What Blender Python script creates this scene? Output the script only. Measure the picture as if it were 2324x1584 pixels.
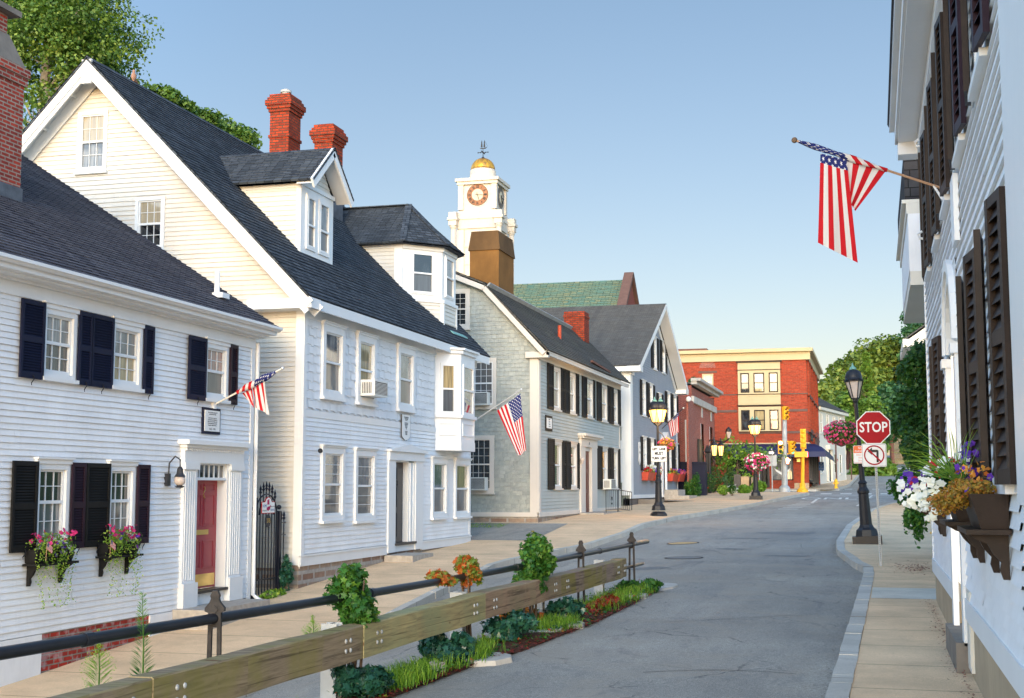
import bpy, math, random
from mathutils import Vector, Matrix
sc = bpy.context.scene
for o in list(bpy.data.objects): bpy.data.objects.remove(o)
rad = math.radians
# ---------------------------------------------------------------- camera, sky, sun, exposure
TH = math.atan(823/3016); PH = math.atan(.105)
cam_d = bpy.data.cameras.new('camera'); cam = bpy.data.objects.new('camera', cam_d)
sc.collection.objects.link(cam); sc.camera = cam
cam.location = (0, 0, 0); cam.rotation_euler = (math.pi/2+PH, 0, TH)
cam_d.sensor_width = 36; cam_d.lens = 36*3000/2324; cam_d.clip_end = 3000; cam_d.clip_start = .1
SUN_EL = rad(15); SUN_AZ = rad(174); SKY_BACK, SKY_FRONT = (1.22, 1.60, 1.62), (.445, .475, .425)
w = bpy.data.worlds.new('World'); sc.world = w; w.use_nodes = True
nt = w.node_tree; bg = nt.nodes['Background']
sky = nt.nodes.new('ShaderNodeTexSky'); sky.sky_type = 'NISHITA'; sky.sun_disc = False
sky.sun_elevation = SUN_EL; sky.sun_rotation = SUN_AZ; sky.air_density = 1.0; sky.dust_density = 1.2; sky.ozone_density = 1.6
# dawn sky: brighter toward the sun behind the viewer, paler lilac near the horizon
_tc = nt.nodes.new('ShaderNodeTexCoord'); _sp = nt.nodes.new('ShaderNodeSeparateXYZ'); nt.links.new(_tc.outputs['Generated'], _sp.inputs[0])
_mr = nt.nodes.new('ShaderNodeMapRange'); _mr.interpolation_type = 'SMOOTHSTEP'
for _k, _v in enumerate((.2, .92, 0, 1)): _mr.inputs[_k+1].default_value = _v
nt.links.new(_sp.outputs[1], _mr.inputs[0])
_rp = nt.nodes.new('ShaderNodeValToRGB'); _rp.color_ramp.elements[0].position = 0; _rp.color_ramp.elements[0].color = (1.12, .83, .86, 1); _rp.color_ramp.elements[1].position = .42; _rp.color_ramp.elements[1].color = (1.0, .92, 1.0, 1)
nt.links.new(_sp.outputs[2], _rp.inputs[0])
_m1 = nt.nodes.new('ShaderNodeVectorMath'); _m1.operation = 'MULTIPLY'; nt.links.new(sky.outputs[0], _m1.inputs[0]); nt.links.new(_rp.outputs[0], _m1.inputs[1])
_m2 = nt.nodes.new('ShaderNodeVectorMath'); _m2.operation = 'MULTIPLY'; nt.links.new(_m1.outputs[0], _m2.inputs[0])
_cm = nt.nodes.new('ShaderNodeMix'); _cm.data_type = 'VECTOR'; nt.links.new(_mr.outputs[0], _cm.inputs[0]); _cm.inputs[4].default_value = SKY_BACK; _cm.inputs[5].default_value = SKY_FRONT; nt.links.new(_cm.outputs[1], _m2.inputs[1])
nt.links.new(_m2.outputs[0], bg.inputs[0]); bg.inputs[1].default_value = .15
sl = bpy.data.lights.new('sun', 'SUN'); sl.energy = .42; sl.angle = rad(14); sl.color = (1, .79, .58)
so = bpy.data.objects.new('sun', sl); sc.collection.objects.link(so); so.rotation_euler = (math.pi/2-SUN_EL, 0, rad(6)); so.location = (0, -20, 20)
sc.view_settings.view_transform = 'Standard'; sc.view_settings.look = 'None'; sc.view_settings.exposure = 1.32; sc.view_settings.gamma = 1

# ---------------------------------------------------------------- survey helpers: where a sight line meets a wall or ground plane
s_, c_ = math.sin, math.cos
FW = Vector((-s_(TH)*c_(PH), c_(TH)*c_(PH), s_(PH))); RT = Vector((c_(TH), s_(TH), 0)); UP = Vector((s_(TH)*s_(PH), -c_(TH)*s_(PH), c_(PH)))
def ray(px, py): return FW+RT*((px-1162)/3000)+UP*((792-py)/3000)
def onx(px, py, X): r = ray(px, py); t = X/r.x; return r.y*t, r.z*t
def ony(px, py, Y): r = ray(px, py); t = Y/r.y; return r.x*t, r.z*t
def py3(px, py, Y): r = ray(px, py); return r*(Y/r.y)
def px3(px, py, X): r = ray(px, py); return r*(X/r.x)
def interp(t, pts):
    if t <= pts[0][0]: return pts[0][1]
    for (a, b), (c, d) in zip(pts, pts[1:]):
        if t <= c: return b+(d-b)*(t-a)/(c-a)
    return pts[-1][1]
def sst(t): t = max(0, min(1, t)); return t*t*(3-2*t)
LP = [(0,-3.45),(10,-3.05),(15,-2.88),(17.4,-2.74),(20,-2.55),(22,-2.42),(24,-2.27),(26,-2.13),(32,-1.78),(38,-1.62),(43.7,-1.17),(50,-1.02),(59,-.88),(70,-.62),(85,-.32),(100,-.05),(120,.25),(135,.8),(150,1.45),(175,2.7),(200,4.1),(230,5.5),(300,7)]
RP = [(0,-1.9),(12.4,-1.83),(20.8,-1.75),(29,-1.62),(37,-1.46),(46,-1.25),(59,-.92),(71,-.62),(85,-.32),(100,-.05),(120,.25),(135,.8),(150,1.45),(175,2.7),(200,4.1),(230,5.5),(300,7)]
KH = .13
def H(x, y):
    k = sst((x+8.5)/4.3)
    h = interp(y, LP)*(1-k)+interp(y, RP)*k-KH
    if x > 7 and y > 20: h += (x-7)*.10*sst((y-40)/60)
    if x < -6 and y > 118: h += (-6-x)*.22*sst((y-118)/20)
    return h
def xl(y): return interp(y, [(0,-8.3),(18,-8.5),(23,-8.6),(31,-8.9),(36,-8.3),(41,-7.5),(49,-7.15),(60,-6.1),(66,-5.5),(78,-4.6),(84.7,-3.9),(87,-4.4),(89,-6.5),(90.5,-12)])
def xr(y): return interp(y, [(0,-.5),(12.6,-.46),(27,-.25),(28.6,-.28),(30,-.5),(34,-.95),(37.6,-1.05),(46,-.94),(52,-.6),(59,-.2),(66,.6),(72,1.6),(78,3.2),(84,7),(88,14)])
def groad(px, py, n=12):
    y = 30.
    for _ in range(40):
        r = ray(px, py); x = r.x/r.y*y; z = H(x, y)
        if r.z >= -1e-4: return x, y
        y = y*.5+.5*(z/r.z*r.y)
    return x, y

# ---------------------------------------------------------------- mesh builder
def V(*a): return Vector(a)
class Fr:
    def __init__(s, O, U, N): s.O = Vector(O); s.U = Vector(U).normalized(); s.N = Vector(N).normalized()
    def p(s, u, n, z): return s.O+s.U*u+s.N*n+Vector((0, 0, z))
WORLD = Fr((0,0,0), (1,0,0), (0,1,0))
def FX(X, sg=1): return Fr((X,0,0), (0,1,0), (sg,0,0))
def FY(Y, sg=-1): return Fr((0,Y,0), (1,0,0), (0,sg,0))
def FAB(A, B, out):      # wall through plan points A, B facing 'out'
    A = Vector((A[0], A[1], 0)); B = Vector((B[0], B[1], 0)); U = (B-A).normalized(); N = Vector((U.y, -U.x, 0))
    if N.dot(Vector((out[0], out[1], 0))) < 0: N = -N
    f = Fr(A, U, N); f.L = (B-A).length; return f
class MB:
    def __init__(s, fr=WORLD): s.v = []; s.f = []; s.fr = fr; s.uv = None; s.tone = None
    def poly(s, pts):
        i = len(s.v); s.v += [Vector(p) for p in pts]; s.f.append(tuple(range(i, i+len(pts)))); return s
    def fp(s, pts): return s.poly([s.fr.p(*p) for p in pts])      # pts (u, n, z) in the frame
    def hexa(s, P):
        i = len(s.v); s.v += [Vector(p) for p in P]
        s.f += [tuple(i+k for k in q) for q in ((0,3,2,1),(4,5,6,7),(0,1,5,4),(1,2,6,5),(2,3,7,6),(3,0,4,7))]; return s
    def box(s, u0, u1, z0, z1, n0, n1):
        p = s.fr.p
        return s.hexa([p(u0,n0,z0), p(u1,n0,z0), p(u1,n1,z0), p(u0,n1,z0), p(u0,n0,z1), p(u1,n0,z1), p(u1,n1,z1), p(u0,n1,z1)])
    def wbox(s, x0, x1, y0, y1, z0, z1): f = s.fr; s.fr = WORLD; s.box(x0, x1, z0, z1, y0, y1); s.fr = f; return s
    def beam(s, a, b, w, h, up=(0,0,1)):    # rectangular bar between two points
        a = Vector(a); b = Vector(b); d = (b-a).normalized(); sd = d.cross(Vector(up)).normalized()*w/2; u = sd.cross(d).normalized()*h/2
        return s.hexa([a-sd-u, b-sd-u, b+sd-u, a+sd-u, a-sd+u, b-sd+u, b+sd+u, a+sd+u])
    def prism(s, prof, n0, n1):             # prof: (u, z) outline, extruded along the frame normal
        A = [s.fr.p(u, n0, z) for u, z in prof]; B = [s.fr.p(u, n1, z) for u, z in prof]; n = len(prof)
        s.poly(A[::-1]); s.poly(B)
        for k in range(n): s.poly([A[k], A[(k+1)%n], B[(k+1)%n], B[k]])
        return s
    def extr(s, pts, d):                    # polygon extruded by a vector
        A = [Vector(p) for p in pts]; B = [p+Vector(d) for p in A]; n = len(A); s.poly(A[::-1]); s.poly(B)
        for k in range(n): s.poly([A[k], A[(k+1)%n], B[(k+1)%n], B[k]])
        return s
    def tube(s, pts, r, seg=8, cap=True):
        pts = [Vector(p) for p in pts]; R = r if isinstance(r, (list, tuple)) else [r]*len(pts); base = len(s.v)
        for k, p in enumerate(pts):
            d = (pts[min(k+1, len(pts)-1)]-pts[max(k-1, 0)]).normalized()
            a = d.cross(Vector((0,0,1)));  a = a.normalized() if a.length > 1e-3 else Vector((1,0,0)); b = d.cross(a).normalized()
            for q in range(seg):
                t = 2*math.pi*q/seg; s.v.append(p+(a*math.cos(t)+b*math.sin(t))*R[k])
        for k in range(len(pts)-1):
            for q in range(seg):
                i = base+k*seg+q; j = base+k*seg+(q+1)%seg; s.f.append((i, j, j+seg, i+seg))
        if cap: s.f.append(tuple(base+q for q in range(seg))); s.f.append(tuple(base+(len(pts)-1)*seg+q for q in range(seg)))
        return s
    def lathe(s, c, prof, seg=16, rot=0, sx=1, sy=1):
        c = Vector(c); base = len(s.v)
        for r, z in prof:
            for q in range(seg):
                t = 2*math.pi*q/seg+rot; s.v.append(c+Vector((r*math.cos(t)*sx, r*math.sin(t)*sy, z)))
        for k in range(len(prof)-1):
            for q in range(seg):
                i = base+k*seg+q; j = base+k*seg+(q+1)%seg; s.f.append((i, j, j+seg, i+seg))
        s.f.append(tuple(base+q for q in range(seg))); s.f.append(tuple(base+(len(prof)-1)*seg+q for q in range(seg)))
        return s
    def ball(s, c, r, seg=12, sc_=(1,1,1)):
        return s.lathe(c, [(r*math.sin(math.pi*k/8)*1+1e-4, -r*math.cos(math.pi*k/8)*sc_[2]) for k in range(9)], seg, 0, sc_[0], sc_[1])
def getmat(m): return m if not isinstance(m, str) else M[m]
ORG = {}
def _uv(me):
    ul = me.uv_layers.new(name='UVMap'); co = [v.co for v in me.vertices]; buf = [0.0]*(2*len(me.loops))
    for p in me.polygons:
        n = p.normal; t = Vector((-n.y, n.x, 0))
        t = t.normalized() if t.length > .05 else Vector((1,0,0))
        if abs(t.x) > abs(t.y):
            if t.x < 0: t = -t
        elif t.y < 0: t = -t
        b = n.cross(t)
        if b.z < 0 or (abs(b.z) < 1e-3 and b.y < 0): b = -b
        for li in p.loop_indices:
            q = co[me.loops[li].vertex_index]; buf[2*li] = q.dot(t); buf[2*li+1] = q.dot(b)
    ul.data.foreach_set('uv', buf)
def part(name, mb, mat, parent=None, smooth=False, org=None, label=None):
    me = bpy.data.meshes.new(name); me.from_pydata([tuple(v) for v in mb.v], [], mb.f); me.update()
    if mb.uv is None: _uv(me)
    else:
        ul = me.uv_layers.new(name='UVMap')
        for l in me.loops: ul.data[l.index].uv = mb.uv[l.vertex_index]
    if mb.tone:
        at = me.attributes.new('tone', 'FLOAT', 'POINT'); at.data.foreach_set('value', mb.tone)
    base = ORG[parent.name] if parent else Vector(org if org is not None else (0,0,0))
    if base.length: me.transform(Matrix.Translation(-base))
    me.materials.append(getmat(mat))
    if smooth: me.polygons.foreach_set('use_smooth', [True]*len(me.polygons))
    o = bpy.data.objects.new(name, me); sc.collection.objects.link(o)
    if parent: o.parent = parent; ORG[o.name] = base
    else: o.location = base; ORG[o.name] = base
    if label: o['label'] = label
    return o
def thing(name, loc, label, cat, group=None):
    o = bpy.data.objects.new(name, None); sc.collection.objects.link(o); o.location = loc; o.empty_display_size = .2
    o['label'] = label; o['category'] = cat
    if group: o['group'] = group
    ORG[o.name] = Vector(loc); return o
def tagged(name, mb, mat, loc, label, cat, group=None, smooth=False):
    o = part(name, mb, mat, None, smooth, org=loc); o['label'] = label; o['category'] = cat
    if group: o['group'] = group
    return o
def struct(name, mb, mat, smooth=False): o = part(name, mb, mat, None, smooth); o['kind'] = 'structure'; return o
def copy_tree(o, parent=None):
    c = o.copy(); sc.collection.objects.link(c)
    if parent: c.parent = parent
    for ch in o.children: copy_tree(ch, c)
    return c
def text(body, size, mat, parent, O, U, Z, name='lettering', ext=.003, sx=1, align='CENTER', bold=0, spacing=1):
    cu = bpy.data.curves.new('t', 'FONT'); cu.body = body; cu.size = size; cu.align_x = align; cu.align_y = 'CENTER'; cu.extrude = ext; cu.resolution_u = 3; cu.offset = bold; cu.space_character = spacing
    ob = bpy.data.objects.new('t', cu); sc.collection.objects.link(ob); bpy.context.view_layer.update()
    me = bpy.data.meshes.new_from_object(ob); bpy.data.objects.remove(ob)
    U = Vector(U).normalized(); Z = Vector(Z).normalized(); N = U.cross(Z)
    mb = MB(); mb.v = [Vector(O)+U*(v.co.x*sx)+Z*v.co.y+N*v.co.z for v in me.vertices]; mb.f = [tuple(p.vertices) for p in me.polygons]
    bpy.data.meshes.remove(me)
    if parent == 'raw': return mb
    return part(name, mb, mat, parent)

# ---------------------------------------------------------------- materials
M = {}
class NT:
    def __init__(s, name, color=(.5,.5,.5), rough=.6, metal=0, spec=.5):
        m = bpy.data.materials.new(name); m.use_nodes = True; M[name] = m; s.m = m; s.t = m.node_tree; s.b = s.t.nodes['Principled BSDF']
        s.set('Base Color', (*color, 1)); s.set('Roughness', rough); s.set('Metallic', metal); s.set('Specular IOR Level', spec)
    def set(s, k, v): s.b.inputs[k].default_value = v
    def n(s, kind, **kw):
        nd = s.t.nodes.new('ShaderNode'+kind)
        for k, v in kw.items():
            if k in nd.inputs.keys(): nd.inputs[k].default_value = v
            else: setattr(nd, k, v)
        return nd
    def l(s, a, b): s.t.links.new(a, b)
    def uv(s, scale=(1,1,1)):
        tc = s.n('TexCoord'); mp = s.n('Mapping'); mp.inputs['Scale'].default_value = scale; s.l(tc.outputs['UV'], mp.inputs[0]); return mp.outputs[0]
    def pos(s, scale=(1,1,1)):
        tc = s.n('TexCoord'); mp = s.n('Mapping'); mp.inputs['Scale'].default_value = scale; s.l(tc.outputs['Object'], mp.inputs[0]); return mp.outputs[0]
    def noise(s, vec, scale, detail=4, rough=.6, dist=0):
        nd = s.n('TexNoise'); nd.inputs['Scale'].default_value = scale; nd.inputs['Detail'].default_value = detail; nd.inputs['Roughness'].default_value = rough; nd.inputs['Distortion'].default_value = dist; s.l(vec, nd.inputs['Vector']); return nd.outputs['Fac']
    def ramp(s, fac, stops):
        nd = s.n('ValToRGB'); cr = nd.color_ramp
        while len(cr.elements) < len(stops): cr.elements.new(.5)
        for e, (p, c) in zip(cr.elements, stops): e.position = p; e.color = (*c, 1) if len(c) == 3 else c
        s.l(fac, nd.inputs[0]); return nd.outputs[0]
    def mix(s, fac, a, b, mode='MIX'):
        nd = s.n('MixRGB', blend_type=mode)
        for i, x in ((0, fac), (1, a), (2, b)):
            if isinstance(x, (int, float)): nd.inputs[i].default_value = x
            elif isinstance(x, tuple): nd.inputs[i].default_value = (*x, 1)
            else: s.l(x, nd.inputs[i])
        return nd.outputs[0]
    def math(s, op, a, b=0, c=0):
        nd = s.n('Math', operation=op)
        for i, x in ((0, a), (1, b), (2, c)):
            if isinstance(x, (int, float)): nd.inputs[i].default_value = x
            else: s.l(x, nd.inputs[i])
        return nd.outputs[0]
    def col(s, c): s.l(c, s.b.inputs['Base Color']); return s
    def bump(s, h, strength=.3, dist=.01):
        nd = s.n('Bump'); nd.inputs['Strength'].default_value = strength; nd.inputs['Distance'].default_value = dist; s.l(h, nd.inputs['Height']); s.l(nd.outputs[0], s.b.inputs['Normal']); return s
def sc3(c, k): return tuple(min(1, x*k) for x in c)
def paint(name, c, rough=.6, var=.12, scale=1.5, dirt=0, bump=.1, metal=0, spec=.3):
    m = NT(name, c, rough, metal, spec); p = m.pos(); n = m.noise(p, scale, 5)
    col = m.ramp(n, [(.3, sc3(c, 1-var)), (.7, sc3(c, 1+var*.5))])
    n2 = m.noise(m.pos((4,4,.6)), 3, 6, .7)
    col = m.mix(m.math('MULTIPLY', m.ramp(n2, [(.5, (0,0,0)), (.75, (1,1,1))]), .12+dirt), col, sc3(c, .72))
    m.col(col); m.bump(m.noise(p, 60, 3), bump, .002); return m
def brickm(name, c1, c2, mortar, bw=.21, bh=.068, ms=.008, grime=.0, white=0):
    m = NT(name, c1, .85, 0, .25); uv = m.uv()
    b = m.n('TexBrick'); m.l(uv, b.inputs['Vector'])
    for k, v in (('Color1', (*c1,1)), ('Color2', (*c2,1)), ('Mortar', (*mortar,1)), ('Scale', 1.0), ('Mortar Size', ms), ('Mortar Smooth', .2), ('Bias', -.1), ('Brick Width', bw), ('Row Height', bh)): b.inputs[k].default_value = v
    n = m.noise(uv, 6, 5); col = m.mix(.55, b.outputs['Color'], m.ramp(n, [(.3, (.55,.5,.5)), (.7, (1.25,1.2,1.15))]), 'MULTIPLY')
    if white: col = m.mix(m.math('MULTIPLY', m.ramp(m.noise(uv, 5, 3), [(.5, (0,0,0)), (.62, (1,1,1))]), white), col, (.55,.42,.42))
    if grime: col = m.mix(m.math('MULTIPLY', m.ramp(m.noise(uv, .8, 5), [(.45, (0,0,0)), (.7, (1,1,1))]), grime), col, sc3(c1, .45))
    m.col(col); h = m.mix(.3, m.math('SUBTRACT', 1, b.outputs['Fac']), n); m.bump(h, 1, .012); return m
def shinglem(name, c1, c2, gap, bw=.22, bh=.14, ms=.006, mossy=None):
    m = NT(name, c1, .9, 0, .2); uv = m.uv()
    b = m.n('TexBrick'); m.l(uv, b.inputs['Vector'])
    for k, v in (('Color1', (*c1,1)), ('Color2', (*c2,1)), ('Mortar', (*gap,1)), ('Scale', 1.0), ('Mortar Size', ms), ('Mortar Smooth', .3), ('Bias', 0), ('Brick Width', bw), ('Row Height', bh)): b.inputs[k].default_value = v
    b.offset_frequency = 2; b.squash = .8; b.squash_frequency = 3
    n = m.noise(uv, 2.5, 5); n2 = m.noise(uv, 120, 2)
    col = m.mix(.6, b.outputs['Color'], m.ramp(n, [(.3, (.65,.65,.68)), (.7, (1.3,1.28,1.25))]), 'MULTIPLY')
    col = m.mix(.5, col, m.ramp(n2, [(.3, (.6,.6,.6)), (.7, (1.4,1.4,1.4))]), 'MULTIPLY')
    if mossy: col = m.mix(m.math('MULTIPLY', m.ramp(m.noise(uv, .5, 5), [(.5, (0,0,0)), (.7, (1,1,1))]), .7), col, mossy)
    m.col(col); m.bump(m.mix(.4, m.math('SUBTRACT', 1, b.outputs['Fac']), n2), .7, .006); return m
paint('white_paint', (.81,.82,.83), .5, .09, 1.3, .16)
paint('white_trim', (.76,.77,.77), .4, .04, 1)
paint('sunlit_siding', (.68,.645,.58), .5, .09, 1.1, .14)  # white siding with the sun's warm cream put into its colour
paint('gray_paint', (.42,.45,.43), .6, .08, 1)
paint('gray_trim', (.64,.59,.53), .55, .05, 1)
paint('bluegray_paint', (.30,.33,.37), .6, .08, 1)
paint('mauve_paint', (.36,.30,.35), .6, .15, .5)
paint('cream_trim', (.48,.385,.22), .55, .06, 1)
paint('cream_white', (.68,.65,.57), .5, .05, 1)
paint('navy_paint', (.006,.009,.032), .55, .2, 2, 0, .1, spec=.2)
paint('black_paint', (.012,.012,.012), .6, .3, 3, spec=.15)
paint('dark_brown_paint', (.028,.018,.014), .5, .4, 4, .2, .6, spec=.2)
paint('plum_paint', (.02,.008,.018), .5, .3, 3, spec=.2)
paint('red_door', (.36,.045,.06), .35, .05, 2)
paint('brown_door', (.16,.05,.035), .45, .1, 2)
paint('black_door', (.035,.035,.04), .35, .1, 2)
paint('concrete', (.48,.45,.40), .85, .2, 2, .3, .4)
paint('tan_concrete', (.42,.33,.22), .85, .2, 1, .4, .4)
paint('granite', (.42,.38,.33), .8, .25, 8, .2, .4)
paint('galvanized', (.42,.44,.45), .6, .25, 3, .1, .3, .15)
paint('aluminium', (.62,.62,.62), .4, .08, 3, 0, .1, .5)
paint('brass', (.7,.5,.18), .3, .1, 3, 0, .1, 1)
paint('iron', (.018,.018,.022), .4, .3, 5, 0, .3)
paint('iron_rust', (.035,.031,.03), .7, .5, 14, .4, .8)
paint('pipe_black', (.016,.018,.024), .28, .25, 5, 0, .2)
paint('signal_yellow', (.85,.42,.02), .4, .08, 4)
paint('hydrant_yellow', (.8,.45,.03), .4, .1, 4)
paint('sign_white', (.80,.80,.78), .4, .04, 3)
paint('sign_red', (.38,.004,.012), .5, .04, 3, spec=.15)
paint('sign_orange', (.78,.13,.02), .4, .05, 3)
paint('sign_blue', (.02,.10,.30), .4, .05, 3)
paint('sign_ink', (.02,.02,.02), .5, .1, 3)
paint('ink_brown', (.10,.06,.04), .5, .1, 3)
paint('plastic_white', (.72,.72,.68), .45, .08, 4)
paint('dark_metal', (.05,.05,.055), .4, .2, 4, 0, .2, .5)
paint('verdigris', (.16,.33,.28), .6, .2, 6)
paint('awning_navy', (.015,.018,.065), .5, .15, 1)
paint('stucco_brown', (.20,.095,.025), .85, .3, 1.2, .5, .5)
paint('stucco_dark', (.12,.065,.025), .85, .35, 1.2, .5, .5)
paint('stucco_gray', (.22,.19,.16), .85, .3, 2, .4, .5)
paint('clay', (.72,.38,.12), .7, .1, 3)
paint('terracotta_red', (.45,.07,.03), .6, .1, 3)
paint('stone_brown', (.14,.08,.065), .85, .2, 3, .2)
paint('stone_beige', (.50,.36,.22), .85, .2, 1.5, .3, .3)
paint('lead', (.12,.13,.15), .5, .4, 6, .3, .5, .3)
paint('bark', (.16,.11,.075), .9, .4, 3, .3, .8)
paint('bark_red', (.17,.08,.06), .9, .3, 3, .3, .6)
paint('blinds', (.55,.50,.38), .7, .05, 2)
paint('mulch', (.09,.035,.02), .95, .5, 20, .4, 1)
paint('marking', (.72,.70,.62), .7, .2, 6, .2)
paint('gold_brown', (.55,.36,.16), .7, .2, 6)  # gold-brown tone of the first manhole lid
paint('patch_asphalt', (.21,.205,.195), .9, .3, 9, .3, .8)
paint('dial_copper', (.30,.13,.06), .5, .3, 1)
paint('tar', (.035,.035,.037), .5, .3, 9)
paint('grit', (.20,.17,.13), .9, .4, 30)
paint('tower_white', (.58,.535,.47), .6, .12, 1.5, .3)
paint('skin_dove', (.36,.20,.14), .8, .2, 10)
paint('teal_patina', (.22,.45,.42), .6, .2, 5)
paint('red_plastic', (.5,.06,.03), .45, .1, 3)
paint('wood_pole', (.42,.25,.15), .5, .1, 6)
paint('gate_black', (.012,.014,.025), .3, .3, 4, 0, .3)
brickm('brick_red', (.44,.055,.022), (.29,.038,.016), (.24,.10,.06), .3, .1, .014, .1)
brickm('brick_church', (.30,.06,.04), (.22,.04,.03), (.2,.12,.09))
brickm('brick_low', (.38,.075,.045), (.26,.055,.045), (.42,.32,.27), grime=.2)
brickm('brick_chimney', (.42,.055,.032), (.22,.035,.028), (.34,.27,.22), .22, .072, .014, .2)
brickm('brick_orange', (.42,.055,.018), (.20,.028,.014), (.10,.05,.035), .22, .085, .015, .3)
brickm('brick_base', (.40,.035,.02), (.26,.03,.022), (.24,.21,.18), .24, .08, .012, .1, .45)
brickm('stone_rubble', (.40,.33,.26), (.24,.13,.09), (.40,.38,.35), .62, .20, .045, .35)
brickm('granite_block', (.16,.14,.13), (.12,.11,.10), (.08,.07,.07), .8, .45, .012, .2)
brickm('stone_pillar', (.55,.40,.22), (.42,.28,.15), (.50,.42,.3), .9, .4, .02, .1)
brickm('green_brick', (.27,.30,.25), (.24,.27,.23), (.22,.24,.2), .21, .07, .006)
shinglem('roof_dark', (.034,.043,.055), (.085,.10,.118), (.010,.012,.016), ms=.010)
shinglem('roof_charcoal', (.125,.12,.135), (.062,.06,.075), (.016,.016,.02), ms=.010)
shinglem('roof_old', (.115,.108,.098), (.080,.074,.068), (.03,.028,.026), mossy=(.14,.14,.10))
shinglem('roof_gray', (.12,.12,.115), (.085,.085,.083), (.035,.035,.035))
shinglem('roof_green', (.095,.19,.155), (.22,.23,.13), (.04,.07,.055), .55, .30, .03, mossy=(.11,.22,.18))
shinglem('roof_slate', (.05,.05,.055), (.035,.035,.04), (.01,.01,.01), .3, .16, .01)
shinglem('shingle_wall', (.34,.37,.345), (.40,.42,.39), (.34,.37,.34), .19, .145, .0)
def gold():
    m = NT('gold_leaf', (.85,.5,.09), .38, .75); p = m.pos()
    m.col(m.ramp(m.noise(m.pos((2,2,.5)), 1.2, 6), [(.35, (.45,.22,.07)), (.6, (1.0,.50,.05))])); m.bump(m.noise(p, 8, 3), .2, .01)
gold()
def glass(name, base, dark, curtain=True, rough=.04, fold=18, tint=None):
    m = NT(name, base, rough, 0, .5); uv = m.uv()
    n = m.noise(m.uv((fold, .8, 1)), 1, 3)
    col = m.ramp(n, [(.35, dark), (.65, base)])
    if curtain: col = m.mix(m.ramp(m.noise(uv, 1.3, 2), [(.42, (0,0,0)), (.55, (1,1,1))]), col, dark)
    m.col(col); m.set('Coat Weight', 1); m.set('Coat Roughness', .02); m.set('Coat IOR', 1.5)
    nb = m.n('Bump'); nb.inputs['Strength'].default_value = .08; nb.inputs['Distance'].default_value = .02; m.l(m.noise(uv, 1.6, 1), nb.inputs['Height']); m.l(nb.outputs[0], m.b.inputs['Coat Normal'])
glass('pane_dark', (.05,.06,.07), (.012,.014,.018))
glass('pane_curtain', (.36,.35,.33), (.10,.11,.12))
glass('pane_shade', (.40,.34,.23), (.30,.26,.19), False)
glass('pane_warm', (.48,.37,.18), (.22,.17,.09), False)
glass('pane_rose', (.40,.17,.14), (.22,.14,.12))
glass('pane_screen', (.10,.105,.11), (.07,.07,.075), False, .4)
def emis(name, col, st):
    m = NT(name, col, .4); m.set('Emission Color', (*col, 1)); m.set('Emission Strength', st)
emis('lamp_glow', (1, .50, .12), 1.5); emis('lamp_glow_small', (1, .52, .14), 1.7); emis('signal_red', (1, .05, .06), 6); emis('signal_green', (.1, .75, .5), .6)
emis('arrow_pink', (1, .45, .5), 6); emis('hand_orange', (1, .35, .15), 7)
paint('lens_off', (.10,.01,.01), .25, .1, 3); paint('lamp_glass', (.55,.47,.42), .15, .15, 3)
def asphalt():
    m = NT('asphalt', (.08,.08,.085), .85, 0, .3); p = m.pos()
    n1 = m.noise(p, .25, 6, .6, .6); n2 = m.noise(p, 90, 3, .7); n3 = m.noise(m.pos((1,.12,1)), 1.6, 6, .65, .3); n4 = m.noise(p, 22, 4, .8)
    col = m.ramp(n1, [(.35, (.265,.25,.222)), (.65, (.37,.345,.30))])
    col = m.mix(.5, col, m.ramp(n3, [(.3, (.7,.72,.76)), (.7, (1.2,1.18,1.14))]), 'MULTIPLY')
    col = m.mix(.7, col, m.ramp(n2, [(.38, (.35,.35,.35)), (.62, (1.6,1.6,1.6))]), 'MULTIPLY'); col = m.mix(.5, col, m.ramp(n4, [(.35, (.6,.6,.6)), (.65, (1.35,1.33,1.28))]), 'MULTIPLY')
    col = m.mix(m.math('MULTIPLY', m.ramp(m.noise(p, .55, 5, .7, 1), [(.46, (0,0,0)), (.66, (1,1,1))]), .6), col, (.33,.285,.225))
    col = m.mix(m.math('MULTIPLY', m.ramp(m.noise(m.pos((1.6,.5,1)), 1.1, 6, .75, .8), [(.55, (0,0,0)), (.68, (1,1,1))]), .45), col, (.12,.122,.128))
    wn = m.n('TexNoise'); wn.inputs['Scale'].default_value = 1.7; wn.inputs['Detail'].default_value = 5; m.l(p, wn.inputs['Vector'])
    wp = m.n('VectorMath', operation='MULTIPLY_ADD'); m.l(wn.outputs['Color'], wp.inputs[0]); wp.inputs[1].default_value = (.9,.9,0); m.l(p, wp.inputs[2])
    vo = m.n('TexVoronoi', feature='DISTANCE_TO_EDGE'); vo.inputs['Scale'].default_value = .45; m.l(wp.outputs[0], vo.inputs['Vector'])
    cr = m.ramp(vo.outputs['Distance'], [(.0, (.8,.8,.8)), (.006, (0,0,0))])
    cr = m.mix(1, cr, m.ramp(m.noise(p, .7, 3), [(.48, (0,0,0)), (.56, (1,1,1))]), 'MULTIPLY')
    col = m.mix(cr, col, (.06,.06,.062)); m.col(col)
    m.bump(m.mix(.5, n2, m.math('MULTIPLY', cr, -1)), .5, .006)
asphalt()
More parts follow.
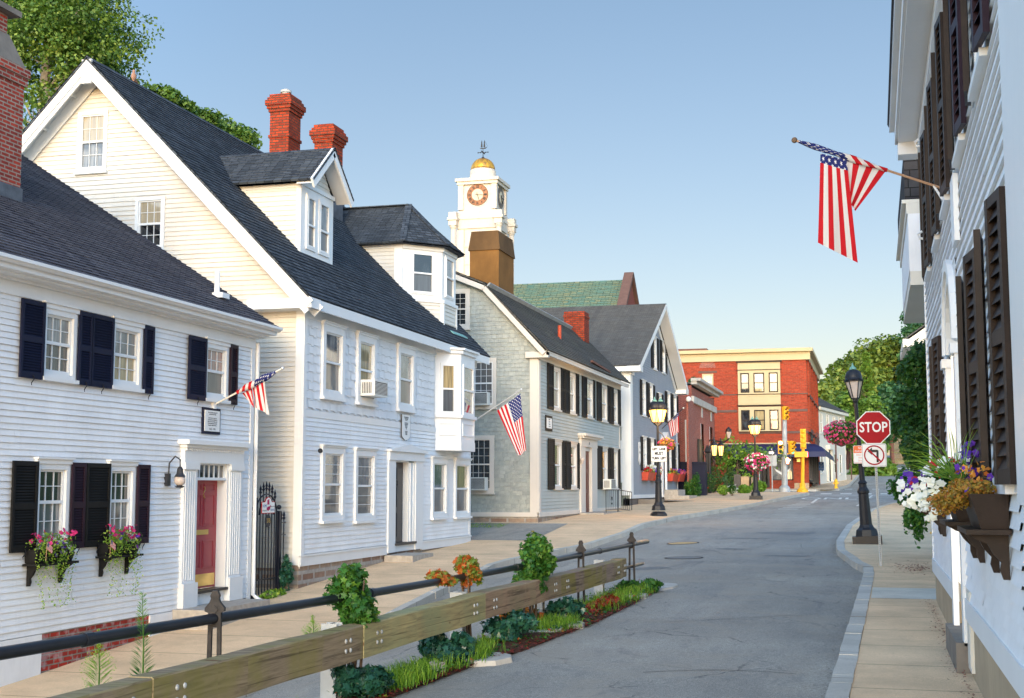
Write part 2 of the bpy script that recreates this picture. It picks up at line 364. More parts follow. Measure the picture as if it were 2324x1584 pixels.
def sidewalk(name, c, slab=1.5, slabw=1.6):
    m = NT(name, c, .88, 0, .25); uv = m.pos(); n2 = m.noise(uv, 130, 2, .7); n1 = m.noise(uv, .9, 6, .65)
    mo = m.n('VectorMath', operation='ADD'); m.l(uv, mo.inputs[0]); mo.inputs[1].default_value = (15, 0, 0); b = m.n('TexBrick'); m.l(mo.outputs[0], b.inputs['Vector']); b.offset = 0
    for k, v in (('Color1', (1,1,1,1)), ('Color2', (.93,.93,.93,1)), ('Mortar', (.35,.33,.3,1)), ('Scale', 1.0), ('Mortar Size', .013), ('Mortar Smooth', .3), ('Brick Width', slabw), ('Row Height', slab)): b.inputs[k].default_value = v
    col = m.ramp(n1, [(.3, sc3(c, .78)), (.55, c), (.75, sc3(c, 1.14))])
    col = m.mix(.7, col, m.ramp(n2, [(.35, (.62,.6,.58)), (.65, (1.35,1.35,1.35))]), 'MULTIPLY')
    col = m.mix(1, col, b.outputs['Color'], 'MULTIPLY')
    st = m.ramp(m.noise(uv, 2.2, 5, .75, .6), [(.60, (0,0,0)), (.72, (1,1,1))]); col = m.mix(m.math('MULTIPLY', st, .35), col, sc3(c, .45))
    sp = m.n('TexVoronoi'); sp.inputs['Scale'].default_value = 7; m.l(uv, sp.inputs['Vector']); col = m.mix(m.math('MULTIPLY', m.ramp(sp.outputs['Distance'], [(.04, (1,1,1)), (.06, (0,0,0))]), .5), col, sc3(c, .3))
    m.col(col); m.bump(m.mix(.5, n2, m.noise(uv, 25, 4, .8)), .6, .004)
sidewalk('sidewalk', (.80,.565,.345), 1.6, 30); sidewalk('sidewalk_white', (.62,.56,.46), 30, 30); sidewalk('kerb_granite', (.52,.49,.43), 1.9, 30)
def timber(name, c1, c2, alg):
    m = NT(name, c1, .8, 0, .25); uv = m.uv((1, 14, 1)); n = m.noise(uv, 1.2, 6, .65, 1.2); n2 = m.noise(m.uv((1.3, 1, 1)), 1.1, 4)
    col = m.ramp(n, [(.3, c2), (.5, c1), (.7, sc3(c1, 1.35))]); col = m.mix(m.math('MULTIPLY', m.ramp(n2, [(.42, (0,0,0)), (.62, (1,1,1))]), .65), col, alg)
    cr = m.ramp(m.noise(m.uv((.5, 22, 1)), 1.1, 3, .5, .8), [(.60, (0,0,0)), (.66, (1,1,1))])
    col = m.mix(m.math('MULTIPLY', cr, .55), col, sc3(c2, .35))
    kn = m.n('TexVoronoi'); kn.inputs['Scale'].default_value = 1.1; m.l(m.uv((1, 2.2, 1)), kn.inputs['Vector'])
    col = m.mix(m.ramp(kn.outputs['Distance'], [(.05, (1,1,1)), (.075, (0,0,0))]), col, (.13,.05,.02))
    m.col(col); m.bump(m.mix(.5, n, m.math('MULTIPLY', cr, -1)), .5, .006)
timber('timber_old', (.26,.20,.13), (.10,.07,.045), (.22,.20,.05)); timber('timber_green', (.38,.31,.15), (.19,.14,.08), (.27,.30,.16)); timber('timber_gray', (.34,.30,.26), (.2,.17,.14), (.26,.24,.2))
timber('timber_brown', (.34,.23,.15), (.15,.09,.06), (.26,.24,.13)); timber('timber_purple', (.30,.22,.17), (.13,.08,.07), (.28,.25,.03)); timber('raw_edge', (.24,.14,.07), (.08,.045,.025), (.16,.10,.055))
def leaf(name, stops, rough=.5, tr=.25):
    m = NT(name, stops[0][1], rough, 0, .35); a = m.n('Attribute', attribute_name='tone'); col = m.ramp(a.outputs['Fac'], stops); m.col(col)
    t = m.n('BsdfTranslucent'); m.l(m.mix(1, col, (1.3,1.5,.6), 'MULTIPLY'), t.inputs[0]); mx = m.n('MixShader'); mx.inputs[0].default_value = tr
    out = m.t.nodes['Material Output']; m.l(m.b.outputs[0], mx.inputs[1]); m.l(t.outputs[0], mx.inputs[2]); m.l(mx.outputs[0], out.inputs[0])
leaf('leaf_tree', [(0, (.04,.09,.02)), (.55, (.10,.19,.03)), (1, (.26,.34,.06))])
leaf('leaf_olive', [(0, (.05,.10,.018)), (.5, (.14,.21,.033)), (1, (.31,.35,.06))])
leaf('leaf_spruce', [(0, (.045,.11,.02)), (.6, (.12,.23,.03)), (1, (.27,.37,.06))])
leaf('leaf_bluegreen', [(0, (.02,.075,.035)), (.6, (.055,.15,.06)), (1, (.12,.25,.08))])
leaf('leaf_maple', [(0, (.012,.05,.012)), (.7, (.04,.12,.02)), (1, (.13,.2,.03))])
leaf('leaf_ivy', [(0, (.012,.06,.012)), (.5, (.04,.14,.02)), (.88, (.13,.25,.03)), (.95, (.42,.06,.015)), (1, (.5,.12,.02))])
leaf('leaf_ivy_dark', [(0, (.008,.04,.028)), (.7, (.02,.085,.055)), (1, (.05,.14,.06))], .3, .1)
leaf('leaf_autumn', [(0, (.07,.15,.02)), (.45, (.16,.19,.025)), (.6, (.42,.12,.02)), (1, (.5,.06,.015))])
leaf('leaf_yellow', [(0, (.16,.13,.02)), (.4, (.38,.25,.035)), (.75, (.42,.19,.03)), (1, (.30,.10,.02))])
leaf('grass_blades', [(0, (.05,.13,.012)), (.6, (.15,.31,.02)), (1, (.30,.42,.05))], .6)
leaf('leaf_lime', [(0, (.06,.15,.02)), (.6, (.16,.30,.03)), (1, (.32,.42,.06))])
leaf('leaf_red', [(0, (.10,.02,.012)), (1, (.33,.04,.02))])
leaf('petal_pink', [(0, (.5,.02,.13)), (1, (.75,.06,.28))], .6, .3); leaf('petal_white', [(0, (.72,.72,.70)), (1, (.85,.85,.85))], .6, .2)
leaf('petal_red', [(0, (.45,.01,.015)), (1, (.65,.03,.03))], .6, .2); leaf('petal_purple', [(0, (.07,.015,.28)), (1, (.16,.04,.45))], .6, .2)
leaf('petal_rose', [(0, (.60,.05,.10)), (1, (.75,.10,.22))], .6, .2); leaf('petal_orange', [(0, (.6,.14,.02)), (1, (.75,.35,.04))], .6, .2)
def grassm():
    m = NT('grass_ground', (.08,.14,.03), .95); p = m.pos(); m.col(m.ramp(m.noise(p, 1.5, 6), [(.3, (.05,.09,.02)), (.7, (.13,.19,.04))])); m.bump(m.noise(p, 25, 4), .7, .04)
grassm()
def flagm():
    m = NT('flag_cloth', (.8,.8,.8), .75, 0, .2); tc = m.n('TexCoord'); sp = m.n('SeparateXYZ'); m.l(tc.outputs['UV'], sp.inputs[0]); u, v = sp.outputs[0], sp.outputs[1]
    st = m.math('MODULO', m.math('FLOOR', m.math('MULTIPLY', v, 12.999)), 2)   # 0 = red, 1 = white
    col = m.mix(st, (.58,.012,.02), (.78,.75,.72))
    can = m.math('MULTIPLY', m.math('LESS_THAN', u, .4), m.math('GREATER_THAN', v, 6/13))
    # 9 staggered rows of stars
    cx = m.math('MULTIPLY', u, 11/.4/2); cy = m.math('MULTIPLY', m.math('SUBTRACT', v, 6/13), 9/(7/13)/2)
    def lat(ox, oy):
        fx = m.math('SUBTRACT', m.math('FRACT', m.math('ADD', cx, ox)), .5); fy = m.math('SUBTRACT', m.math('FRACT', m.math('ADD', cy, oy)), .5)
        r = m.math('SQRT', m.math('ADD', m.math('MULTIPLY', fx, fx), m.math('MULTIPLY', fy, fy)))
        an = m.math('ARCTAN2', fx, fy); k = m.math('MULTIPLY_ADD', m.math('COSINE', m.math('MULTIPLY', an, 5)), .07, .15)
        return m.math('LESS_THAN', r, k)
    star = m.math('MAXIMUM', lat(0, 0), lat(.5, .5))
    col = m.mix(can, col, m.mix(star, (.02,.03,.16), (.8,.8,.8))); m.col(col)
    t = m.n('BsdfTranslucent'); m.l(col, t.inputs[0]); mx = m.n('MixShader'); mx.inputs[0].default_value = .3
    out = m.t.nodes['Material Output']; m.l(m.b.outputs[0], mx.inputs[1]); m.l(t.outputs[0], mx.inputs[2]); m.l(mx.outputs[0], out.inputs[0])
    m.bump(m.noise(m.uv(), 300, 2), .2, .001)
flagm()
# ---------------------------------------------------------------- building components
def clap(mb, fr, z0, z1, pitch, ul, ur, holes=(), lap=.02, n0=0):
    if not callable(ul): a_ = ul; ul = lambda z: a_
    if not callable(ur): b_ = ur; ur = lambda z: b_
    n = max(1, round((z1-z0)/pitch)); h = (z1-z0)/n; rg = random.Random(7)
    for k in range(n):
        zb = z0+k*h; zt = zb+h; zm = (zb+zt)/2; iv = [(ul(zm), ur(zm))]
        for (a, b, c, d) in holes:
            if c < zm < d:
                nv = []
                for (p, q) in iv:
                    if b <= p or a >= q: nv.append((p, q)); continue
                    if a > p: nv.append((p, a))
                    if b < q: nv.append((b, q))
                iv = nv
        for (p, q) in iv:
            if q-p < .01: continue
            L = lap*(1.25+rg.uniform(-.15, .15)); e0 = (p == ul(zm)); e1 = (q == ur(zm))
            pb, pt = (ul(zb), ul(zt)) if e0 else (p, p); qb, qt = (ur(zb), ur(zt)) if e1 else (q, q)
            if qb-pb < 0 : continue
            if qt < pt: pt = qt = (pt+qt)/2
            P = fr.p; g = .016; b0, t0 = pb, pt; bw = .006
            while True:      # boards butt end to end, each a hair thicker or lower than the next
                ln = rg.uniform(1.6, 4.2); b1, t1 = (b0+ln, t0+ln) if b0+ln+.6 < qb and t0+ln+.6 < qt else (qb, qt); l_ = L*rg.uniform(.88, 1.14); dz = rg.uniform(-.003, .003); e = 0 if b1 == qb else bw*.5
                mb.poly([P(b0, n0+l_, zb+g+dz), P(b1-e, n0+l_, zb+g+dz), P(t1-e, n0+.003, zt+g), P(t0, n0+.003, zt+g)])
                mb.poly([P(b0, n0-.012, zb+g+dz), P(b1-e, n0-.012, zb+g+dz), P(b1-e, n0+l_, zb+g+dz), P(b0, n0+l_, zb+g+dz)])
                if b1 == qb: break
                b0, t0 = b1, t1
    return mb
def fill(mb, fr, z0, z1, ul, ur, holes, n):   # flat backing behind siding, holes kept open
    if not callable(ul): a_ = ul; ul = lambda z: a_
    if not callable(ur): b_ = ur; ur = lambda z: b_
    zs = sorted(set([z0, z1]+[z for h in holes for z in h[2:] if z0 < z < z1]+[z0+(z1-z0)*k/12 for k in range(13)]))
    for zb, zt in zip(zs, zs[1:]):
        zm = (zb+zt)/2; iv = [(ul(zm), ur(zm))]
        for (a, b, c, d) in holes:
            if c < zm < d:
                nv = []
                for (p, q) in iv:
                    if b <= p or a >= q: nv.append((p, q)); continue
                    if a > p: nv.append((p, a))
                    if b < q: nv.append((b, q))
                iv = nv
        for (p, q) in iv:
            pb, pt = (ul(zb), ul(zt)) if p == ul(zm) else (p, p); qb, qt = (ur(zb), ur(zt)) if q == ur(zm) else (q, q)
            mb.fp([(pb, n, zb), (qb, n, zb), (qt, n, zt), (pt, n, zt)])
def shingles(mb, fr, z0, z1, pitch, wd, ul, ur, holes=(), stag=.0, lap=.018, seed=1):
    if not callable(ul): a_ = ul; ul = lambda z: a_
    if not callable(ur): b_ = ur; ur = lambda z: b_
    rg = random.Random(seed); n = max(1, round((z1-z0)/pitch)); h = (z1-z0)/n
    for k in range(n):
        zb = z0+k*h; zt = zb+h; zm = (zb+zt)/2; A, B = ul(zm), ur(zm); u = A; i = k
        while u < B-.02:
            wv = wd*rg.uniform(.75, 1.25) if not stag else wd*(1.0+.25*((i % 2)*2-1)); u2 = min(B, u+wv)
            d = stag*(i % 2) if stag else rg.uniform(-.003, .003); i += 1
            cu = (u+u2)/2
            if not any(a < cu < b and c < zm < e for (a, b, c, e) in holes):
                L = lap*rg.uniform(1.0, 1.6); P = fr.p; g = .010; z_ = zb+d+.012
                mb.poly([P(u+g/2, L, z_), P(u2-g/2, L, z_), P(u2-g/2, .002, zt+stag+.02), P(u+g/2, .002, zt+stag+.02)])
                mb.poly([P(u+g/2, -.01, z_), P(u2-g/2, -.01, z_), P(u2-g/2, L, z_), P(u+g/2, L, z_)])
            u = u2
    return mb
def roof(mb, e0, e1, r0, r1, pitch=.15, lap=.014, thick=.05):   # eave e0-e1, ridge r0-r1; stepped courses
    e0, e1, r0, r1 = map(Vector, (e0, e1, r0, r1)); L = (r0-e0).length; n = max(1, round(L/pitch)); nrm = (e1-e0).cross(r0-e0).normalized()
    if nrm.z < 0: nrm = -nrm
    rg = random.Random(3)
    for k in range(n):
        a, b = k/n, (k+1)/n; A = e0.lerp(r0, a); B = e1.lerp(r1, a); C = e1.lerp(r1, b); D = e0.lerp(r0, b)
        up = nrm*(lap*rg.uniform(1.1, 1.8)); mb.poly([A+up, B+up, C+nrm*.001, D+nrm*.001]); mb.poly([A, B, B+up, A+up])
    mb.extr([e0-nrm*thick, e1-nrm*thick, r1-nrm*thick, r0-nrm*thick], nrm*(thick-.006)); return mb
def win(root, fr, u0, u1, z0, z1, cas=.09, crown=.0, grid=None, pane='pane_curtain', pane2=None, trim='white_trim', holes=None, proud=.045, sill=True, rec=.03, label=None, meet=.5, sash='white_trim', gridlow=True):
    a, b, c, d = u0+cas, u1-cas, z0+cas*.8, z1-cas
    m = MB(fr); P = proud
    m.box(u0, a, z0, z1, -.03, P); m.box(b, u1, z0, z1, -.03, P); m.box(a, b, d, z1, -.03, P-.002); m.box(a, b, z0, c, -.03, P-.002)
    if crown: m.box(u0-.03, u1+.03, z1, z1+crown, -.01, P+.025); m.box(u0-.05, u1+.05, z1+crown, z1+crown+.025, -.01, P+.06)
    if sill: m.box(u0-.03, u1+.03, z0-.06, z0, -.01, P+.05)
    W = part('window', m, trim, root, label=label)
    s = MB(fr); t = .035; zm = c+(d-c)*meet
    s.box(a, a+t, c, d, -rec-.02, -rec+.03); s.box(b-t, b, c, d, -rec-.02, -rec+.03)
    s.box(a+t, b-t, c, c+t*1.5, -rec-.02, -rec+.028); s.box(a+t, b-t, d-t, d, -rec-.02, -rec+.028); s.box(a+t, b-t, zm-t*.7, zm+t*.7, -rec-.02, -rec+.034)
    if grid:
        nu, nz = grid; q = .006
        for (lo, hi) in (((c+t*1.5, zm-t*.7),) if gridlow else ())+((zm+t*.7, d-t),):
            for i in range(1, nu): uu = a+t+(b-a-2*t)*i/nu; s.box(uu-q, uu+q, lo, hi, -rec-.01, -rec+.012)
            for j in range(1, nz): zz = lo+(hi-lo)*j/nz; s.box(a+t, b-t, zz-q, zz+q, -rec-.008, -rec+.010)
    part('sash', s, sash, W)
    if pane2:
        part('pane', MB(fr).fp([(a, -rec-.004, zm), (b, -rec-.004, zm), (b, -rec-.004, d), (a, -rec-.004, d)]), pane, W)
        part('pane', MB(fr).fp([(a, -rec-.012, c), (b, -rec-.012, c), (b, -rec-.012, zm), (a, -rec-.012, zm)]), pane2, W)
    else: part('pane', MB(fr).fp([(a, -rec-.004, c), (b, -rec-.004, c), (b, -rec-.004, d), (a, -rec-.004, d)]), pane, W)
    if holes is not None: holes.append((u0+.02, u1-.02, z0+.02, z1-.02))
    return W
def shutter(parent, fr, u0, u1, z0, z1, mat='black_paint', n=.035, pitch=.045, dog=True, st=.055, mid=.5, tilt=0, so=.13):
    m = MB(fr); th = .035; zm = z0+(z1-z0)*mid
    N = n+th; f2 = fr
    if tilt:   # hinged edge at u0 or u1 stands off the wall
        h, fe = (u1, u0) if tilt > 0 else (u0, u1)
        O = fr.p(h, n+so, 0); E = fr.p(fe, n, 0); U = (O-E) if tilt > 0 else (E-O)
        f2 = Fr(E if tilt > 0 else O, U, fr.N-U.normalized()*fr.N.dot(U.normalized())); L = U.length; m.fr = f2; u0, u1, n, N = 0, L, 0, th+.012
    m.box(u0, u0+st, z0, z1, n, N); m.box(u1-st, u1, z0, z1, n, N)
    for (c, d) in ((z0, z0+.09), (zm-.045, zm+.045), (z1-.07, z1)): m.box(u0+st, u1-st, c, d, n+.002, N-.002)
    P = m.fr.p
    for (lo, hi) in ((z0+.09, zm-.045), (zm+.045, z1-.07)):
        k = max(2, round((hi-lo)/pitch)); h = (hi-lo)/k
        for i in range(k):
            z = lo+i*h; q = [P(u0+st, N-.006, z), P(u1-st, N-.006, z), P(u1-st, n+.004, z+h*.95), P(u0+st, n+.004, z+h*.95)]
            m.poly(q); m.poly([q[0], q[1], q[1]+V(0,0,.006), q[0]+V(0,0,.006)])
    m.poly([P(u0+st, n+.003, z0+.09), P(u1-st, n+.003, z0+.09), P(u1-st, n+.003, z1-.07), P(u0+st, n+.003, z1-.07)])
    s = part('shutter', m, mat, parent)
    if dog:
        uc = (u0+u1)/2; pts = [P(uc+.035*math.sin(k*1.1), N+.012, z0+.05-k*.03) for k in range(6)]; part('shutter_hook', MB().tube(pts, .008, 5), 'iron', s)
    return s
def acunit(fr, u0, u1, z0, z1, dep, label, mat='plastic_white'):
    t = thing('air_conditioner', fr.p((u0+u1)/2, 0, z0), label, 'air conditioner', 'window air conditioners')
    part('housing', MB(fr).box(u0, u1, z0, z1, -.02, dep), mat, t)
    g = MB(fr)
    for k in range(9): z = z0+.05+(z1-z0-.1)*k/9; g.box(u0+.04, u1-.04, z, z+.012, dep+.002, dep+.010)
    part('front_grille', g, 'plastic_white', t)
    part('coil_panel', MB(fr).box(u0+.03, u1-.03, z0+.04, z1-.04, dep, dep+.003), 'dark_metal', t)
    g = MB(fr)
    for k in range(6): n = dep*.25+k*dep*.1; g.box(u0-.004, u0, z0+.06, z1-.06, n, n+dep*.05)
    part('side_vent', g, 'dark_metal', t); return t
def flag(root, patches, amp, nrm, seed=0, nu=22, nv=22, wrap=None):
    rg = random.Random(seed); nrm = Vector(nrm); mb = MB(); mb.uv = []
    for (A, B, C, D, u0, u1, v0, v1) in patches:   # A top start, B top end, C bottom end, D bottom start; v along A->B, u down
        A, B, C, D = map(Vector, (A, B, C, D)); base = len(mb.v); ph = rg.uniform(0, 6)
        for i in range(nu+1):
            s = i/nu
            for j in range(nv+1):
                t = j/nv; p = A.lerp(B, t).lerp(D.lerp(C, t), s)
                p += nrm*(amp*(.25+.75*s)*(math.sin(t*9+ph+s*1.5)+.4*math.sin(t*21+ph*2-s*3)))
                mb.v.append(p); mb.uv.append((u0+(u1-u0)*s, v0+(v1-v0)*t))
        for i in range(nu):
            for j in range(nv): q = base+i*(nv+1)+j; mb.f.append((q, q+1, q+nv+2, q+nv+1))
    if wrap:
        a, b, r, u_, va, vb = wrap; a = Vector(a); b = Vector(b); base = len(mb.v); seg = 10; n = 16; d = (b-a).normalized(); x = d.cross(V(0,0,1)).normalized(); y = d.cross(x)
        for i in range(n+1):
            t = i/n
            for q in range(seg):
                an = 2*math.pi*q/seg; rr = r*(1+.25*math.sin(an*2+t*14))*(.75+.5*math.sin(math.pi*t)); mb.v.append(a.lerp(b, t)+(x*math.cos(an)+y*math.sin(an))*rr); mb.uv.append((u_+.1*math.sin(an+t*5), min(.999, max(0.001, va+(vb-va)*t+.05*math.sin(an)))))
        for i in range(n):
            for q in range(seg): j = base+i*seg+q; k = base+i*seg+(q+1) % seg; mb.f.append((j, k, k+seg, j+seg))
    return part('cloth', mb, 'flag_cloth', root, True)

# ---------------------------------------------------------------- foliage
def unit(rg):
    while True:
        v = Vector((rg.uniform(-1,1), rg.uniform(-1,1), rg.uniform(-1,1)))
        if .05 < v.length < 1: return v.normalized()
STAR = [(0,-.35),(.18,-.3),(.5,-.35),(.34,-.05),(.55,.2),(.22,.22),(0,.65),(-.22,.22),(-.55,.2),(-.34,-.05),(-.5,-.35),(-.18,-.3)]
OVAL = [(0,-.5),(.26,-.2),(.22,.2),(0,.5),(-.22,.2),(-.26,-.2)]
PETAL = [(0.5*math.cos(a*math.pi/5)*(1 if a % 2 else .72), .5*math.sin(a*math.pi/5)*(1 if a % 2 else .72)) for a in range(10)]
QUAD = [(-.32,-.45),(.32,-.45),(.28,.45),(-.28,.45)]
def leaves(mb, c, r, n, size, shape=QUAD, rg=None, shell=.5, up=.4, tone=(0,1), out=.6, face=None):
    c = Vector(c)
    if mb.tone is None: mb.tone = []
    for _ in range(n):
        d = unit(rg); k = rg.random()**(1/3) if shell == 0 else (shell+(1-shell)*rg.random())
        p = c+Vector((d.x*r[0], d.y*r[1], d.z*r[2]))*k
        nr = (d*out+unit(rg)*.7+Vector((0,0,up)))
        if face is not None: nr += Vector(face)
        nr.normalize(); a = nr.cross(unit(rg)).normalized(); b = nr.cross(a); s = size*rg.uniform(.6, 1.25); i = len(mb.v)
        bend = nr*(-.12*s)
        for (x, y) in shape: mb.v.append(p+a*(x*s)+b*(y*s)+bend*(abs(x)*2)); 
        mb.f.append(tuple(range(i, i+len(shape)))); tv = min(1, max(0, rg.uniform(*tone))); mb.tone += [tv]*len(shape)
    return mb
def crown(c, r, clumps, per, size, rg, shape=QUAD, cr=.34, base=.0, tone=.35, top=None):
    mb = MB(); mb.tone = []; c = Vector(c)
    for k in range(clumps):
        d = unit(rg); d.z = abs(d.z)*1.0 if rg.random() < .72 else d.z; kk = rg.uniform(.45, .92)
        if top == 'cone':
            h = rg.random()**1.3; a = rg.uniform(0, 6.283); rr = (1-h)*rg.uniform(.3, 1); p = c+Vector((math.cos(a)*r[0]*rr, math.sin(a)*r[1]*rr, (h*2-1)*r[2])); s = cr*(1.15-h*.8)
        else: p = c+Vector((d.x*r[0], d.y*r[1], d.z*r[2]))*kk; s = cr*rg.uniform(.7, 1.3)
        t0 = rg.uniform(0, tone); R = min(r)*s if top != 'cone' else r[0]*s
        leaves(mb, p, (R*1.15, R*1.15, R*.85), per, size, shape, rg, .55, .5, (t0, t0+.65))
    return mb
def limbs(p0, p1, r0, n, spread, rg, crown_r):
    m = MB(); p0 = Vector(p0); p1 = Vector(p1); mid = p0.lerp(p1, .5)+Vector((rg.uniform(-.2,.2), rg.uniform(-.2,.2), 0))
    m.tube([p0, p0.lerp(p1, .08)+V(0,0,0), mid, p1], [r0*1.5, r0, r0*.8, r0*.35], 8)
    for k in range(n):
        t = rg.uniform(.35, .95); a = p0.lerp(p1, t); d = unit(rg); d.z = abs(d.z)*.6+.25; L = crown_r*rg.uniform(.5, 1)*spread
        b = a+d*L*.5+V(0,0,.1*L); c = a+d*L; m.tube([a, b, c], [r0*.42*(1.1-t), r0*.28*(1.1-t), r0*.06], 5)
        for _ in range(2): e = b+unit(rg)*L*.35+V(0,0,.15*L); m.tube([b, e], [r0*.15*(1.1-t), r0*.03], 4)
    return m
def tree(name, base, h, c, r, clumps, per, size, mat, label, seed, group=None, bark='bark', tr=.25, cr=.34, top=None, cat='tree', nl=9, shape=QUAD, tone=.35):
    rg = random.Random(seed); t = thing(name, base, label, cat, group); c = Vector(c)
    part('trunk', limbs(base, c+V(0,0,r[2]*.6), tr, nl, 1, rg, min(r)), bark, t, True)
    part('crown', crown(c, r, clumps, per, size, rg, shape, cr, top=top, tone=tone), mat, t); return t
def bush(name, c, r, n, size, mat, label, seed, shape=OVAL, group=None, cat='shrub', clumps=0, stem=True, tone=(0,1), base=None, extra=None):
    rg = random.Random(seed); c = Vector(c); b = Vector(base) if base else Vector((c.x, c.y, H(c.x, c.y))); t = thing(name, b, label, cat, group); mb = MB(); mb.tone = []
    if clumps:
        for k in range(clumps):
            d = unit(rg); p = c+Vector((d.x*r[0], d.y*r[1], d.z*r[2]))*rg.uniform(.35, .75); t0 = rg.uniform(0, .35)
            leaves(mb, p, (r[0]*.42, r[1]*.42, r[2]*.42), n//clumps, size, shape, rg, .3, .4, (tone[0]+t0, tone[1]*.65+t0))
    else: leaves(mb, c, r, n, size, shape, rg, .75, .3, tone)
    part('foliage', mb, mat, t)
    if stem:
        s = MB()
        for k in range(4): s.tube([b+V(rg.uniform(-.05,.05), rg.uniform(-.05,.05), -.05), c+unit(rg)*min(r)*.5], [.02, .008], 5)
        part('stem', s, 'bark', t)
    if extra:
        for (m2, n2, s2, sh, tn) in extra: part('blossom', leaves(MB(), c, [x*1.05 for x in r], n2, s2, sh, rg, .92, .2, tn), m2, t)
    return t

# ---------------------------------------------------------------- the ground
g = MB(); XS = [-260,-160,-110,-80,-60,-45,-34,-26,-20,-16,-13,-11,-9,-7,-5,-3,-1,0,1,2,4,6,8,11,15,20,28,40,60,90,140,220,320]; YS = [-30,-10,0,5,10,14,17,20,22,24,26,29,32,35,38,41,44,47,50,54,59,65,71,78,85,92,100,108,116,122,130,140,155,175,200,230,270,330,420,600]
def HT(x, y): return H(x, y)-.30-(0 if -12 < x < 10 else .1)
for y in YS:
    for x in XS: g.v.append(V(x, y, HT(x, y)))
for j in range(len(YS)-1):
    for i in range(len(XS)-1): a = j*len(XS)+i; g.f.append((a, a+1, a+1+len(XS), a+len(XS)))
struct('ground', g, 'grass_ground', True)
def strip(y0, y1, f0, f1, off, dy=.5, nx=10, zf=None):
    m = MB(); n = max(1, int((y1-y0)/dy)); zf = zf or (lambda x, y: H(x, y))
    for j in range(n+1):
        y = y0+(y1-y0)*j/n; a = f0(y); b = f1(y)
        for i in range(nx+1): x = a+(b-a)*i/nx; m.v.append(V(x, y, zf(x, y)+off))
    for j in range(n):
        for i in range(nx): a = j*(nx+1)+i; m.f.append((a, a+1, a+nx+2, a+nx+1))
    return m
struct('road', strip(-2, 88.5, lambda y: xl(y)-.05, lambda y: xr(y)+.05, 0, .5, 26), 'asphalt', True)
struct('cross_street', strip(88.5, 102, lambda y: -60, lambda y: 60, -.004, .5, 60), 'asphalt', True)
struct('hill_road', strip(102, 260, lambda y: interp(y, [(102,-2.4),(150,-1.4),(200,-.3),(260,1)]), lambda y: interp(y, [(102,9),(112,5.2),(150,4.8),(260,8)]), -.002, 2, 14), 'asphalt', True)
# pavements
struct('pavement', strip(0, 87.5, lambda y: -13.5, lambda y: xl(y)-.18, KH, .5, 14), 'sidewalk', True)
struct('pavement', strip(0, 86, lambda y: xr(y)+.2, lambda y: (1.2 if y < 21 else interp(y, [(21,1.2),(23,2.6),(60,4),(70,6),(84,13)])), KH, .5, 10), 'sidewalk', True)
struct('pavement_slab', strip(21.9, 23.8, lambda y: xr(y)+.22, lambda y: 1.15, KH+.004, .5, 4), 'sidewalk_white')
struct('forecourt', strip(88, 100.2, lambda y: -60 if y > 96.8 else interp(y, [(88,-60),(96.8,-60)]), lambda y: interp(y, [(88,-60),(95.9,-60),(96,-4.2),(97,-3.2),(99,-2.6),(110,-2.5)]), KH-.01, .3, 20), 'sidewalk')
struct('hill_pavement', strip(100.2, 230, lambda y: -4.9-.0*y, lambda y: interp(y, [(100,-2.55),(150,-1.5),(200,-.4),(230,.4)]), KH-.01, 2, 5), 'sidewalk')
struct('driveway', strip(38.6, 43.4, lambda y: -18, lambda y: -9.9, KH+.006, .4, 8), 'asphalt')
def kerb(name, ys, fx_, side, wd=.17, brk=()):
    m = MB(); rg = random.Random(5)
    for y0, y1 in zip(ys, ys[1:]):
        if any(a <= y0 < b for a, b in brk): continue
        j = rg.uniform(-.006, .006); A = fx_(y0)+j; B = fx_(y1)+j; y1_ = y1-.012 if int(y0/1.5) != int(y1/1.5) else y1; dz = rg.uniform(-.004, .004)
        z0 = H(A, y0); z1 = H(B, y1_)
        P = [V(A, y0, z0-.1), V(B, y1_, z1-.1), V(B+side*wd, y1_, z1-.1), V(A+side*wd, y0, z0-.1)]
        m.hexa(P+[p+V(0,0,KH+.112+dz) for p in P])
    return struct(name, m, 'kerb_granite')
fr_ = lambda a, b, d: [a+d*k for k in range(int((b-a)/d)+1)]
kerb('right_kerb', fr_(0, 86, .5), xr, 1, .2)
kerb('left_kerb', fr_(2, 86, .5), xl, -1, .17)
kerb('hill_kerb', fr_(101, 220, 2), lambda y: interp(y, [(100,-2.55),(150,-1.5),(200,-.4),(230,.4)]), -1, .17)
m = MB()
for k in range(28): x = -32+k; m.wbox(x, x+.98, 95.9, 96.08, H(x, 96)-.1, H(x, 96)+KH-.002)
m.beam((-4.2,96,H(-4,96)+.03), (-2.55,99.5,H(-3,99)+.03), .17, .2); struct('corner_kerb', m, 'kerb_granite')
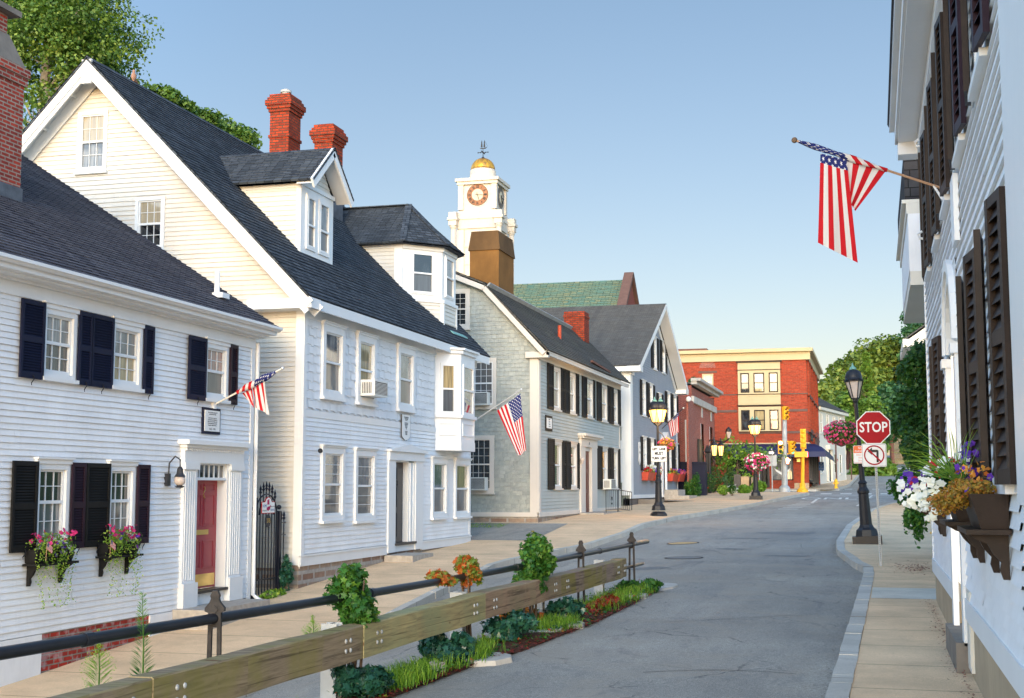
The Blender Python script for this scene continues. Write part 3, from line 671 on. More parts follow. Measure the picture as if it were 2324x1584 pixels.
# planted strip between the lanes
def xa(y): return interp(y, [(3,-5.55),(10,-5.4),(20,-4.75),(23.6,-4.5),(24.4,-4.1)])
def xb(y): return interp(y, [(3,-4.75),(9,-4.62),(12,-4.45),(14,-4.30),(15.4,-4.08),(17,-3.98),(18.3,-3.86),(22,-3.80),(23.6,-3.8),(24.4,-3.95)])
struct('planted_strip', strip(3, 24.4, xa, xb, 0, .3, 8, lambda x, y: H(x, y)+.06*math.sin(math.pi*max(0, min(1, (x-xa(y))/(xb(y)-xa(y)+.001))))+.012+.02*math.sin(x*17+y*11)), 'mulch', True)
rg = random.Random(11)
def stone(name, x, y, sx, sy, sz, lab, mat='sidewalk', grp=None):
    m = MB(); n = 9; z = H(x, y); a0 = rg.uniform(0, 6)
    top = [V(x+sx*math.cos(a0+k*6.283/n)*rg.uniform(.8, 1), y+sy*math.sin(a0+k*6.283/n)*rg.uniform(.8, 1), z+sz*rg.uniform(.85, 1)) for k in range(n)]
    bot = [V(p.x+(p.x-x)*.12, p.y+(p.y-y)*.12, z-.05) for p in top]; m.poly(top)
    for k in range(n): m.poly([bot[k], bot[(k+1) % n], top[(k+1) % n], top[k]])
    return tagged(name, m, mat, (x, y, z), lab, 'stone', grp)
for k, (px, py, sx, sy, sz, lab) in enumerate([(1100,1500,.32,.5,.06,'flat pale slab lying at the road edge beside the second timber post'),(1240,1435,.25,.6,.07,'long low stone edging the planted strip near the middle'),(1300,1425,.16,.35,.07,'small flat stone at the road edge past the middle ivy clump'),(1432,1358,.3,.55,.07,'broad flat stone under the last iron post'),(1500,1332,.35,.8,.03,'pale broken concrete patch at the tip of the strip'),(992,1530,.10,.12,.14,'small blocky gray rock standing beside the nearest dark ivy'),(1063,1502,.07,.07,.05,'little rounded pebble near the galvanized post')]):
    x, y = groad(px, py); stone('edging_stone', x, y, sx, sy, sz, lab, 'concrete' if k != 5 else 'granite', 'stones edging the planted strip')
# grass and litter
def grass(f, n, size, name='grass', mat='grass_blades', hh=(.12, .3), seed=3):
    rg = random.Random(seed); m = MB(); m.tone = []
    for _ in range(n):
        x, y = f(rg); z = H(x, y)+.04; a = rg.uniform(0, 6.283); h = rg.uniform(*hh); dx, dy = math.cos(a), math.sin(a); wv = size; ln = h*rg.uniform(.3, .9); px_, py_ = -dy*wv, dx*wv; t = rg.random(); i = len(m.v)
        m.v += [V(x-px_, y-py_, z), V(x+px_, y+py_, z), V(x+dx*ln*.4+px_*.8, y+dy*ln*.4+py_*.8, z+h*.65), V(x+dx*ln*.4-px_*.8, y+dy*ln*.4-py_*.8, z+h*.65), V(x+dx*ln, y+dy*ln, z+h*.92)]
        m.f += [(i, i+1, i+2, i+3), (i+3, i+2, i+4)]; m.tone += [t*.5, t*.5, t, t, min(1, t+.3)]
    o = part(name, m, mat); o['label'] = 'bright green grass'; o['kind'] = 'stuff'; o['category'] = 'grass'; return o
def gf(rg):
    y = rg.choice([rg.uniform(5, 11.4), rg.uniform(12.2, 13.8), rg.uniform(12.3, 15.6), rg.uniform(17, 18), rg.uniform(19.3, 23)]); t = rg.uniform(.05, .95)**.8; return xa(y)+(xb(y)-xa(y))*t, y
cl_ = [(gf(rg)) for _ in range(110)]
grass(lambda r: (lambda c: (c[0]+r.gauss(0, .07), c[1]+r.gauss(0, .14)))(r.choice(cl_)), 6500, .004, hh=(.05, .22))['label'] = 'bright green grass growing under the timber guard rail'
grass(lambda rg: (rg.uniform(-13.6, -11.9), 43.2-rg.random()*1.3), 1500, .012, hh=(.06, .16), seed=5)['label'] = 'short grass beside the driveway at the foot of the shingled wall'
def litter(f, n, size, mat, label, seed):
    rg = random.Random(seed); m = MB(); m.tone = []
    for _ in range(n):
        x, y = f(rg); leaves(m, (x, y, H(x, y)+(.03 if mat != 'grit' else .008)+(KH if x > xr(y) else 0)+rg.random()*.02), (.01,.01,.02), 1, size, OVAL, rg, 0, 2.5, (0, 1), 0)
    o = part('leaf_litter', m, mat); o['kind'] = 'stuff'; o['label'] = label; o['category'] = 'leaves'
litter(lambda rg: (lambda y: (xb(y)+.05-abs(rg.gauss(0, .13)), y))(rg.uniform(7, 24)), 2200, .045, 'leaf_red', 'red brown fallen leaves along the road edge of the strip', 8)
litter(lambda rg: (rg.gauss(.75, .25), rg.gauss(28.2, .7)), 260, .05, 'leaf_red', 'brown leaf litter drifted at the far corner of the right pavement', 9)
rg = random.Random(31)
for (mt, n, lab, lo, sh, sz) in (('leaf_ivy', 1500, 'mixed green ground cover leaves through the planted strip', .8, STAR, .055), ('leaf_autumn', 420, 'scattered orange and red creeper leaves in the planted strip', 1, STAR, .05), ('grit', 900, 'pale gravel and bark bits on the soil of the strip', 1, QUAD, .02)):
    m = MB(); m.tone = []
    for _ in range(n): y = rg.uniform(6, 24.2); x = xa(y)+(xb(y)-xa(y)+.05)*rg.random(); leaves(m, (x, y, H(x, y)+.04+abs(rg.gauss(0, .05 if mt != 'grit' else .004))), (.02,.02,.01), 1, sz, sh, rg, 0, 1.4, (0, lo), 0)
    o = part('ground_cover', m, mt); o['kind'] = 'stuff'; o['label'] = lab; o['category'] = 'ground cover'
# tar sealed cracks and worn edges of the carriageway
rg = random.Random(23); m = MB()
for k in range(11):
    y = rg.uniform(9, 60); x = rg.uniform(-3.4 if y < 24 else -6.5, xr(y)-.4); a = rg.choice([rg.uniform(-.25, .25), rg.uniform(1.2, 1.9)]); pts = [(x, y)]
    for _ in range(rg.randint(6, 16)): a += rg.uniform(-.45, .45)*.6; x += math.sin(a)*.28; y += math.cos(a)*.28; pts.append((x, y))
    for (p, q) in zip(pts, pts[1:]):
        if not (xl(q[1])+.2 < q[0] < xr(q[1])-.15) or (q[1] < 24.6 and q[0] < -3.5): break
        d = Vector((q[0]-p[0], q[1]-p[1], 0)).normalized(); n = V(-d.y, d.x, 0)*.008; m.poly([V(*p,0)-n, V(*q,0)-n, V(*q,0)+n, V(*p,0)+n])
for v in m.v: v.z = H(v.x, v.y)+.004
struct('sealed_cracks', m, 'tar')
litter(lambda rg: (lambda y: (xr(y)-.02-abs(rg.gauss(0, .10)), y))(rg.uniform(9, 45)), 1400, .022, 'grit', 'sand and grit gathered along the right kerb', 12)
litter(lambda rg: (lambda y: (.80-abs(rg.gauss(0, .07)), y))(rg.uniform(10, 21.5)), 420, .03, 'leaf_red', 'dry leaf bits along the foot of the right house', 13)
# markings and covers
def onroad(mb, off):
    for v in mb.v: v.z = H(v.x, v.y)+off
    return mb
m = MB()
for k in range(7): x = -3.4+k*1.25; m.poly([V(x, 87.2, 0), V(x+.7, 87.2, 0), V(x+.7, 89.6, 0), V(x, 89.6, 0)])
for (a, b) in ((84.6, 85.0),): m.poly([V(-3.6, a, 0), V(2.2, a, 0), V(2.2, b, 0), V(-3.6, b, 0)])
for k in range(9): x = -2.2+k*1.0; m.poly([V(x, 103.5, 0), V(x+.55, 103.5, 0), V(x+.55, 106, 0), V(x, 106, 0)])
for k in range(6): x = .8+k*1.0; m.poly([V(x, 168, 0), V(x+.5, 168, 0), V(x+.5, 173, 0), V(x, 173, 0)])
m.poly([V(-.9,66,0), V(-.78,66,0), V(-.1,84,0), V(-.22,84,0)]); m.poly([V(.9,80,0), V(5,77.5,0), V(5,77.9,0), V(.9,80.4,0)])
m.poly([V(-3.2,70,0), V(-3.05,70,0), V(-3.05,76,0), V(-3.2,76,0)])
for k in range(6): y = 62+k*1.8; m.poly([V(-4.3+k*.1,y,0), V(-3.4+k*.1,y,0), V(-3.4+k*.1,y+.35,0), V(-4.3+k*.1,y+.35,0)])
m.poly([V(-4.1,99.6,0), V(-3.9,99.6,0), V(-3.9,99.6,0)])
struct('road_markings', onroad(m, .006), 'marking')
tm = text('ONLY', 4.4, 'marking', 'raw', (-2.1, 77.5, 0), (1,0,0), (0,1,0), ext=0, sx=.34, bold=.03); struct('lane_lettering', onroad(tm, .006), 'marking')
for (px, py, r, lab) in ((1550,1233,.42,'round manhole cover, nearer the lamp post of the pair in the road'),(1552,1266,.42,'round manhole cover below the first one, level with the iron rail end')):
    x, y = groad(px, py); t = thing('manhole_cover', (x, y, H(x, y)), lab, 'manhole cover', 'manhole covers in the road')
    a = onroad(MB().lathe((x, y, 0), [(.01, 0), (r, 0)], 24), .008); part('lid', a, 'gold_brown' if py < 1250 else 'patch_asphalt', t)
    rr = MB()
    for k in range(24):
        t0, t1 = k*math.pi/12, (k+1)*math.pi/12; rr.poly([V(x+math.cos(q)*s, y+math.sin(q)*s, 0) for q, s in ((t0, r), (t1, r), (t1, r*1.13), (t0, r*1.13))])
    part('ring', onroad(rr, .010), 'iron_rust', t)
for (px, py, sx, sy) in ((1790,1210,1.1,.9),(1700,1222,.9,.25),(1660,1246,.5,.3),(1790,1262,.7,.25),(1470,1290,.5,.5)):
    x, y = groad(px, py); q = random.Random(px); struct('road_patch', onroad(MB().poly([V(x+sx*math.cos(k*.785)*q.uniform(.75,1), y+sy*math.sin(k*.785)*q.uniform(.75,1), 0) for k in range(8)]), .005), 'patch_asphalt')
# ---------------------------------------------------------------- house 1: white clapboard with navy shutters
f1 = FX(-12); f1s = FY(24.2, 1); Y0, Y1 = 12.5, 24.2
h1 = thing('clapboard_house', (-12, 18, H(-12, 18)), 'white clapboard house with navy shutters and a red front door', 'house')
ho = []
def rect(X, pl, pt, pb, pr, off=0): a, zt = onx(pl, pt, X); _, zb = onx(pl, pb, X); b, _ = onx(pr, (pt+pb)/2, X); return a, b, zb, zt
for i, (W, sa, sb, pn, pn2) in enumerate([((96,677,853,169),(45,95),(172,206),'pane_curtain','pane_dark'),((252,714,878,318),(206,250),(318,347),'pane_curtain','pane_warm'),((463,762,908,514),(428,461),(514,538),'pane_rose','pane_screen')]):
    a, b, z0, z1 = rect(-12, *W); z0 = 1.66; z1 = 2.70
    w_ = win(h1, f1, a, b, z0, z1, .085, .07, (3, 2), pn, pn2, holes=ho, meet=.52, gridlow=(i != 2))
    y0, y1 = onx(sa[0], 760, -11.95)[0], a-.01; shutter(w_, f1, y0, y1, z0-.06, z1+.06, 'navy_paint', .05, .042)
    y1 = onx(sb[1], 800, -11.95)[0]; shutter(w_, f1, b+.02, y1, z0-.06, z1+.06, 'navy_paint' if i != 2 else 'plum_paint', .05, .042)
for i, (W, sa, sb) in enumerate([((79,1056,1239,151),(24,76),(153,190)),((243,1063,1231,301),(192,240),(303,336))]):
    a, b, z0, z1 = rect(-12, *W); z0 = -.88; z1 = .36
    w_ = win(h1, f1, a, b, z0, z1, .085, .07, (3, 2), 'pane_dark', 'pane_curtain', holes=ho, meet=.55)
    y0 = onx(sa[0], 1150, -11.95)[0]; shutter(w_, f1, y0, a-.01, z0-.05, z1+.03, 'black_paint', .05, .042)
    y1 = onx(sb[1], 1150, -11.95)[0]; shutter(w_, f1, b+.02, y1, z0-.05, z1+.03, 'plum_paint', .05, .042)
# door
da, db = onx(440,1200,-12)[0], onx(508,1200,-12)[0]; dz0, dz1 = -1.86, .14
pa, pb_ = onx(405,1200,-12)[0], onx(540,1200,-12)[0]; ho.append((pa+.02, pb_-.02, -2.3, .86))
d = MB(f1)
for (a, b) in ((pa, da-.04), (db+.04, pb_)):
    d.box(a, b, -2.15, -1.7, 0, .13); d.box(a+.02, b-.02, -1.7, .33, 0, .08); d.box(a, b, .33, .45, 0, .12)
    for k in range(5): u = a+.06+k*(b-a-.14)/4.5; d.box(u, u+.02, -1.65, .3, .08, .094)
d.box(da-.04, da, -1.9, .45, -.20, .05); d.box(db, db+.04, -1.9, .45, -.20, .05); d.box(da, db, .14, .19, -.20, .03)
d.box(pa-.01, pb_+.01, .45, .72, 0, .10); d.box(pa-.05, pb_+.05, .72, .78, 0, .16); d.box(pa-.12, pb_+.10, .78, .86, 0, .24)
for k in range(26): u = pa+k*(pb_-pa)/26; d.box(u, u+.03, .67, .718, .10, .135)
for k in range(7): u = da+k*(db-da-.02)/6; d.box(u, u+.022, .19, .42, -.05, -.02)
d.box(da, db, .42, .45, -.05, 0); d.box(da, db, -2.15, -1.92, -.02, .02)
part('door_surround', d, 'white_trim', h1); part('transom_pane', MB(f1).fp([(da,-.04,.19),(db,-.04,.19),(db,-.04,.42),(da,-.04,.42)]), 'pane_dark', h1)
part('threshold', MB(f1).box(da-.06, db+.06, -1.92, -1.87, -.20, .10), 'dark_metal', h1)
dd = MB(f1); dd.box(da, db, dz0, dz1, -.21, -.16); L = db-da
for (z0, z1) in ((-1.5, -.98), (-.72, -.12), (-.06, .08)):
    for (a, b) in ((da+.10*L, da+.46*L), (da+.54*L, da+.9*L)): dd.box(a, b, z0, z0+.02, -.16, -.145); dd.box(a, b, z1-.02, z1, -.16, -.145); dd.box(a, a+.02, z0+.02, z1-.02, -.16, -.145); dd.box(b-.02, b, z0+.02, z1-.02, -.16, -.145); dd.box(a+.05, b-.05, z0+.05, z1-.05, -.16, -.152)
D = part('door', dd, 'red_door', h1)
part('kick_plate', MB(f1).box(da+.05, db-.05, -1.82, -1.60, -.16, -.152), 'brass', D); part('mail_slot', MB(f1).box(da+.3*L, da+.7*L, -.87, -.78, -.16, -.14), 'brass', D)
part('knocker', MB().tube([f1.p(da+.5*L+.03*math.sin(k*1.2), -.12, .02-k*.035) for k in range(7)], .012, 6), 'brass', D)
# walls
m = MB(f1); clap(m, f1, -2.16, 2.78, .094, Y0, 24.06, ho, .021); fill(m, f1, -2.16, 2.9, Y0, 24.1, ho, -.013)
fs = FY(24.2, 1); m.fr = fs; clap(m, fs, -2.16, 2.9, .094, -24, -12.1, (), .02)
m.fp([(-24, 0, 2.9), (-12, 0, 2.9), (-18, 0, 7.0)]); part('wall', m, 'white_paint', h1)
m = MB(f1); m.box(24.06, 24.2, -2.3, 2.9, -.05, .035); m.box(Y0, 24.2, 2.78, 3.02, 0, .045); m.box(Y0, 24.25, 3.02, 3.06, 0, .30); m.box(Y0, 24.3, 3.05, 3.12, .28, .36)
m.prism([(Y0, 2.98), (24.22, 2.98), (24.22, 3.02), (Y0, 3.02)], .05, .12); m.fr = fs; m.box(-12.14, -12, -2.3, 2.9, 0, .03); part('trim_boards', m, 'white_trim', h1)
part('base_panel', MB(f1).box(Y0, 17.40, -3.2, -2.16, -.05, .028), 'white_paint', h1); part('base_panel', MB(f1).box(20.45, pa, -3.0, -2.16, -.05, .028), 'white_paint', h1)
part('foundation', MB(f1).box(17.40, 20.45, -3.2, -2.16, -.2, .0).box(pa, 24.2, -2.9, -2.16, -.2, -.01), 'brick_base', h1)
# gutter (half round) and downspout
pts = []
gm = MB(); n = 8; rr = .07
for k in range(n): a0, a1 = math.pi+k*math.pi/n, math.pi+(k+1)*math.pi/n; q = [V(-11.56+rr*math.cos(a0), Y0, 3.20+rr*math.sin(a0)), V(-11.56+rr*math.cos(a0), 24.42, 3.20+rr*math.sin(a0)), V(-11.56+rr*math.cos(a1), 24.42, 3.20+rr*math.sin(a1)), V(-11.56+rr*math.cos(a1), Y0, 3.20+rr*math.sin(a1))]; gm.poly(q)
gm.wbox(-11.50, -11.47, Y0, 24.42, 3.17, 3.22); gm.wbox(-11.68, -11.60, Y0, 24.40, 3.06, 3.20); part('gutter', gm, 'white_trim', h1)
part('downspout', MB().tube([(-11.94,24.26,2.9), (-11.94,24.26,-2.1), (-11.80,24.28,-2.22), (-11.72,24.28,-2.24)], .045, 8), 'white_trim', h1)
m = MB(); t_ = .645; roof(m, (-11.60,Y0,3.24), (-11.60,24.5,3.24), (-18.0,Y0,3.24+6.4*t_), (-18.0,24.5,3.24+6.4*t_), .14); roof(m, (-24.4,Y0,3.24), (-24.4,24.5,3.24), (-18.0,Y0,3.24+6.4*t_), (-18.0,24.5,3.24+6.4*t_), .14)
part('roof', m, 'roof_charcoal', h1)
m = MB(); 
for sx, ex in ((-11.62, 1), (-24.38, -1)): m.beam((sx, 24.47, 3.14), (-18, 24.47, 3.14+6.4*t_), .05, .15)
part('rake_board', m, 'white_trim', h1)
v = MB(); q = V(-12.4, 23.35, 3.24+.8*t_); v.tube([q, q+V(0,0,.5)], .055, 10); v.box(-12.55, -12.2, q.z-.05, q.z+.05, 23.2, 23.5); part('vent_pipe', v, 'white_trim', h1)
ch = MB(); cx0, cx1, cy0, cy1 = -16.6, -14.32, 17.2, 19.7
ch.wbox(cx0, cx1, cy0, cy1, 4.2, 7.05); ch.wbox(cx0-.04, cx1+.04, cy0-.04, cy1+.04, 7.05, 7.2); ch.wbox(cx0-.07, cx1+.07, cy0-.07, cy1+.07, 7.2, 7.36); C1 = part('chimney', ch, 'brick_chimney', h1)
cc = MB(); a, b, c, e = cx0-.02, cx1+.02, cy0-.02, cy1+.02; P = [V(a,c,7.36), V(b,c,7.36), V(b,e,7.36), V(a,e,7.36)]; Q = [V(a+.22,c+.22,7.95), V(b-.22,c+.22,7.95), V(b-.22,e-.22,7.95), V(a+.22,e-.22,7.95)]; cc.hexa(P+Q); part('mortar_cap', cc, 'stucco_gray', C1)
cc = MB()
for (x, y) in ((a+.25,c+.25),(b-.52,c+.25),(b-.52,e-.52),(a+.25,e-.52)): cc.wbox(x, x+.27, y, y+.27, 7.9, 8.3)
part('cap_piers', cc, 'brick_chimney', C1); part('cap_slab', MB().wbox(a+.08, b-.08, c+.08, e-.08, 8.3, 8.4), 'stucco_gray', C1)
part('flue_liner', MB().wbox(-15.75, -15.25, 18.0, 18.6, 7.9, 8.75), 'clay', C1)
part('flashing', MB().wbox(cx0-.03, cx1+.03, cy0-.03, cy1+.03, 4.5, 5.22), 'lead', C1)
st = MB(); sa_, sb_ = 21.2, 23.6; st.fr = f1; st.prism([(sa_, -2.9), (sb_, -2.9), (sb_, -2.13), (sa_, -2.13)], .02, .75); tagged('granite_step', st, 'granite', (-11.6, 21.5, -2.6), 'gray granite doorstep below the red door', 'step', 'granite doorsteps')
# plaque, wall lantern, flower boxes, gate
pl = thing('history_plaque', f1.p(onx(479,960,-12)[0], .03, .9), 'black framed white sign dated 1623 to 1795 above the red door', 'plaque'); a, b = onx(459,960,-11.96)[0], onx(499,960,-11.96)[0]
part('frame', MB(f1).box(a, b, 1.00, 1.49, .022, .05), 'navy_paint', pl); part('board', MB(f1).box(a+.06, b-.05, 1.05, 1.44, .05, .065), 'sign_white', pl)
lines = ['Built by Captain William Harlow in 1795', 'for his new bride, Sally Tribble.', '', 'This house sits on the original site of', '"The Common House" established by the', 'Pilgrims in 1621. Here the Pilgrims stored', 'food and housed their families until land', 'was granted to establish their homes.']
for k, ln in enumerate(lines):
    if ln: text(ln, .030, 'sign_ink', pl, f1.p((a+b)/2, .068, 1.40-k*.034), (0,1,0), (0,0,1), ext=.0005, sx=.72)
text('1623 - 1795', .05, 'sign_ink', pl, f1.p((a+b)/2, .068, 1.09), (0,1,0), (0,0,1), ext=.0005)
lt = thing('wall_lantern', px3(393, 1090, -11.97), 'dark onion shaped wall lantern left of the red door', 'lantern'); q = px3(408, 1090, -11.72)
part('bracket', MB().wbox(-12, -11.93, q.y-.06, q.y+.06, q.z-.1, q.z+.12).tube([(-11.95,q.y,q.z), (-11.93,q.y,q.z+.3), (-11.82,q.y,q.z+.42), (-11.72,q.y,q.z+.36), (-11.72,q.y,q.z+.22)], .014, 6), 'dark_metal', lt)
part('lamp_glass', MB().ball(q, .10), 'lamp_glass', lt, True); part('cap', MB().lathe(q, [(.10,.06),(.06,.12),(.05,.2),(.02,.24)], 10).lathe(q, [(.09,-.10),(.06,-.13),(.05,-.08)], 10), 'dark_metal', lt)
def flowerbox(u0, u1, z, dep, fr, lab, mats, seed, boxmat='black_paint', brk=True, hgt=.2, n=750, sz=.05, fsz=.075, trail=True):
    rg = random.Random(seed); t = thing('flower_box', fr.p((u0+u1)/2, dep/2, z), lab, 'flower box', 'window flower boxes'); P = fr.p
    bx = MB(); A = [P(u0,.03,z), P(u1,.03,z), P(u1,dep*.75,z), P(u0,dep*.75,z)]; B = [P(u0-.03,.03,z+hgt), P(u1+.03,.03,z+hgt), P(u1+.03,dep,z+hgt), P(u0-.03,dep,z+hgt)]; bx.hexa(A+B); bx.fr = fr; part('planter', bx, boxmat, t)
    if brk:
        bm = MB(fr); bm.box(u0-.05, u1+.05, z-.035, z-.002, .02, dep+.03); part('shelf', bm, boxmat, t)
        for u in (u0+.05, u1-.10):
            f = Fr(P(u, 0, 0), fr.N, fr.U); br = MB(f); prof = [(.03, z-.04), (dep, z-.04), (dep*.85, z-.07), (dep*.6, z-.10), (dep*.48, z-.165), (dep*.3, z-.22), (.09, z-.27), (.07, z-.33), (.03, z-.33)]; br.prism(prof, 0, .05); part('bracket', br, boxmat, t)
    c = P((u0+u1)/2, dep*.55, z+hgt+.06); k_ = 1.25 if trail else 1; r = ((abs(fr.U.x)*(u1-u0)/2+abs(fr.N.x)*dep*.8)*k_, (abs(fr.U.y)*(u1-u0)/2+abs(fr.N.y)*dep*.8)*k_, .16*k_)
    lm = leaves(MB(), c, r, n, sz, OVAL, rg, .2, .4, (0, 1))
    if trail:
        for k in range(40):
            u = u0-.06+(u1-u0)*rg.random(); L = rg.uniform(.15, .55) if rg.random() < .7 else .9
            for q_ in range(int(L/.035)): leaves(lm, P(u+rg.uniform(-.03,.03)+.08*math.sin(q_*.3+k), dep+rg.uniform(.0,.05), z+hgt-q_*.035), (.02,.02,.02), 1, sz*.75, OVAL, rg, 0, .2, (.3, 1))
    part('foliage', lm, mats[0][0], t)
    for (mt, cnt, (fa, fb), dz) in mats[1:]:
        fm = MB(); fm.tone = []
        for _ in range(cnt): u = u0+(u1-u0)*rg.uniform(fa, fb); leaves(fm, P(u, dep*rg.uniform(.3, 1.15), z+hgt+dz+rg.uniform(-.08, .16)), (.02,.02,.02), 1, fsz, PETAL, rg, 0, .5, (0, 1), 0, face=fr.N*.6)
        part('blossom', fm, mt, t)
    return t
a, b = onx(74,1240,-11.85)[0], onx(158,1240,-11.85)[0]; flowerbox(a, b, -1.10, .26, f1, 'black bracket box of magenta flowers and trailing vines under the left ground floor window', [('leaf_lime',), ('petal_pink', 46, (0,1), .10), ('petal_purple', 30, (.3,.9), -.04), ('petal_white', 16, (.6,1), .0)], 1)
a, b = onx(237,1230,-11.85)[0], onx(306,1230,-11.85)[0]; flowerbox(a, b, -1.08, .26, f1, 'black bracket box of magenta flowers under the window nearest the red door', [('leaf_lime',), ('petal_pink', 50, (0,1), .14), ('petal_purple', 22, (.3,.9), -.02), ('petal_white', 14, (.6,1), .0)], 2)
for (px, py, yy, lab) in ((105,1242,None,'tiny flag stuck in the left magenta flower box'),(250,1236,None,'tiny flag stuck in the flower box nearest the red door')):
    q = px3(px, py, -11.62); t = thing('small_flag', q, lab, 'flag', 'little stick flags'); part('stick', MB().tube([q+V(0,0,-.2), q+V(0,.02,.08)], .004, 5), 'wood_pole', t); flag(t, [(q+V(0,.02,.08), q+V(0,0,-.02), q+V(.02,.12,-.10), q+V(.02,.13,-.01), 0, 1, 1, 0)], .006, (1,0,0), 1, 6, 6)
gf_ = FX(-12.0); G0, G1 = 24.32, 25.55; gt = thing('iron_gate', (-12.0, 24.9, -2.25), 'black arched iron gate with spear tips between the two white houses', 'gate')
part('post', MB(gf_).box(G0, G0+.06, -2.3, -.48, -.03, .03).ball(gf_.p(G0+.03, 0, -.42), .045), 'gate_black', gt)
m = MB(gf_); m.box(G1-.07, G1, -2.3, -.48, -.035, .035); m.ball(gf_.p(G1-.035, 0, -.40), .05); part('post', m, 'gate_black', gt)
m = MB(gf_); m.box(G0+.08, G0+.11, -2.15, -.5, -.015, .015); m.box(G1-.16, G1-.13, -2.15, -.5, -.015, .015); m.box(G0+.11, G1-.16, -1.86, -1.83, -.012, .012); c0 = (G0+G1)/2-.02; R0 = (G1-G0)/2-.12
for R in (R0, R0-.16): m.tube([gf_.p(c0-R*math.cos(k*math.pi/14), 0, -.55+R*.85*math.sin(k*math.pi/14)) for k in range(15)], .016, 6)
for k in range(7):
    u = G0+.18+k*(G1-G0-.42)/6; top = -.55+R0*.85*math.sqrt(max(0, 1-((u-c0)/R0)**2))+.12; m.box(u-.009, u+.009, -2.15, top, -.009, .009)
    if 0 < k < 7: m.lathe(gf_.p(u, 0, top), [(.012,-.05),(.03,-.02),(.032,.0),(.016,.02),(.03,.05),(.001,.15)], 6)
part('gate_leaf', m, 'gate_black', gt)
m = MB(gf_)
for k in range(2): u = G1+.08+k*.13; m.box(u-.009, u+.009, -1.9, -.62, -.009, .009); m.lathe(gf_.p(u, 0, -.62), [(.012,-.05),(.03,-.02),(.03,0),(.016,.02),(.03,.05),(.001,.15)], 6)
m.box(G1, G1+.3, -.73, -.71, -.008, .008); m.box(G1, G1+.3, -.99, -.97, -.008, .008); part('side_railing', m, 'gate_black', gt)
sg = thing('welcome_sign', gf_.p(c0, .04, -.42), 'small white sign reading home of the free on the iron gate', 'sign'); m = MB(gf_); a, b = c0-.30, c0+.30
m.prism([(a,-.52),(b,-.52),(b,-.28),(c0+.16,-.28),(c0+.1,-.21),(c0,-.18),(c0-.1,-.21),(c0-.16,-.28),(a,-.28)], .03, .045); part('rim', m, 'sign_red', sg)
m = MB(gf_); m.prism([(a+.015,-.505),(b-.015,-.505),(b-.015,-.295),(c0+.15,-.295),(c0+.09,-.225),(c0,-.195),(c0-.09,-.225),(c0-.15,-.295),(a+.015,-.295)], .045, .049); part('board', m, 'sign_white', sg)
text('HOME', .085, 'sign_blue', sg, gf_.p(a+.12, .051, -.37), (0,1,0), (0,0,1), ext=.0005, sx=.8); text('of the free', .045, 'sign_ink', sg, gf_.p(a+.12, .051, -.46), (0,1,0), (0,0,1), ext=.0005); text('Because of the', .038, 'sign_ink', sg, gf_.p(b-.12, .051, -.38), (0,1,0), (0,0,1), ext=.0005, sx=.85); text('BRAVE', .06, 'sign_blue', sg, gf_.p(b-.12, .051, -.45), (0,1,0), (0,0,1), ext=.0005)
part('hat_emblem', MB(gf_).prism([(c0-.06,-.34),(c0+.03,-.34),(c0+.02,-.23),(c0-.06,-.25)], .049, .053).prism([(c0-.1,-.43),(c0-.03,-.47),(c0+.06,-.44),(c0+.1,-.35),(c0+.03,-.38),(c0-.04,-.38)], .049, .053), 'petal_pink', sg)
t = thing('number_sign', gf_.p(c0+.02, .03, -.67), 'black oval sign 27B on the iron gate', 'sign'); m = MB(gf_); m.prism([(c0+.02+.13*math.cos(k*.3927), -.67+.13*math.sin(k*.3927)) for k in range(16)], .02, .035); part('plate', m, 'gate_black', t); text('27B', .13, 'brass', t, gf_.p(c0+.03, .038, -.67), (0,1,0), (0,0,1), ext=.001, sx=.8)
# garden behind the gate
bush('garden_plant', (-12.7, 24.95, -1.5), (.4,.45,.75), 900, .08, 'leaf_maple', 'dark leafy plants with red blooms behind the iron gate', 21, clumps=8, extra=[('petal_red', 14, .07, PETAL, (0,1)), ('petal_purple', 20, .05, PETAL, (0,1))])
bush('ivy', (-11.93, 25.75, -1.75), (.16,.32,.48), 900, .075, 'leaf_ivy_dark', 'ivy climbing the wall corner right of the iron gate', 22, STAR, cat='ivy', clumps=8, tone=(.4, 1))
bush('ivy', (-11.85, 25.0, -2.15), (.15,.55,.1), 260, .07, 'leaf_lime', 'low green ivy creeping along the foot of the iron gate', 23, STAR, cat='ivy', stem=False)
# flag 1
yb, zb = onx(487, 918, -11.95); fg = thing('house_flag', (-11.95, yb, zb), 'partly furled flag on a pale pole from the house with navy shutters', 'flag', 'flags flown from the houses'); A = V(-11.95, yb, zb); T = py3(641, 836, yb+.25)
part('pole', MB().tube([A, T], .018, 8), 'cream_white', fg); part('finial', MB().ball(T, .035), 'aluminium', fg); part('bracket', MB().wbox(-12, -11.93, yb-.05, yb+.05, zb-.08, zb+.08), 'white_trim', fg)
W0 = A.lerp(T, .33); W1 = A.lerp(T, .9); e = yb+.2
flag(fg, [(py3(572,878,e), py3(601,865,e), py3(612,942,e), py3(580,925,e), .45, 1, 0, 6/13), (py3(548,893,e), py3(572,880,e), py3(578,925,e), py3(568,916,e), .5, 1, .4, 0)], .03, (.3,.9,0), 4, 16, 18, wrap=(W0, W1, .05, .3, .0, 1.0))
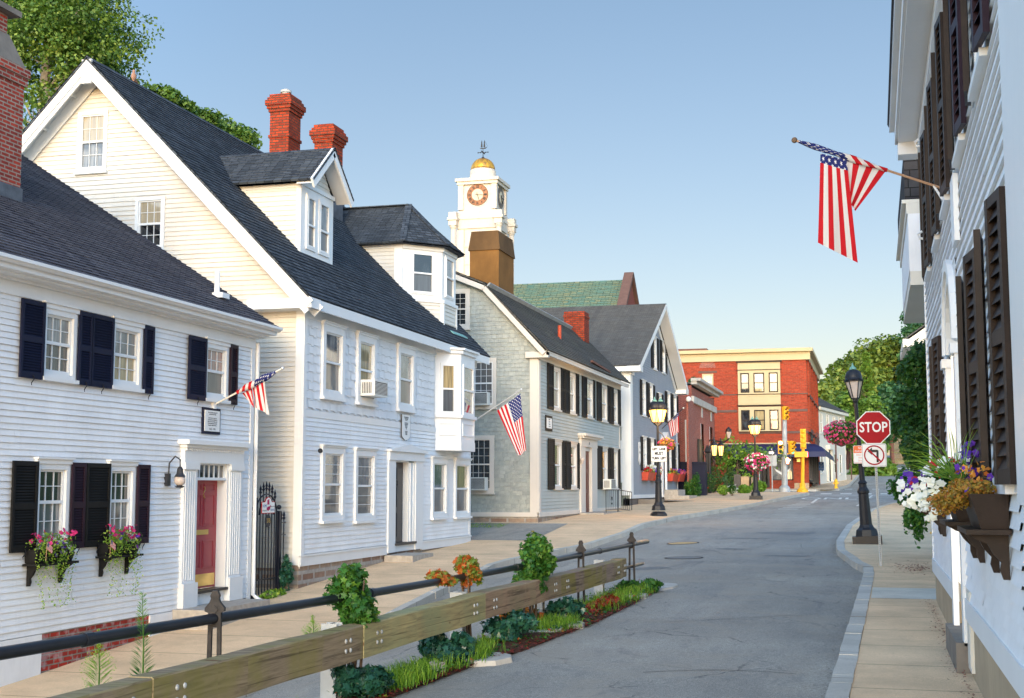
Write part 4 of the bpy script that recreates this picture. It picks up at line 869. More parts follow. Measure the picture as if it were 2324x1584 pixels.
# ---------------------------------------------------------------- house 2: tall white gabled house
X2 = -11.8; f2 = FX(X2); g2 = FY(26.15); T2 = 1.02; EZ = 4.05; EX = -11.42; RX = -17.0; RZ = EZ+(EX-RX)*T2
def rz2(x): return EZ+(EX-x)*T2 if x > RX else RZ-(RX-x)*T2
h2 = thing('gabled_house', (X2, 31, H(X2, 31)), 'tall white house with a steep dark roof, two dormers and a black front door', 'house')
hf, hg = [], []; cv = lambda x, y: (547+x*.3838, 729.6+y*.3838)
def r2(x0, y0, y1, x1, X=X2): p = cv(x0, y0); q = cv(x1, y1); return rect(X, p[0], p[1], q[1], q[0])
def zlev(px, py, X=X2): return onx(px, py, X)[1]
uz0, uz1 = 2.02, 3.64
for i, (a_, b_, pn, pn2) in enumerate([(470,600,'pane_curtain','pane_screen'),(678,788,'pane_warm','pane_warm'),(918,1018,'pane_curtain','pane_screen')]):
    y0 = onx(cv(a_,0)[0], 820, X2)[0]; y1 = onx(cv(b_,0)[0], 820, X2)[0]; win(h2, f2, y0, y1, uz0, uz1, .16, .05, None, pn, pn2, holes=hf, proud=.07, rec=.0)
    if i == 1: acunit(f2, y0+.18, y1-.16, uz0+.16, uz0+.54, .42, 'white air conditioner jutting from the middle upper window of the tall white house')
lz = [(-.42,1.08)]*2+[(-.42,1.05)]*2
for (a_, b_, t_, bo) in [(465,600,1008,1182),(663,785,1015,1182),(1120,1210,1035,1175),(1255,1345,1039,1173)]:
    y0 = onx(cv(a_,0)[0], 1100, X2)[0]; y1 = onx(cv(b_,0)[0], 1100, X2)[0]; z1 = onx(cv(a_,0)[0]+4, t_, X2)[1]; z0 = onx(cv(a_,0)[0]+4, bo, X2)[1]
    win(h2, f2, y0, y1, z0, z1-.06, .14, .04, (1, 3) if a_ < 700 else None, 'pane_curtain' if a_ != 1255 else 'pane_warm', 'pane_screen', holes=hf, proud=.07, rec=.0)
# front door, deeply set
da, db = onx(893,1150,X2)[0], onx(939,1150,X2)[0]; pa, pb_ = onx(877,1150,X2)[0], onx(956,1150,X2)[0]; hf.append((pa+.02, pb_-.02, -1.6, .98)); dzb = -1.40
d = MB(f2); d.box(pa, da, -1.62, .70, 0, .06); d.box(db, pb_, -1.62, .70, 0, .06); d.box(pa, pb_, .70, .92, 0, .09)
d.prism([(pa-.07,.92),(pb_+.07,.92),(pb_+.07,.97),((pa+pb_)/2,1.12),(pa-.07,.97)], 0, .16); d.box(da, da+.05, dzb, .66, -.22, .0); d.box(db-.42, db, dzb, .66, -.22, .0); d.box(da, db-.42, .66, .70, -.22, 0); d.box(da, db, -1.62, dzb-.06, -.2, .02)
d.box(db-.34, db-.30, dzb, .64, 0, .03); d.box(db-.10, db-.06, dzb, .64, 0, .03); part('door_surround', d, 'white_trim', h2)
part('threshold', MB(f2).box(da-.04, db+.04, dzb-.06, dzb, -.2, .08), 'black_door', h2)
D = MB(f2); D.box(da+.05, db-.42, dzb, .66, -.21, -.16); L = db-.42-da-.05
for (z0, z1) in ((-1.25,-.65),(-.5,.1),(.22,.52)):
    for (a, b) in ((da+.05+.12*L, da+.05+.45*L), (da+.05+.55*L, da+.05+.88*L)): D.box(a, b, z0, z1, -.16, -.145)
D = part('door', D, 'black_door', h2); part('knocker', MB().tube([f2.p(da+.05+.5*L+.06*math.sin(k*1.05), -.13, .12+.07*math.cos(k*1.05)) for k in range(7)], .012, 6), 'iron', D)
m = MB(f2); clap(m, f2, -1.42, 1.53, .107, 26.27, 38.3, hf, .018); fill(m, f2, -1.6, 3.9, 26.2, 38.4, hf, -.014); part('wall', m, 'white_paint', h2)
zb0, zb1 = 1.53, 1.68
m = MB(f2); shingles(m, f2, zb1+.01, 3.66, .19, .20, 26.27, 35.0, [(h[0]-.02, h[1]+.02, h[2], h[3]+.05) for h in hf], .034, .015); part('shingled_wall', m, 'white_paint', h2)
rk = lambda z: -11.8 if z < 4.0 else EX-(z-EZ)/T2-.16; lk = lambda z: -22.2 if z < 4.0 else 2*RX-rk(z)
for (px0, py0, px1, py1, pn, pn2) in ((180,252,245,392,'pane_shade','pane_curtain'),(310,445,375,570,'pane_shade','pane_dark')):
    a, z1 = ony(px0, py0+4, 26.15); b, _ = ony(px1, (py0+py1)/2, 26.15); _, z0 = ony(px0, py1, 26.15); win(h2, g2, a, b, z0, z1, .08, 0, (3, 2), pn, pn2, holes=hg, proud=.05, rec=.01)
m = MB(g2); clap(m, g2, -1.6, 9.45, .107, lk, rk, hg, .02); fill(m, g2, -1.7, 9.3, lk, rk, hg, -.014); part('gable_wall', m, 'sunlit_siding', h2); m = MB(FY(38.4, 1))
m.fp([(-22.2,0,-2), (-11.8,0,-2), (-11.8,0,4), (-17,0,9.4), (-22.2,0,4)]); part('far_wall', m, 'sunlit_siding', h2)
m = MB(f2); m.box(26.13, 26.28, -1.63, 4, -.05, .035); m.box(38.26, 38.4, -1.63, 4, -.05, .03); m.box(26.28, 38.3, zb0, zb1, 0, .028); m.box(26.2, 39.0, 3.68, 4.0, 0, .03); m.box(26.1, pa, -1.66, -1.44, -.02, .026); m.box(pb_, 38.44, -1.66, -1.44, -.02, .026); m.box(26.1, pa, -1.46, -1.42, 0, .05); m.box(pb_, 38.44, -1.46, -1.42, 0, .05)
m.box(25.65, 39.25, 3.80, 4.02, .33, .37); m.box(25.65, 39.25, 3.98, 4.0, 0, .34); m.fr = g2; m.box(-11.96, -11.8, -1.63, 3.95, -.02, .035); m.box(-12.9, -11.40, 3.80, 4.02, 0, .52)
part('trim_boards', m, 'white_trim', h2)
part('foundation', MB(f2).box(26.15, 38.4, -2.8, -1.64, -.25, -.03).wbox(-22, -11.87, 26.17, 26.4, -2.8, -1.55), 'stone_rubble', h2)
m = MB(); roof(m, (EX,25.58,EZ), (EX,39.3,EZ), (RX,25.58,RZ), (RX,39.3,RZ), .15); roof(m, (2*RX-EX,25.58,EZ), (2*RX-EX,39.3,EZ), (RX,25.58,RZ), (RX,39.3,RZ), .15)
for k in range(46): y = 25.6+k*.3; m.extr([V(RX-.13,y,RZ-.10), V(RX,y,RZ+.03), V(RX+.13,y,RZ-.10)], (0,.29,0))
part('roof', m, 'roof_dark', h2)
m = MB()
for (x0, sg) in ((EX, 1), (2*RX-EX, -1)):
    a, b = V(x0, 25.62, EZ-.17), V(RX, 25.62, RZ-.17); m.beam(a, b, .05, .20); m.beam(a+V(-.08*sg,.03,-.17), b+V(-.0*sg,.03,-.17), .04, .12); m.beam(a+V(0,.47,-.12), b+V(0,.47,-.12), .03, .28)
    m.poly([V(x0,25.62,EZ-.10), V(x0,26.15,EZ-.10), V(RX,26.15,RZ-.10), V(RX,25.62,RZ-.10)])
    for k in range(7): p = a.lerp(b, .12+.13*k); m.beam(p+V(0,.03,-.02), p+V(0,.5,-.02), .03, .06)
m.wbox(RX-.12, RX+.12, 25.59, 25.66, RZ-.62, RZ-.06); part('rake_boards', m, 'white_trim', h2)
# gabled dormer
dX = -12.84; y0, y1 = 28.17, 30.05; zt = onx(681, 420, dX)[1]; apz = onx(743, 342, -12.5)[1]; ym = (y0+y1)/2; fd = FX(dX)
m = MB(FY(y0)); clap(m, FY(y0), 5.3, zt, .12, lambda z: EX-(z-EZ)/T2-.05, -12.84, (), .018); m.fr = FY(y1, 1); m.fp([(-15.4,0,zt), (dX,0,zt), (dX,0,5.3)])
clap(m, fd, zt+.1, apz-.2, .12, lambda z: y0+(z-zt)*(ym-y0)/(apz-zt), lambda z: y1-(z-zt)*(ym-y0)/(apz-zt), (), .018); part('dormer_wall', m, 'sunlit_siding', h2)
m = MB(fd); m.box(y0-.02, y1+.02, 5.32, zt+.1, -.1, .02); m.box(y0-.06, y1+.06, 5.28, 5.40, -.1, .10); m.box(y0-.03, y1+.03, zt+.02, zt+.12, .02, .06); m.wbox(-15.3, -12.8, y0-.03, y0+.03, zt-.04, zt+.06)
e0, e1 = y0-.28, y1+.28; zE = zt-.02
for (e, s_g) in ((e0, -1), (e1, 1)): m.beam((-12.42, e, zE), (-12.42, ym, apz+.0), .05, .24); m.poly([V(-12.42,e,zE), V(-12.84,e,zE), V(-12.84,ym,apz), V(-12.42,ym,apz)])
part('dormer_trim', m, 'white_trim', h2)
m = MB(); roof(m, (-12.38,e0-.02,zE+.1), (-15.6,e0-.02,zE+.1), (-12.38,ym,apz+.12), (-16.9,ym,apz+.12), .15, .012, .04); roof(m, (-12.38,e1+.02,zE+.1), (-15.6,e1+.02,zE+.1), (-12.38,ym,apz+.12), (-16.9,ym,apz+.12), .15, .012, .04); part('dormer_roof', m, 'roof_dark', h2)
for (a, b) in ((onx(692,480,dX)[0], onx(714,480,dX)[0]), (onx(720,480,dX)[0], onx(745,480,dX)[0])): win(h2, Fr((dX+.02,0,0),(0,1,0),(1,0,0)), a, b, 5.62, zt-.12, .07, 0, None, 'pane_curtain', 'pane_screen', proud=.04, rec=-.015, sill=False, meet=.44)
# polygonal dormer
PA, PB, PC, PD = (-13.1,35.9), (-12.2,36.85), (-12.2,38.15), (-13.1,39.05); zT = 7.1; zW = 5.52
fa, fb, fc = FAB(PA, PB, (1,-1)), FAB(PB, PC, (1,0)), FAB(PC, PD, (1,1))
m = MB(FY(35.9)); clap(m, FY(35.9), 5.6, zT-.12, .12, lambda z: EX-(z-EZ)/T2-.05, -13.1, (), .018)
for f in (fa, fb, fc): clap(m, f, 4.72, zW-.08, .12, 0.03, f.L-.03, (), .018, .03)
m.fr = FY(39.05, 1); m.fp([(-14.5,0,7.1), (-13.1,0,7.1), (-13.1,0,5.6)]); part('bay_dormer_wall', m, 'sunlit_siding', h2)
m = MB()
for f in (fa, fb, fc):
    m.fr = f; m.box(0, f.L, zW, zT, -.12, .0); m.box(-.02, f.L+.02, zW-.10, zW, -.02, .08); m.box(0, .09, 4.7, zW-.1, 0, .06); m.box(f.L-.09, f.L, 4.7, zW-.1, 0, .06); m.box(-.02, f.L+.02, zT-.14, zT, .0, .05)
m.wbox(-14.5, -13.1, 35.87, 35.93, zT-.12, zT); m.wbox(-13.35, -13.1, 35.86, 35.9, 5.6, zT-.12); part('bay_dormer_trim', m, 'white_trim', h2)
part('copper_apron', MB().extr([V(-12.15,36.9,4.72), V(-12.15,38.3,4.72), V(-11.85,38.3,4.52), V(-11.85,36.9,4.52)], (0,0,.03)), 'teal_patina', h2)
win(h2, fa, .26, fa.L-.28, zW+.12, zT-.2, .05, 0, None, 'pane_dark', 'pane_screen', proud=.03, rec=-.02, sill=False); win(h2, fb, .22, fb.L-.25, zW+.12, zT-.2, .05, 0, None, 'pane_curtain', 'pane_screen', proud=.03, rec=-.02, sill=False); win(h2, fc, .3, fc.L-.3, zW+.12, zT-.2, .05, 0, None, 'pane_dark', proud=.03, rec=-.02, sill=False)
rx0, rz_ = ony(938, 466, 37.5); E = [V(-14.9,35.6,zT+.02), V(-13.0,35.6,zT+.02), V(-11.95,36.7,zT+.02), V(-11.95,38.3,zT+.02), V(-13.0,39.35,zT+.02), V(-14.9,39.35,zT+.02)]; K = V(-13.5,37.5,rz_); Kb = V(-17.2,37.5,rz_)
m = MB(); roof(m, E[0], E[1], Kb, K, .15, .012, .04)
def tri(a, b, k):
    L = ((a+b)/2-k).length; n = round(L/.15); nr = (b-a).cross(k-a).normalized(); nr = -nr if nr.z < 0 else nr
    for i in range(n):
        p, q = i/n, (i+1)/n; A, B, C, D_ = a.lerp(k, p), b.lerp(k, p), b.lerp(k, q), a.lerp(k, q); m.poly([A+nr*.014, B+nr*.014, C, D_]); m.poly([A, B, B+nr*.014, A+nr*.014])
for i in (1, 2, 3): tri(E[i], E[i+1], K)
roof(m, E[4], E[5], K, Kb, .15, .012, .04)
for q in (E[1], E[2]): m.beam(q+V(0,0,.03), K+V(0,0,.04), .2, .03)
m.beam(K+V(0,0,.02), Kb+V(0,0,.02), .22, .03); m.poly([e-V(0,0,.04) for e in E]); part('bay_dormer_roof', m, 'roof_dark', h2)
def chim(root, cx, cy, w, d, zb, zt, mat='brick_orange', bands=True, name='chimney'):
    m = MB(); m.wbox(cx-w/2, cx+w/2, cy-d/2, cy+d/2, zb, zt-.55)
    for k, (e, h) in enumerate(((.04,.1),(.08,.1),(.12,.16),(.07,.09),(.02,.1))): z = zt-.55+sum((.1,.1,.16,.09,.1)[:k]); m.wbox(cx-w/2-e, cx+w/2+e, cy-d/2-e, cy+d/2+e, z, z+h)
    if bands: zz = zt-1.35; m.wbox(cx-w/2-.035, cx+w/2+.035, cy-d/2-.035, cy+d/2+.035, zz, zz+.09)
    m.wbox(cx-w/2+.1, cx+w/2-.1, cy-d/2+.1, cy+d/2-.1, zt, zt+.04); return part(name, m, mat, root)
def cplace(px0, px1, ptop, X, Y): c = ony((px0+px1)/2, 400, Y); zt = ony((px0+px1)/2, ptop, Y)[1]; return c[0], zt
cx, zt = cplace(606,672,218,-16,36); c = chim(h2, cx, 36.2, .62, .85, 7, zt); part('chimney_cap', MB().lathe((cx,36.2,zt), [(.13,.04),(.13,.14),(.17,.15),(.17,.22),(.1,.25),(.02,.3)], 12), 'galvanized', c)
cx, zt = cplace(714,770,288,-15,36); c = chim(h2, cx, 36.1, .58, .8, 6.2, zt); part('flashing', MB().wbox(cx-.31, cx+.31, 35.68, 36.52, 6.4, rz2(cx)+.55), 'lead', c)
# oriel bay
BA, BB, BC, BD = (-11.8,35.06), (-11.22,35.63), (-11.22,36.97), (-11.8,37.55); z0, z1 = 1.04, 3.9
or_ = [FAB(BA, BB, (1,-1)), FAB(BB, BC, (1,0)), FAB(BC, BD, (1,1))]; m = MB()
for f in or_:
    m.fr = f; L = f.L; m.box(0, L, z0+.0, z0+.26, -.1, .015); m.box(0, L, z0+.26, 1.98, -.1, .0); m.box(-.02, L+.02, 1.96, 2.05, -.02, .06); m.box(0, L, 3.5, z1, -.1, .0); m.box(-.03, L+.03, 3.78, z1, 0, .07); m.box(-.06, L+.06, 3.88, z1+.04, 0, .13)
    m.box(0, .16, 2.05, 3.5, -.1, 0); m.box(L-.16, L, 2.05, 3.5, -.1, 0)
    m.box(.14, L-.14, 1.46, 1.49, 0, .02); m.box(.14, L-.14, 1.79, 1.82, 0, .02); m.box(.14, .17, 1.49, 1.79, 0, .02); m.box(L-.17, L-.14, 1.49, 1.79, 0, .02)
m.poly([V(*p, z0) for p in (BA, BB, BC, BD)]); O = part('oriel_bay', m, 'white_trim', h2)
for f, pn in zip(or_, ('pane_warm', 'pane_curtain', 'pane_dark')): win(h2, f, .16, f.L-.16, 2.05, 3.5, .045, 0, None, pn, 'pane_curtain' if pn != 'pane_warm' else 'pane_screen', proud=.03, rec=.0, sill=False)
m = MB(f2); a, b = onx(872,1260,-11.8)[0], onx(979,1250,-11.1)[0]; m.prism([(a,-2.3),(b,-2.0),(b,-1.67),(a,-1.67)], .0, .75); tagged('granite_step', m, 'granite', (-11.4, 33, -1.9), 'long tan granite doorstep below the black door', 'step', 'granite doorsteps')
pq = thing('wall_plaque', f2.p(onx(916,960,X2)[0], .03, 1), 'tall narrow white plaque with a shaped foot above the black door', 'plaque'); a, b = onx(908,960,X2)[0]-.02, onx(926,960,X2)[0]+.05; zt_, zb_ = 1.90, 1.20; cy = (a+b)/2
out = [(a,zt_),(a,zb_+.14),(a+.04,zb_+.10),(cy-.05,zb_+.02),(cy,zb_+.05),(cy+.05,zb_+.02),(b-.04,zb_+.10),(b,zb_+.14),(b,zt_)]
part('rim', MB(f2).prism(out, .035, .05), 'sign_ink', pq); part('board', MB(f2).prism([(cy+(u-cy)*.92, zb_+(z-zb_)*.985+.006) for u, z in out], .05, .056), 'sign_white', pq)
for k, ln in enumerate(['Thomas Mayhew House', 'First lot 1620 - leather', 'Next lot 1624', '', 'In 1739 this house was', 'built. Home and land', 'founders of the', 'garden of the', 'island', '', 'Later the house', 'and land sold', 'by his family']):
    if ln: text(ln, .052 if k else .06, 'sign_ink', pq, f2.p(cy, .058, zt_-.07-k*(zt_-zb_-.22)/13), (0,1,0), (0,0,1), ext=.0005, sx=.55)
part('security_camera', MB().ball(px3(727, 1023, X2+.12), .055), 'sign_ink', h2)
# flag 2, on the far corner of the tall house
e = 38.3; A = py3(1096, 942, e); T = py3(1183, 884, e); fg = thing('house_flag', A, 'large unfurled flag on a silver pole in front of the shingled wall', 'flag', 'flags flown from the houses')
part('pole', MB().tube([V(-11.75, e, A.z-(A.x+11.75)*.0-.25), A, T], .02, 8), 'aluminium', fg); part('finial', MB().ball(T, .04), 'aluminium', fg)
flag(fg, [(py3(1128,932,e), py3(1181,893,e), py3(1194,1022,e+.1), py3(1178,1035,e), 0, 1, 0, 1)], .035, (.5,.85,0), 9)
dv = thing('bird', py3(303, 196, 30.0), 'small brown dove perched on the dark ridge of the tall white house', 'bird')
q = V(RX, 0, RZ+.05); r_ = ray(303,193); k_ = RX/r_.x; q = r_*k_; q.z = RZ+.03; dv.location = q; ORG[dv.name] = q.copy()
part('body', MB().lathe(q, [(.01,0),(.05,.03),(.075,.09),(.07,.15),(.04,.20),(.036,.22),(.04,.25),(.025,.28),(.002,.29)], 10, 0, .8, 1.1).beam(q+V(0,.03,.06), q+V(0,.2,-.02), .05, .02), 'skin_dove', dv, True)

# ---------------------------------------------------------------- house 3: gray colonial with black shutters
X3 = -11.0; f3 = FX(X3); g3 = FY(43.7); h3 = thing('colonial_house', (X3, 51, -1), 'gray gambrel roofed house with black shutters and a shingled side wall', 'house'); cw = lambda x, y: (1003+x*.3454, 729.6+y*.3454)
hf, hg = [], []
def yl(x): return onx(cw(x,0)[0], 1000, X3)[0]
for i, (s0, a, b, s1, pn) in enumerate([(687,725,774,797,'pane_curtain'),(800,832,873,893,'pane_curtain'),(916,946,988,999,'pane_shade'),(1013,1043,1082,1098,'pane_curtain'),(1101,1122,1151,1168,'pane_dark')]):
    A, B = yl(a), yl(b); w_ = win(h3, f3, A, B, 2.80, 4.32, .1, 0, (1,1), pn, 'pane_screen', 'gray_trim', holes=hf, sash='white_trim')
    shutter(w_, f3, yl(s0), A-.01, 2.76, 4.37, 'black_paint', .04, .07, False, .07); shutter(w_, f3, B+.01, yl(s1), 2.76, 4.37, 'black_paint', .04, .07, False, .07)
for i, (s0, a, b, s1, pn) in enumerate([(689,730,780,803,'pane_warm'),(806,836,880,893,'pane_shade'),(1012,1045,1082,1099,'pane_rose'),(1101,1119,1149,1162,'pane_warm')]):
    A, B = yl(a), yl(b); w_ = win(h3, f3, A, B, -.02, 1.66, .1, .06, (1,1), pn, 'pane_curtain', 'gray_trim', holes=hf, sash='white_trim')
    shutter(w_, f3, yl(s0), A-.01, -.06, 1.72, 'black_paint', .04, .07, False, .07); shutter(w_, f3, B+.01, yl(s1), -.06, 1.72, 'black_paint', .04, .07, False, .07)
    if i == 2: acunit(f3, A+.12, B-.1, -.06, .36, .4, 'white air conditioner in a gray house window just right of the brown door')
pa, pb_ = yl(897), yl(1004); da, db = yl(928), yl(968); hf.append((pa+.02, pb_-.02, -1.1, 1.95))
d = MB(f3); d.box(pa, da-.04, -.95, 1.6, 0, .10); d.box(db+.04, pb_, -.95, 1.6, 0, .10); d.box(pa, pb_, 1.6, 1.92, 0, .12); d.box(pa-.1, pb_+.1, 1.92, 2.0, 0, .25); d.box(pa-.18, pb_+.18, 2.0, 2.1, 0, .35); d.box(da-.04, da, -.95, 1.6, -.08, .03); d.box(db, db+.04, -.95, 1.6, -.08, .03); d.box(da, db, 1.45, 1.6, -.08, .02); part('door_surround', d, 'gray_trim', h3)
D = MB(f3); D.box(da, db, -.95, 1.45, -.07, -.02)
for (z0, z1) in ((-.8,-.2),(-.05,.6),(.75,1.3)):
    for (a, b) in ((da+.12,(da+db)/2-.05),((da+db)/2+.05,db-.12)): D.box(a, b, z0, z1, -.02, -.005)
part('door', D, 'brown_door', h3); text('21', .14, 'sign_ink', h3, f3.p((da+db)/2, .124, 1.74), (0,1,0), (0,0,1))
z2 = 4.45; m = MB(f3); clap(m, f3, -.85, z2, .118, 43.85, 58.6, hf, .02); fill(m, f3, -.95, z2, 43.8, 58.7, hf, -.014); part('wall', m, 'gray_paint', h3)
def rk3(z): return X3 if z < 4.62 else (-10.65-(z-4.62)*.9-.1 if z < 6.9 else -12.75-(z-6.92)/.42)
lk3 = lambda z: -20.5 if z < 4.62 else -20.5+(X3-rk3(z))
for (px0, py0, px1, py1, pn) in ((1012,655,1067,745,'pane_dark'),(1062,812,1127,925,'pane_screen'),(1058,988,1122,1118,'pane_dark')):
    b, z1 = ony(px1, py0, 43.7); a = b-1.12; z0 = ony(px1, py1, 43.7)[1]; win(h3, g3, a, b, z0, z1, .13, 0, (4, 3), pn, None, 'gray_trim', holes=hg, sash='gray_trim' if pn != 'pane_screen' else 'white_trim', rec=.0)
    if py0 > 800: acunit(g3, a+.22, b-.22, z0+.08, z0+.52, .35, 'white air conditioner in the %s window of the shingled side wall' % ('upper' if py0 < 900 else 'lower'))
m = MB(g3); shingles(m, g3, -.85, 7.9, .145, .19, lk3, rk3, hg, 0, .014, 4); fill(m, g3, -.9, 7.8, lk3, rk3, hg, -.014); m.fr = FY(58.7, 1); m.fp([(-20.5,0,-1), (X3,0,-1), (X3,0,4.6), (-12.8,0,6.9), (-15.7,0,8.1), (-18.7,0,6.9), (-20.5,0,4.6)]); part('shingled_wall', m, 'shingle_wall', h3)
m = MB(f3); m.box(43.7, 43.95, -.95, 4.35, -.05, .04); m.box(58.5, 58.7, -.95, 4.4, 0, .035); m.box(43.7, 58.75, 4.38, 4.62, 0, .06); m.box(43.5, 58.95, 4.60, 4.64, 0, .42); m.box(43.5, 58.95, 4.5, 4.62, .34, .40); m.box(43.65, pa, -.98, -.83, -.02, .05); m.box(pb_, 58.75, -.98, -.83, -.02, .05)
m.fr = g3; m.box(-11.28, -11, -.95, 4.4, -.02, .045); m.box(-20.5, -10.98, -.98, -.83, -.02, .05); m.box(-11.4, -10.6, 4.42, 4.62, 0, .2)
for (a, b) in (((-10.72,4.55),(-12.86,6.88)),((-12.86,6.88),(-15.6,8.02)),((-15.6,8.02),(-18.4,6.88)),((-18.4,6.88),(-20.6,4.5))): m.beam((a[0],43.55,a[1]), (b[0],43.55,b[1]), .3, .17)
part('trim_boards', m, 'gray_trim', h3)
m = MB(); roof(m, (-10.55,43.4,4.66), (-10.55,59.1,4.72), (-12.82,43.4,7.02), (-12.82,59.1,7.02), .15); roof(m, (-12.82,43.4,7.06), (-12.82,59.1,7.06), (-15.6,43.4,8.2), (-15.6,59.1,8.2), .15); roof(m, (-20.8,43.4,4.66), (-20.8,59.1,4.66), (-18.4,43.4,7.02), (-18.4,59.1,7.02), .2); roof(m, (-18.4,43.4,7.04), (-18.4,59.1,7.04), (-15.6,43.4,8.2), (-15.6,59.1,8.2), .2)
part('roof', m, 'roof_old', h3); part('roof_flashing', MB().beam((-12.72,43.45,6.98), (-12.72,56.5,6.98), .05, .22, (1,0,1)), 'galvanized', h3)
part('vent_pipe', MB().tube([V(-11.6,49.5,5.6), V(-11.6,49.5,6.25)], .07, 8), 'terracotta_red', h3)
part('sagging_gutter', MB().beam((-10.75,51.5,5.02), (-10.68,54.8,4.86), .1, .08), 'bark_red', h3)
part('foundation', MB(f3).box(43.7, 58.7, -2.2, -.96, -.25, -.02).wbox(-20.5, -11.06, 43.72, 44, -2.2, -.97), 'stone_rubble', h3)
x0, x1 = ony(1066,600,46.5)[0], ony(1132,600,46.5)[0]; zt = ony(1132,522,46.5)[1]; zs = ony(1132,566,46.5)[1]; yb = 48.6
m = MB(); m.wbox(x0, x1, 46.5, yb, 6.5, zs); C = part('chimney', m, 'stucco_brown', h3); m = MB(); a, b, c, e = x0-.05, x1+.05, 46.45, yb+.05
m.hexa([V(a,c,zs), V(b,c,zs), V(b,e,zs), V(a,e,zs), V(a+.1,c+.08,zt), V(b-.08,c+.08,zt), V(b-.08,e-.08,zt), V(a+.1,e-.08,zt)]); part('chimney_cap', m, 'stucco_dark', C)
x0, x1 = ony(1280,740,57)[0], ony(1326,740,57)[0]; zt = ony(1326,706,57)[1]; m = MB(); m.wbox(x0, x1, 57, 58, 5, zt); m.wbox(x0-.03, x1+.03, 56.97, 58.03, zt-.25, zt-.15); part('chimney', m, 'brick_orange', h3)
pq = thing('history_plaque', px3(1241, 960, X3), 'small black framed plaque at the near corner of the gray colonial front', 'plaque'); a, b = yl(674), yl(718); part('frame', MB(f3).box(a, b, 1.98, 2.52, .022, .05), 'black_paint', pq); part('board', MB(f3).box(a+.12, b-.12, 2.07, 2.43, .05, .06), 'sign_white', pq)
for k, ln in enumerate(['SHURTLEFF', 'HOUSE', 'Built about', 'the year 1698']): text(ln, .06, 'sign_ink', pq, f3.p((a+b)/2, .062, 2.38-k*.08), (0,1,0), (0,0,1), ext=.0005, sx=.8)
t = thing('wall_lantern', px3(1320, 1045, X3), 'small gray wall lantern left of the brown door', 'lantern'); q = px3(1321, 1046, X3+.15); part('bracket', MB().tube([q+V(-.15,0,.05), q+V(0,0,.1)], .02, 6), 'dark_metal', t); part('lamp_glass', MB().lathe(q, [(.04,-.12),(.10,.06),(.08,.1),(.01,.16)], 8), 'lamp_glass', t)
m = MB(f3); m.box(pa-.1, pb_+.9, -1.5, -.96, .05, 1.0); tagged('granite_step', m, 'granite', (-10.6, 51, -1.2), 'broad stone stoop with iron railings at the brown door', 'step', 'granite doorsteps')
m = MB()
ra, rb = yl(918), yl(1075)
for (p, q) in ((V(-10.05,ra,0), V(-10.05,yl(1000),0)), (V(-10.05,yl(1008),0), V(-9.9,rb,-.1))):
    for z in (-.08, -.85): m.tube([p+V(0,0,z), q+V(0,0,z)], .018, 6)
    for k in range(7): r = p.lerp(q, k/6); m.tube([r+V(0,0,-.96 if k in (0,6) else -.85), r+V(0,0,-.08)], .014 if k in (0,6) else .008, 5)
    c = p.lerp(q, .5)+V(0,0,-.5)
    for s in (-1, 1): m.tube([c+V(0, s*(.08+.07*math.cos(a*.7)), .15*math.sin(a*.7)) for a in range(9)], .008, 4)
tagged('stoop_railing', m, 'iron', (-10.05, ra, -.95), 'black wrought iron railing on the stoop of the gray colonial', 'railing')

# ---------------------------------------------------------------- house 4: blue gray gable front
X4 = -11.0; f4 = FX(X4); g4 = FY(61.1); XR = -10.4
h4 = thing('gable_front_house', (X4, 70, -.7), 'blue gray house whose gable faces the street, with red flower boxes', 'house')
ye, ze = 60.6, onx(1452,840,XR)[1]; ya, za = onx(1510,695.5,XR); yr, zr = onx(1559,887,XR); ze = zr = (ze+zr)/2; ym = ya; yr = 2*ym-ye if abs(2*ym-ye-yr) < 2 else yr; YW0, YW1 = 61.1, yr-.5; sl = (za-ze)/(ym-ye); sr = (za-zr)/(yr-ym)
ul4 = lambda z: YW0 if z < ze+.2 else ye+(z-ze)/sl+.25; ur4 = lambda z: YW1 if z < ze+.2 else yr-(z-zr)/sr-.25
def y4(x): return onx(cw(x,0)[0], 1000, X4)[0]
hf = []
def w4(s0, a, b, s1, z0, z1, pn, pn2, both=True):
    A, B = y4(a), y4(b); w_ = win(h4, f4, A, B, z0, z1, .1, .03, (1,3), pn, pn2, 'white_trim', holes=hf); shutter(w_, f4, y4(s0), A-.01, z0, z1, 'black_paint', .04, .09, False, .08)
    if both: shutter(w_, f4, B+.01, y4(s1), z0, z1, 'black_paint', .04, .09, False, .08)
w4(1376,1391,1413,1424, 6.2, 7.9, 'pane_shade','pane_curtain'); w4(1434,1447,1469,1479, 6.25, 7.95, 'pane_shade','pane_curtain')
for a in ((1300,1312,1338,1350,'pane_warm'),(1350,1361,1385,1396,'pane_warm'),(1408,1420,1441,1452,'pane_dark'),(1464,1477,1499,1510,'pane_shade'),(1508,1518,1540,1549,'pane_warm')): w4(*a[:4], 3.57, 5.3 if a[0] != 1408 else 5.0, a[4], 'pane_curtain')
for a in ((1300,1313,1340,1352,'pane_dark'),(1352,1363,1388,1398,'pane_warm'),(1470,1482,1502,1512,'pane_shade'),(1512,1524,1545,1554,'pane_dark')): w4(*a[:4], .85, 2.5, a[4], 'pane_dark')
A, B = y4(1436), y4(1466); hf.append((A,B,-.7,2.3)); d = MB(f4); d.box(A, A+.2, -.5, 2.2, 0, .1); d.box(B-.2, B, -.5, 2.2, 0, .1); d.box(A-.15, B+.15, 2.2, 2.5, 0, .2); d.prism([(A-.3,2.5),(B+.3,2.5),((A+B)/2,3.0)], 0, .3); part('door_surround', d, 'white_trim', h4); part('door', MB(f4).box(A+.2, B-.2, -.5, 2.2, -.1, -.05), 'white_trim', h4)
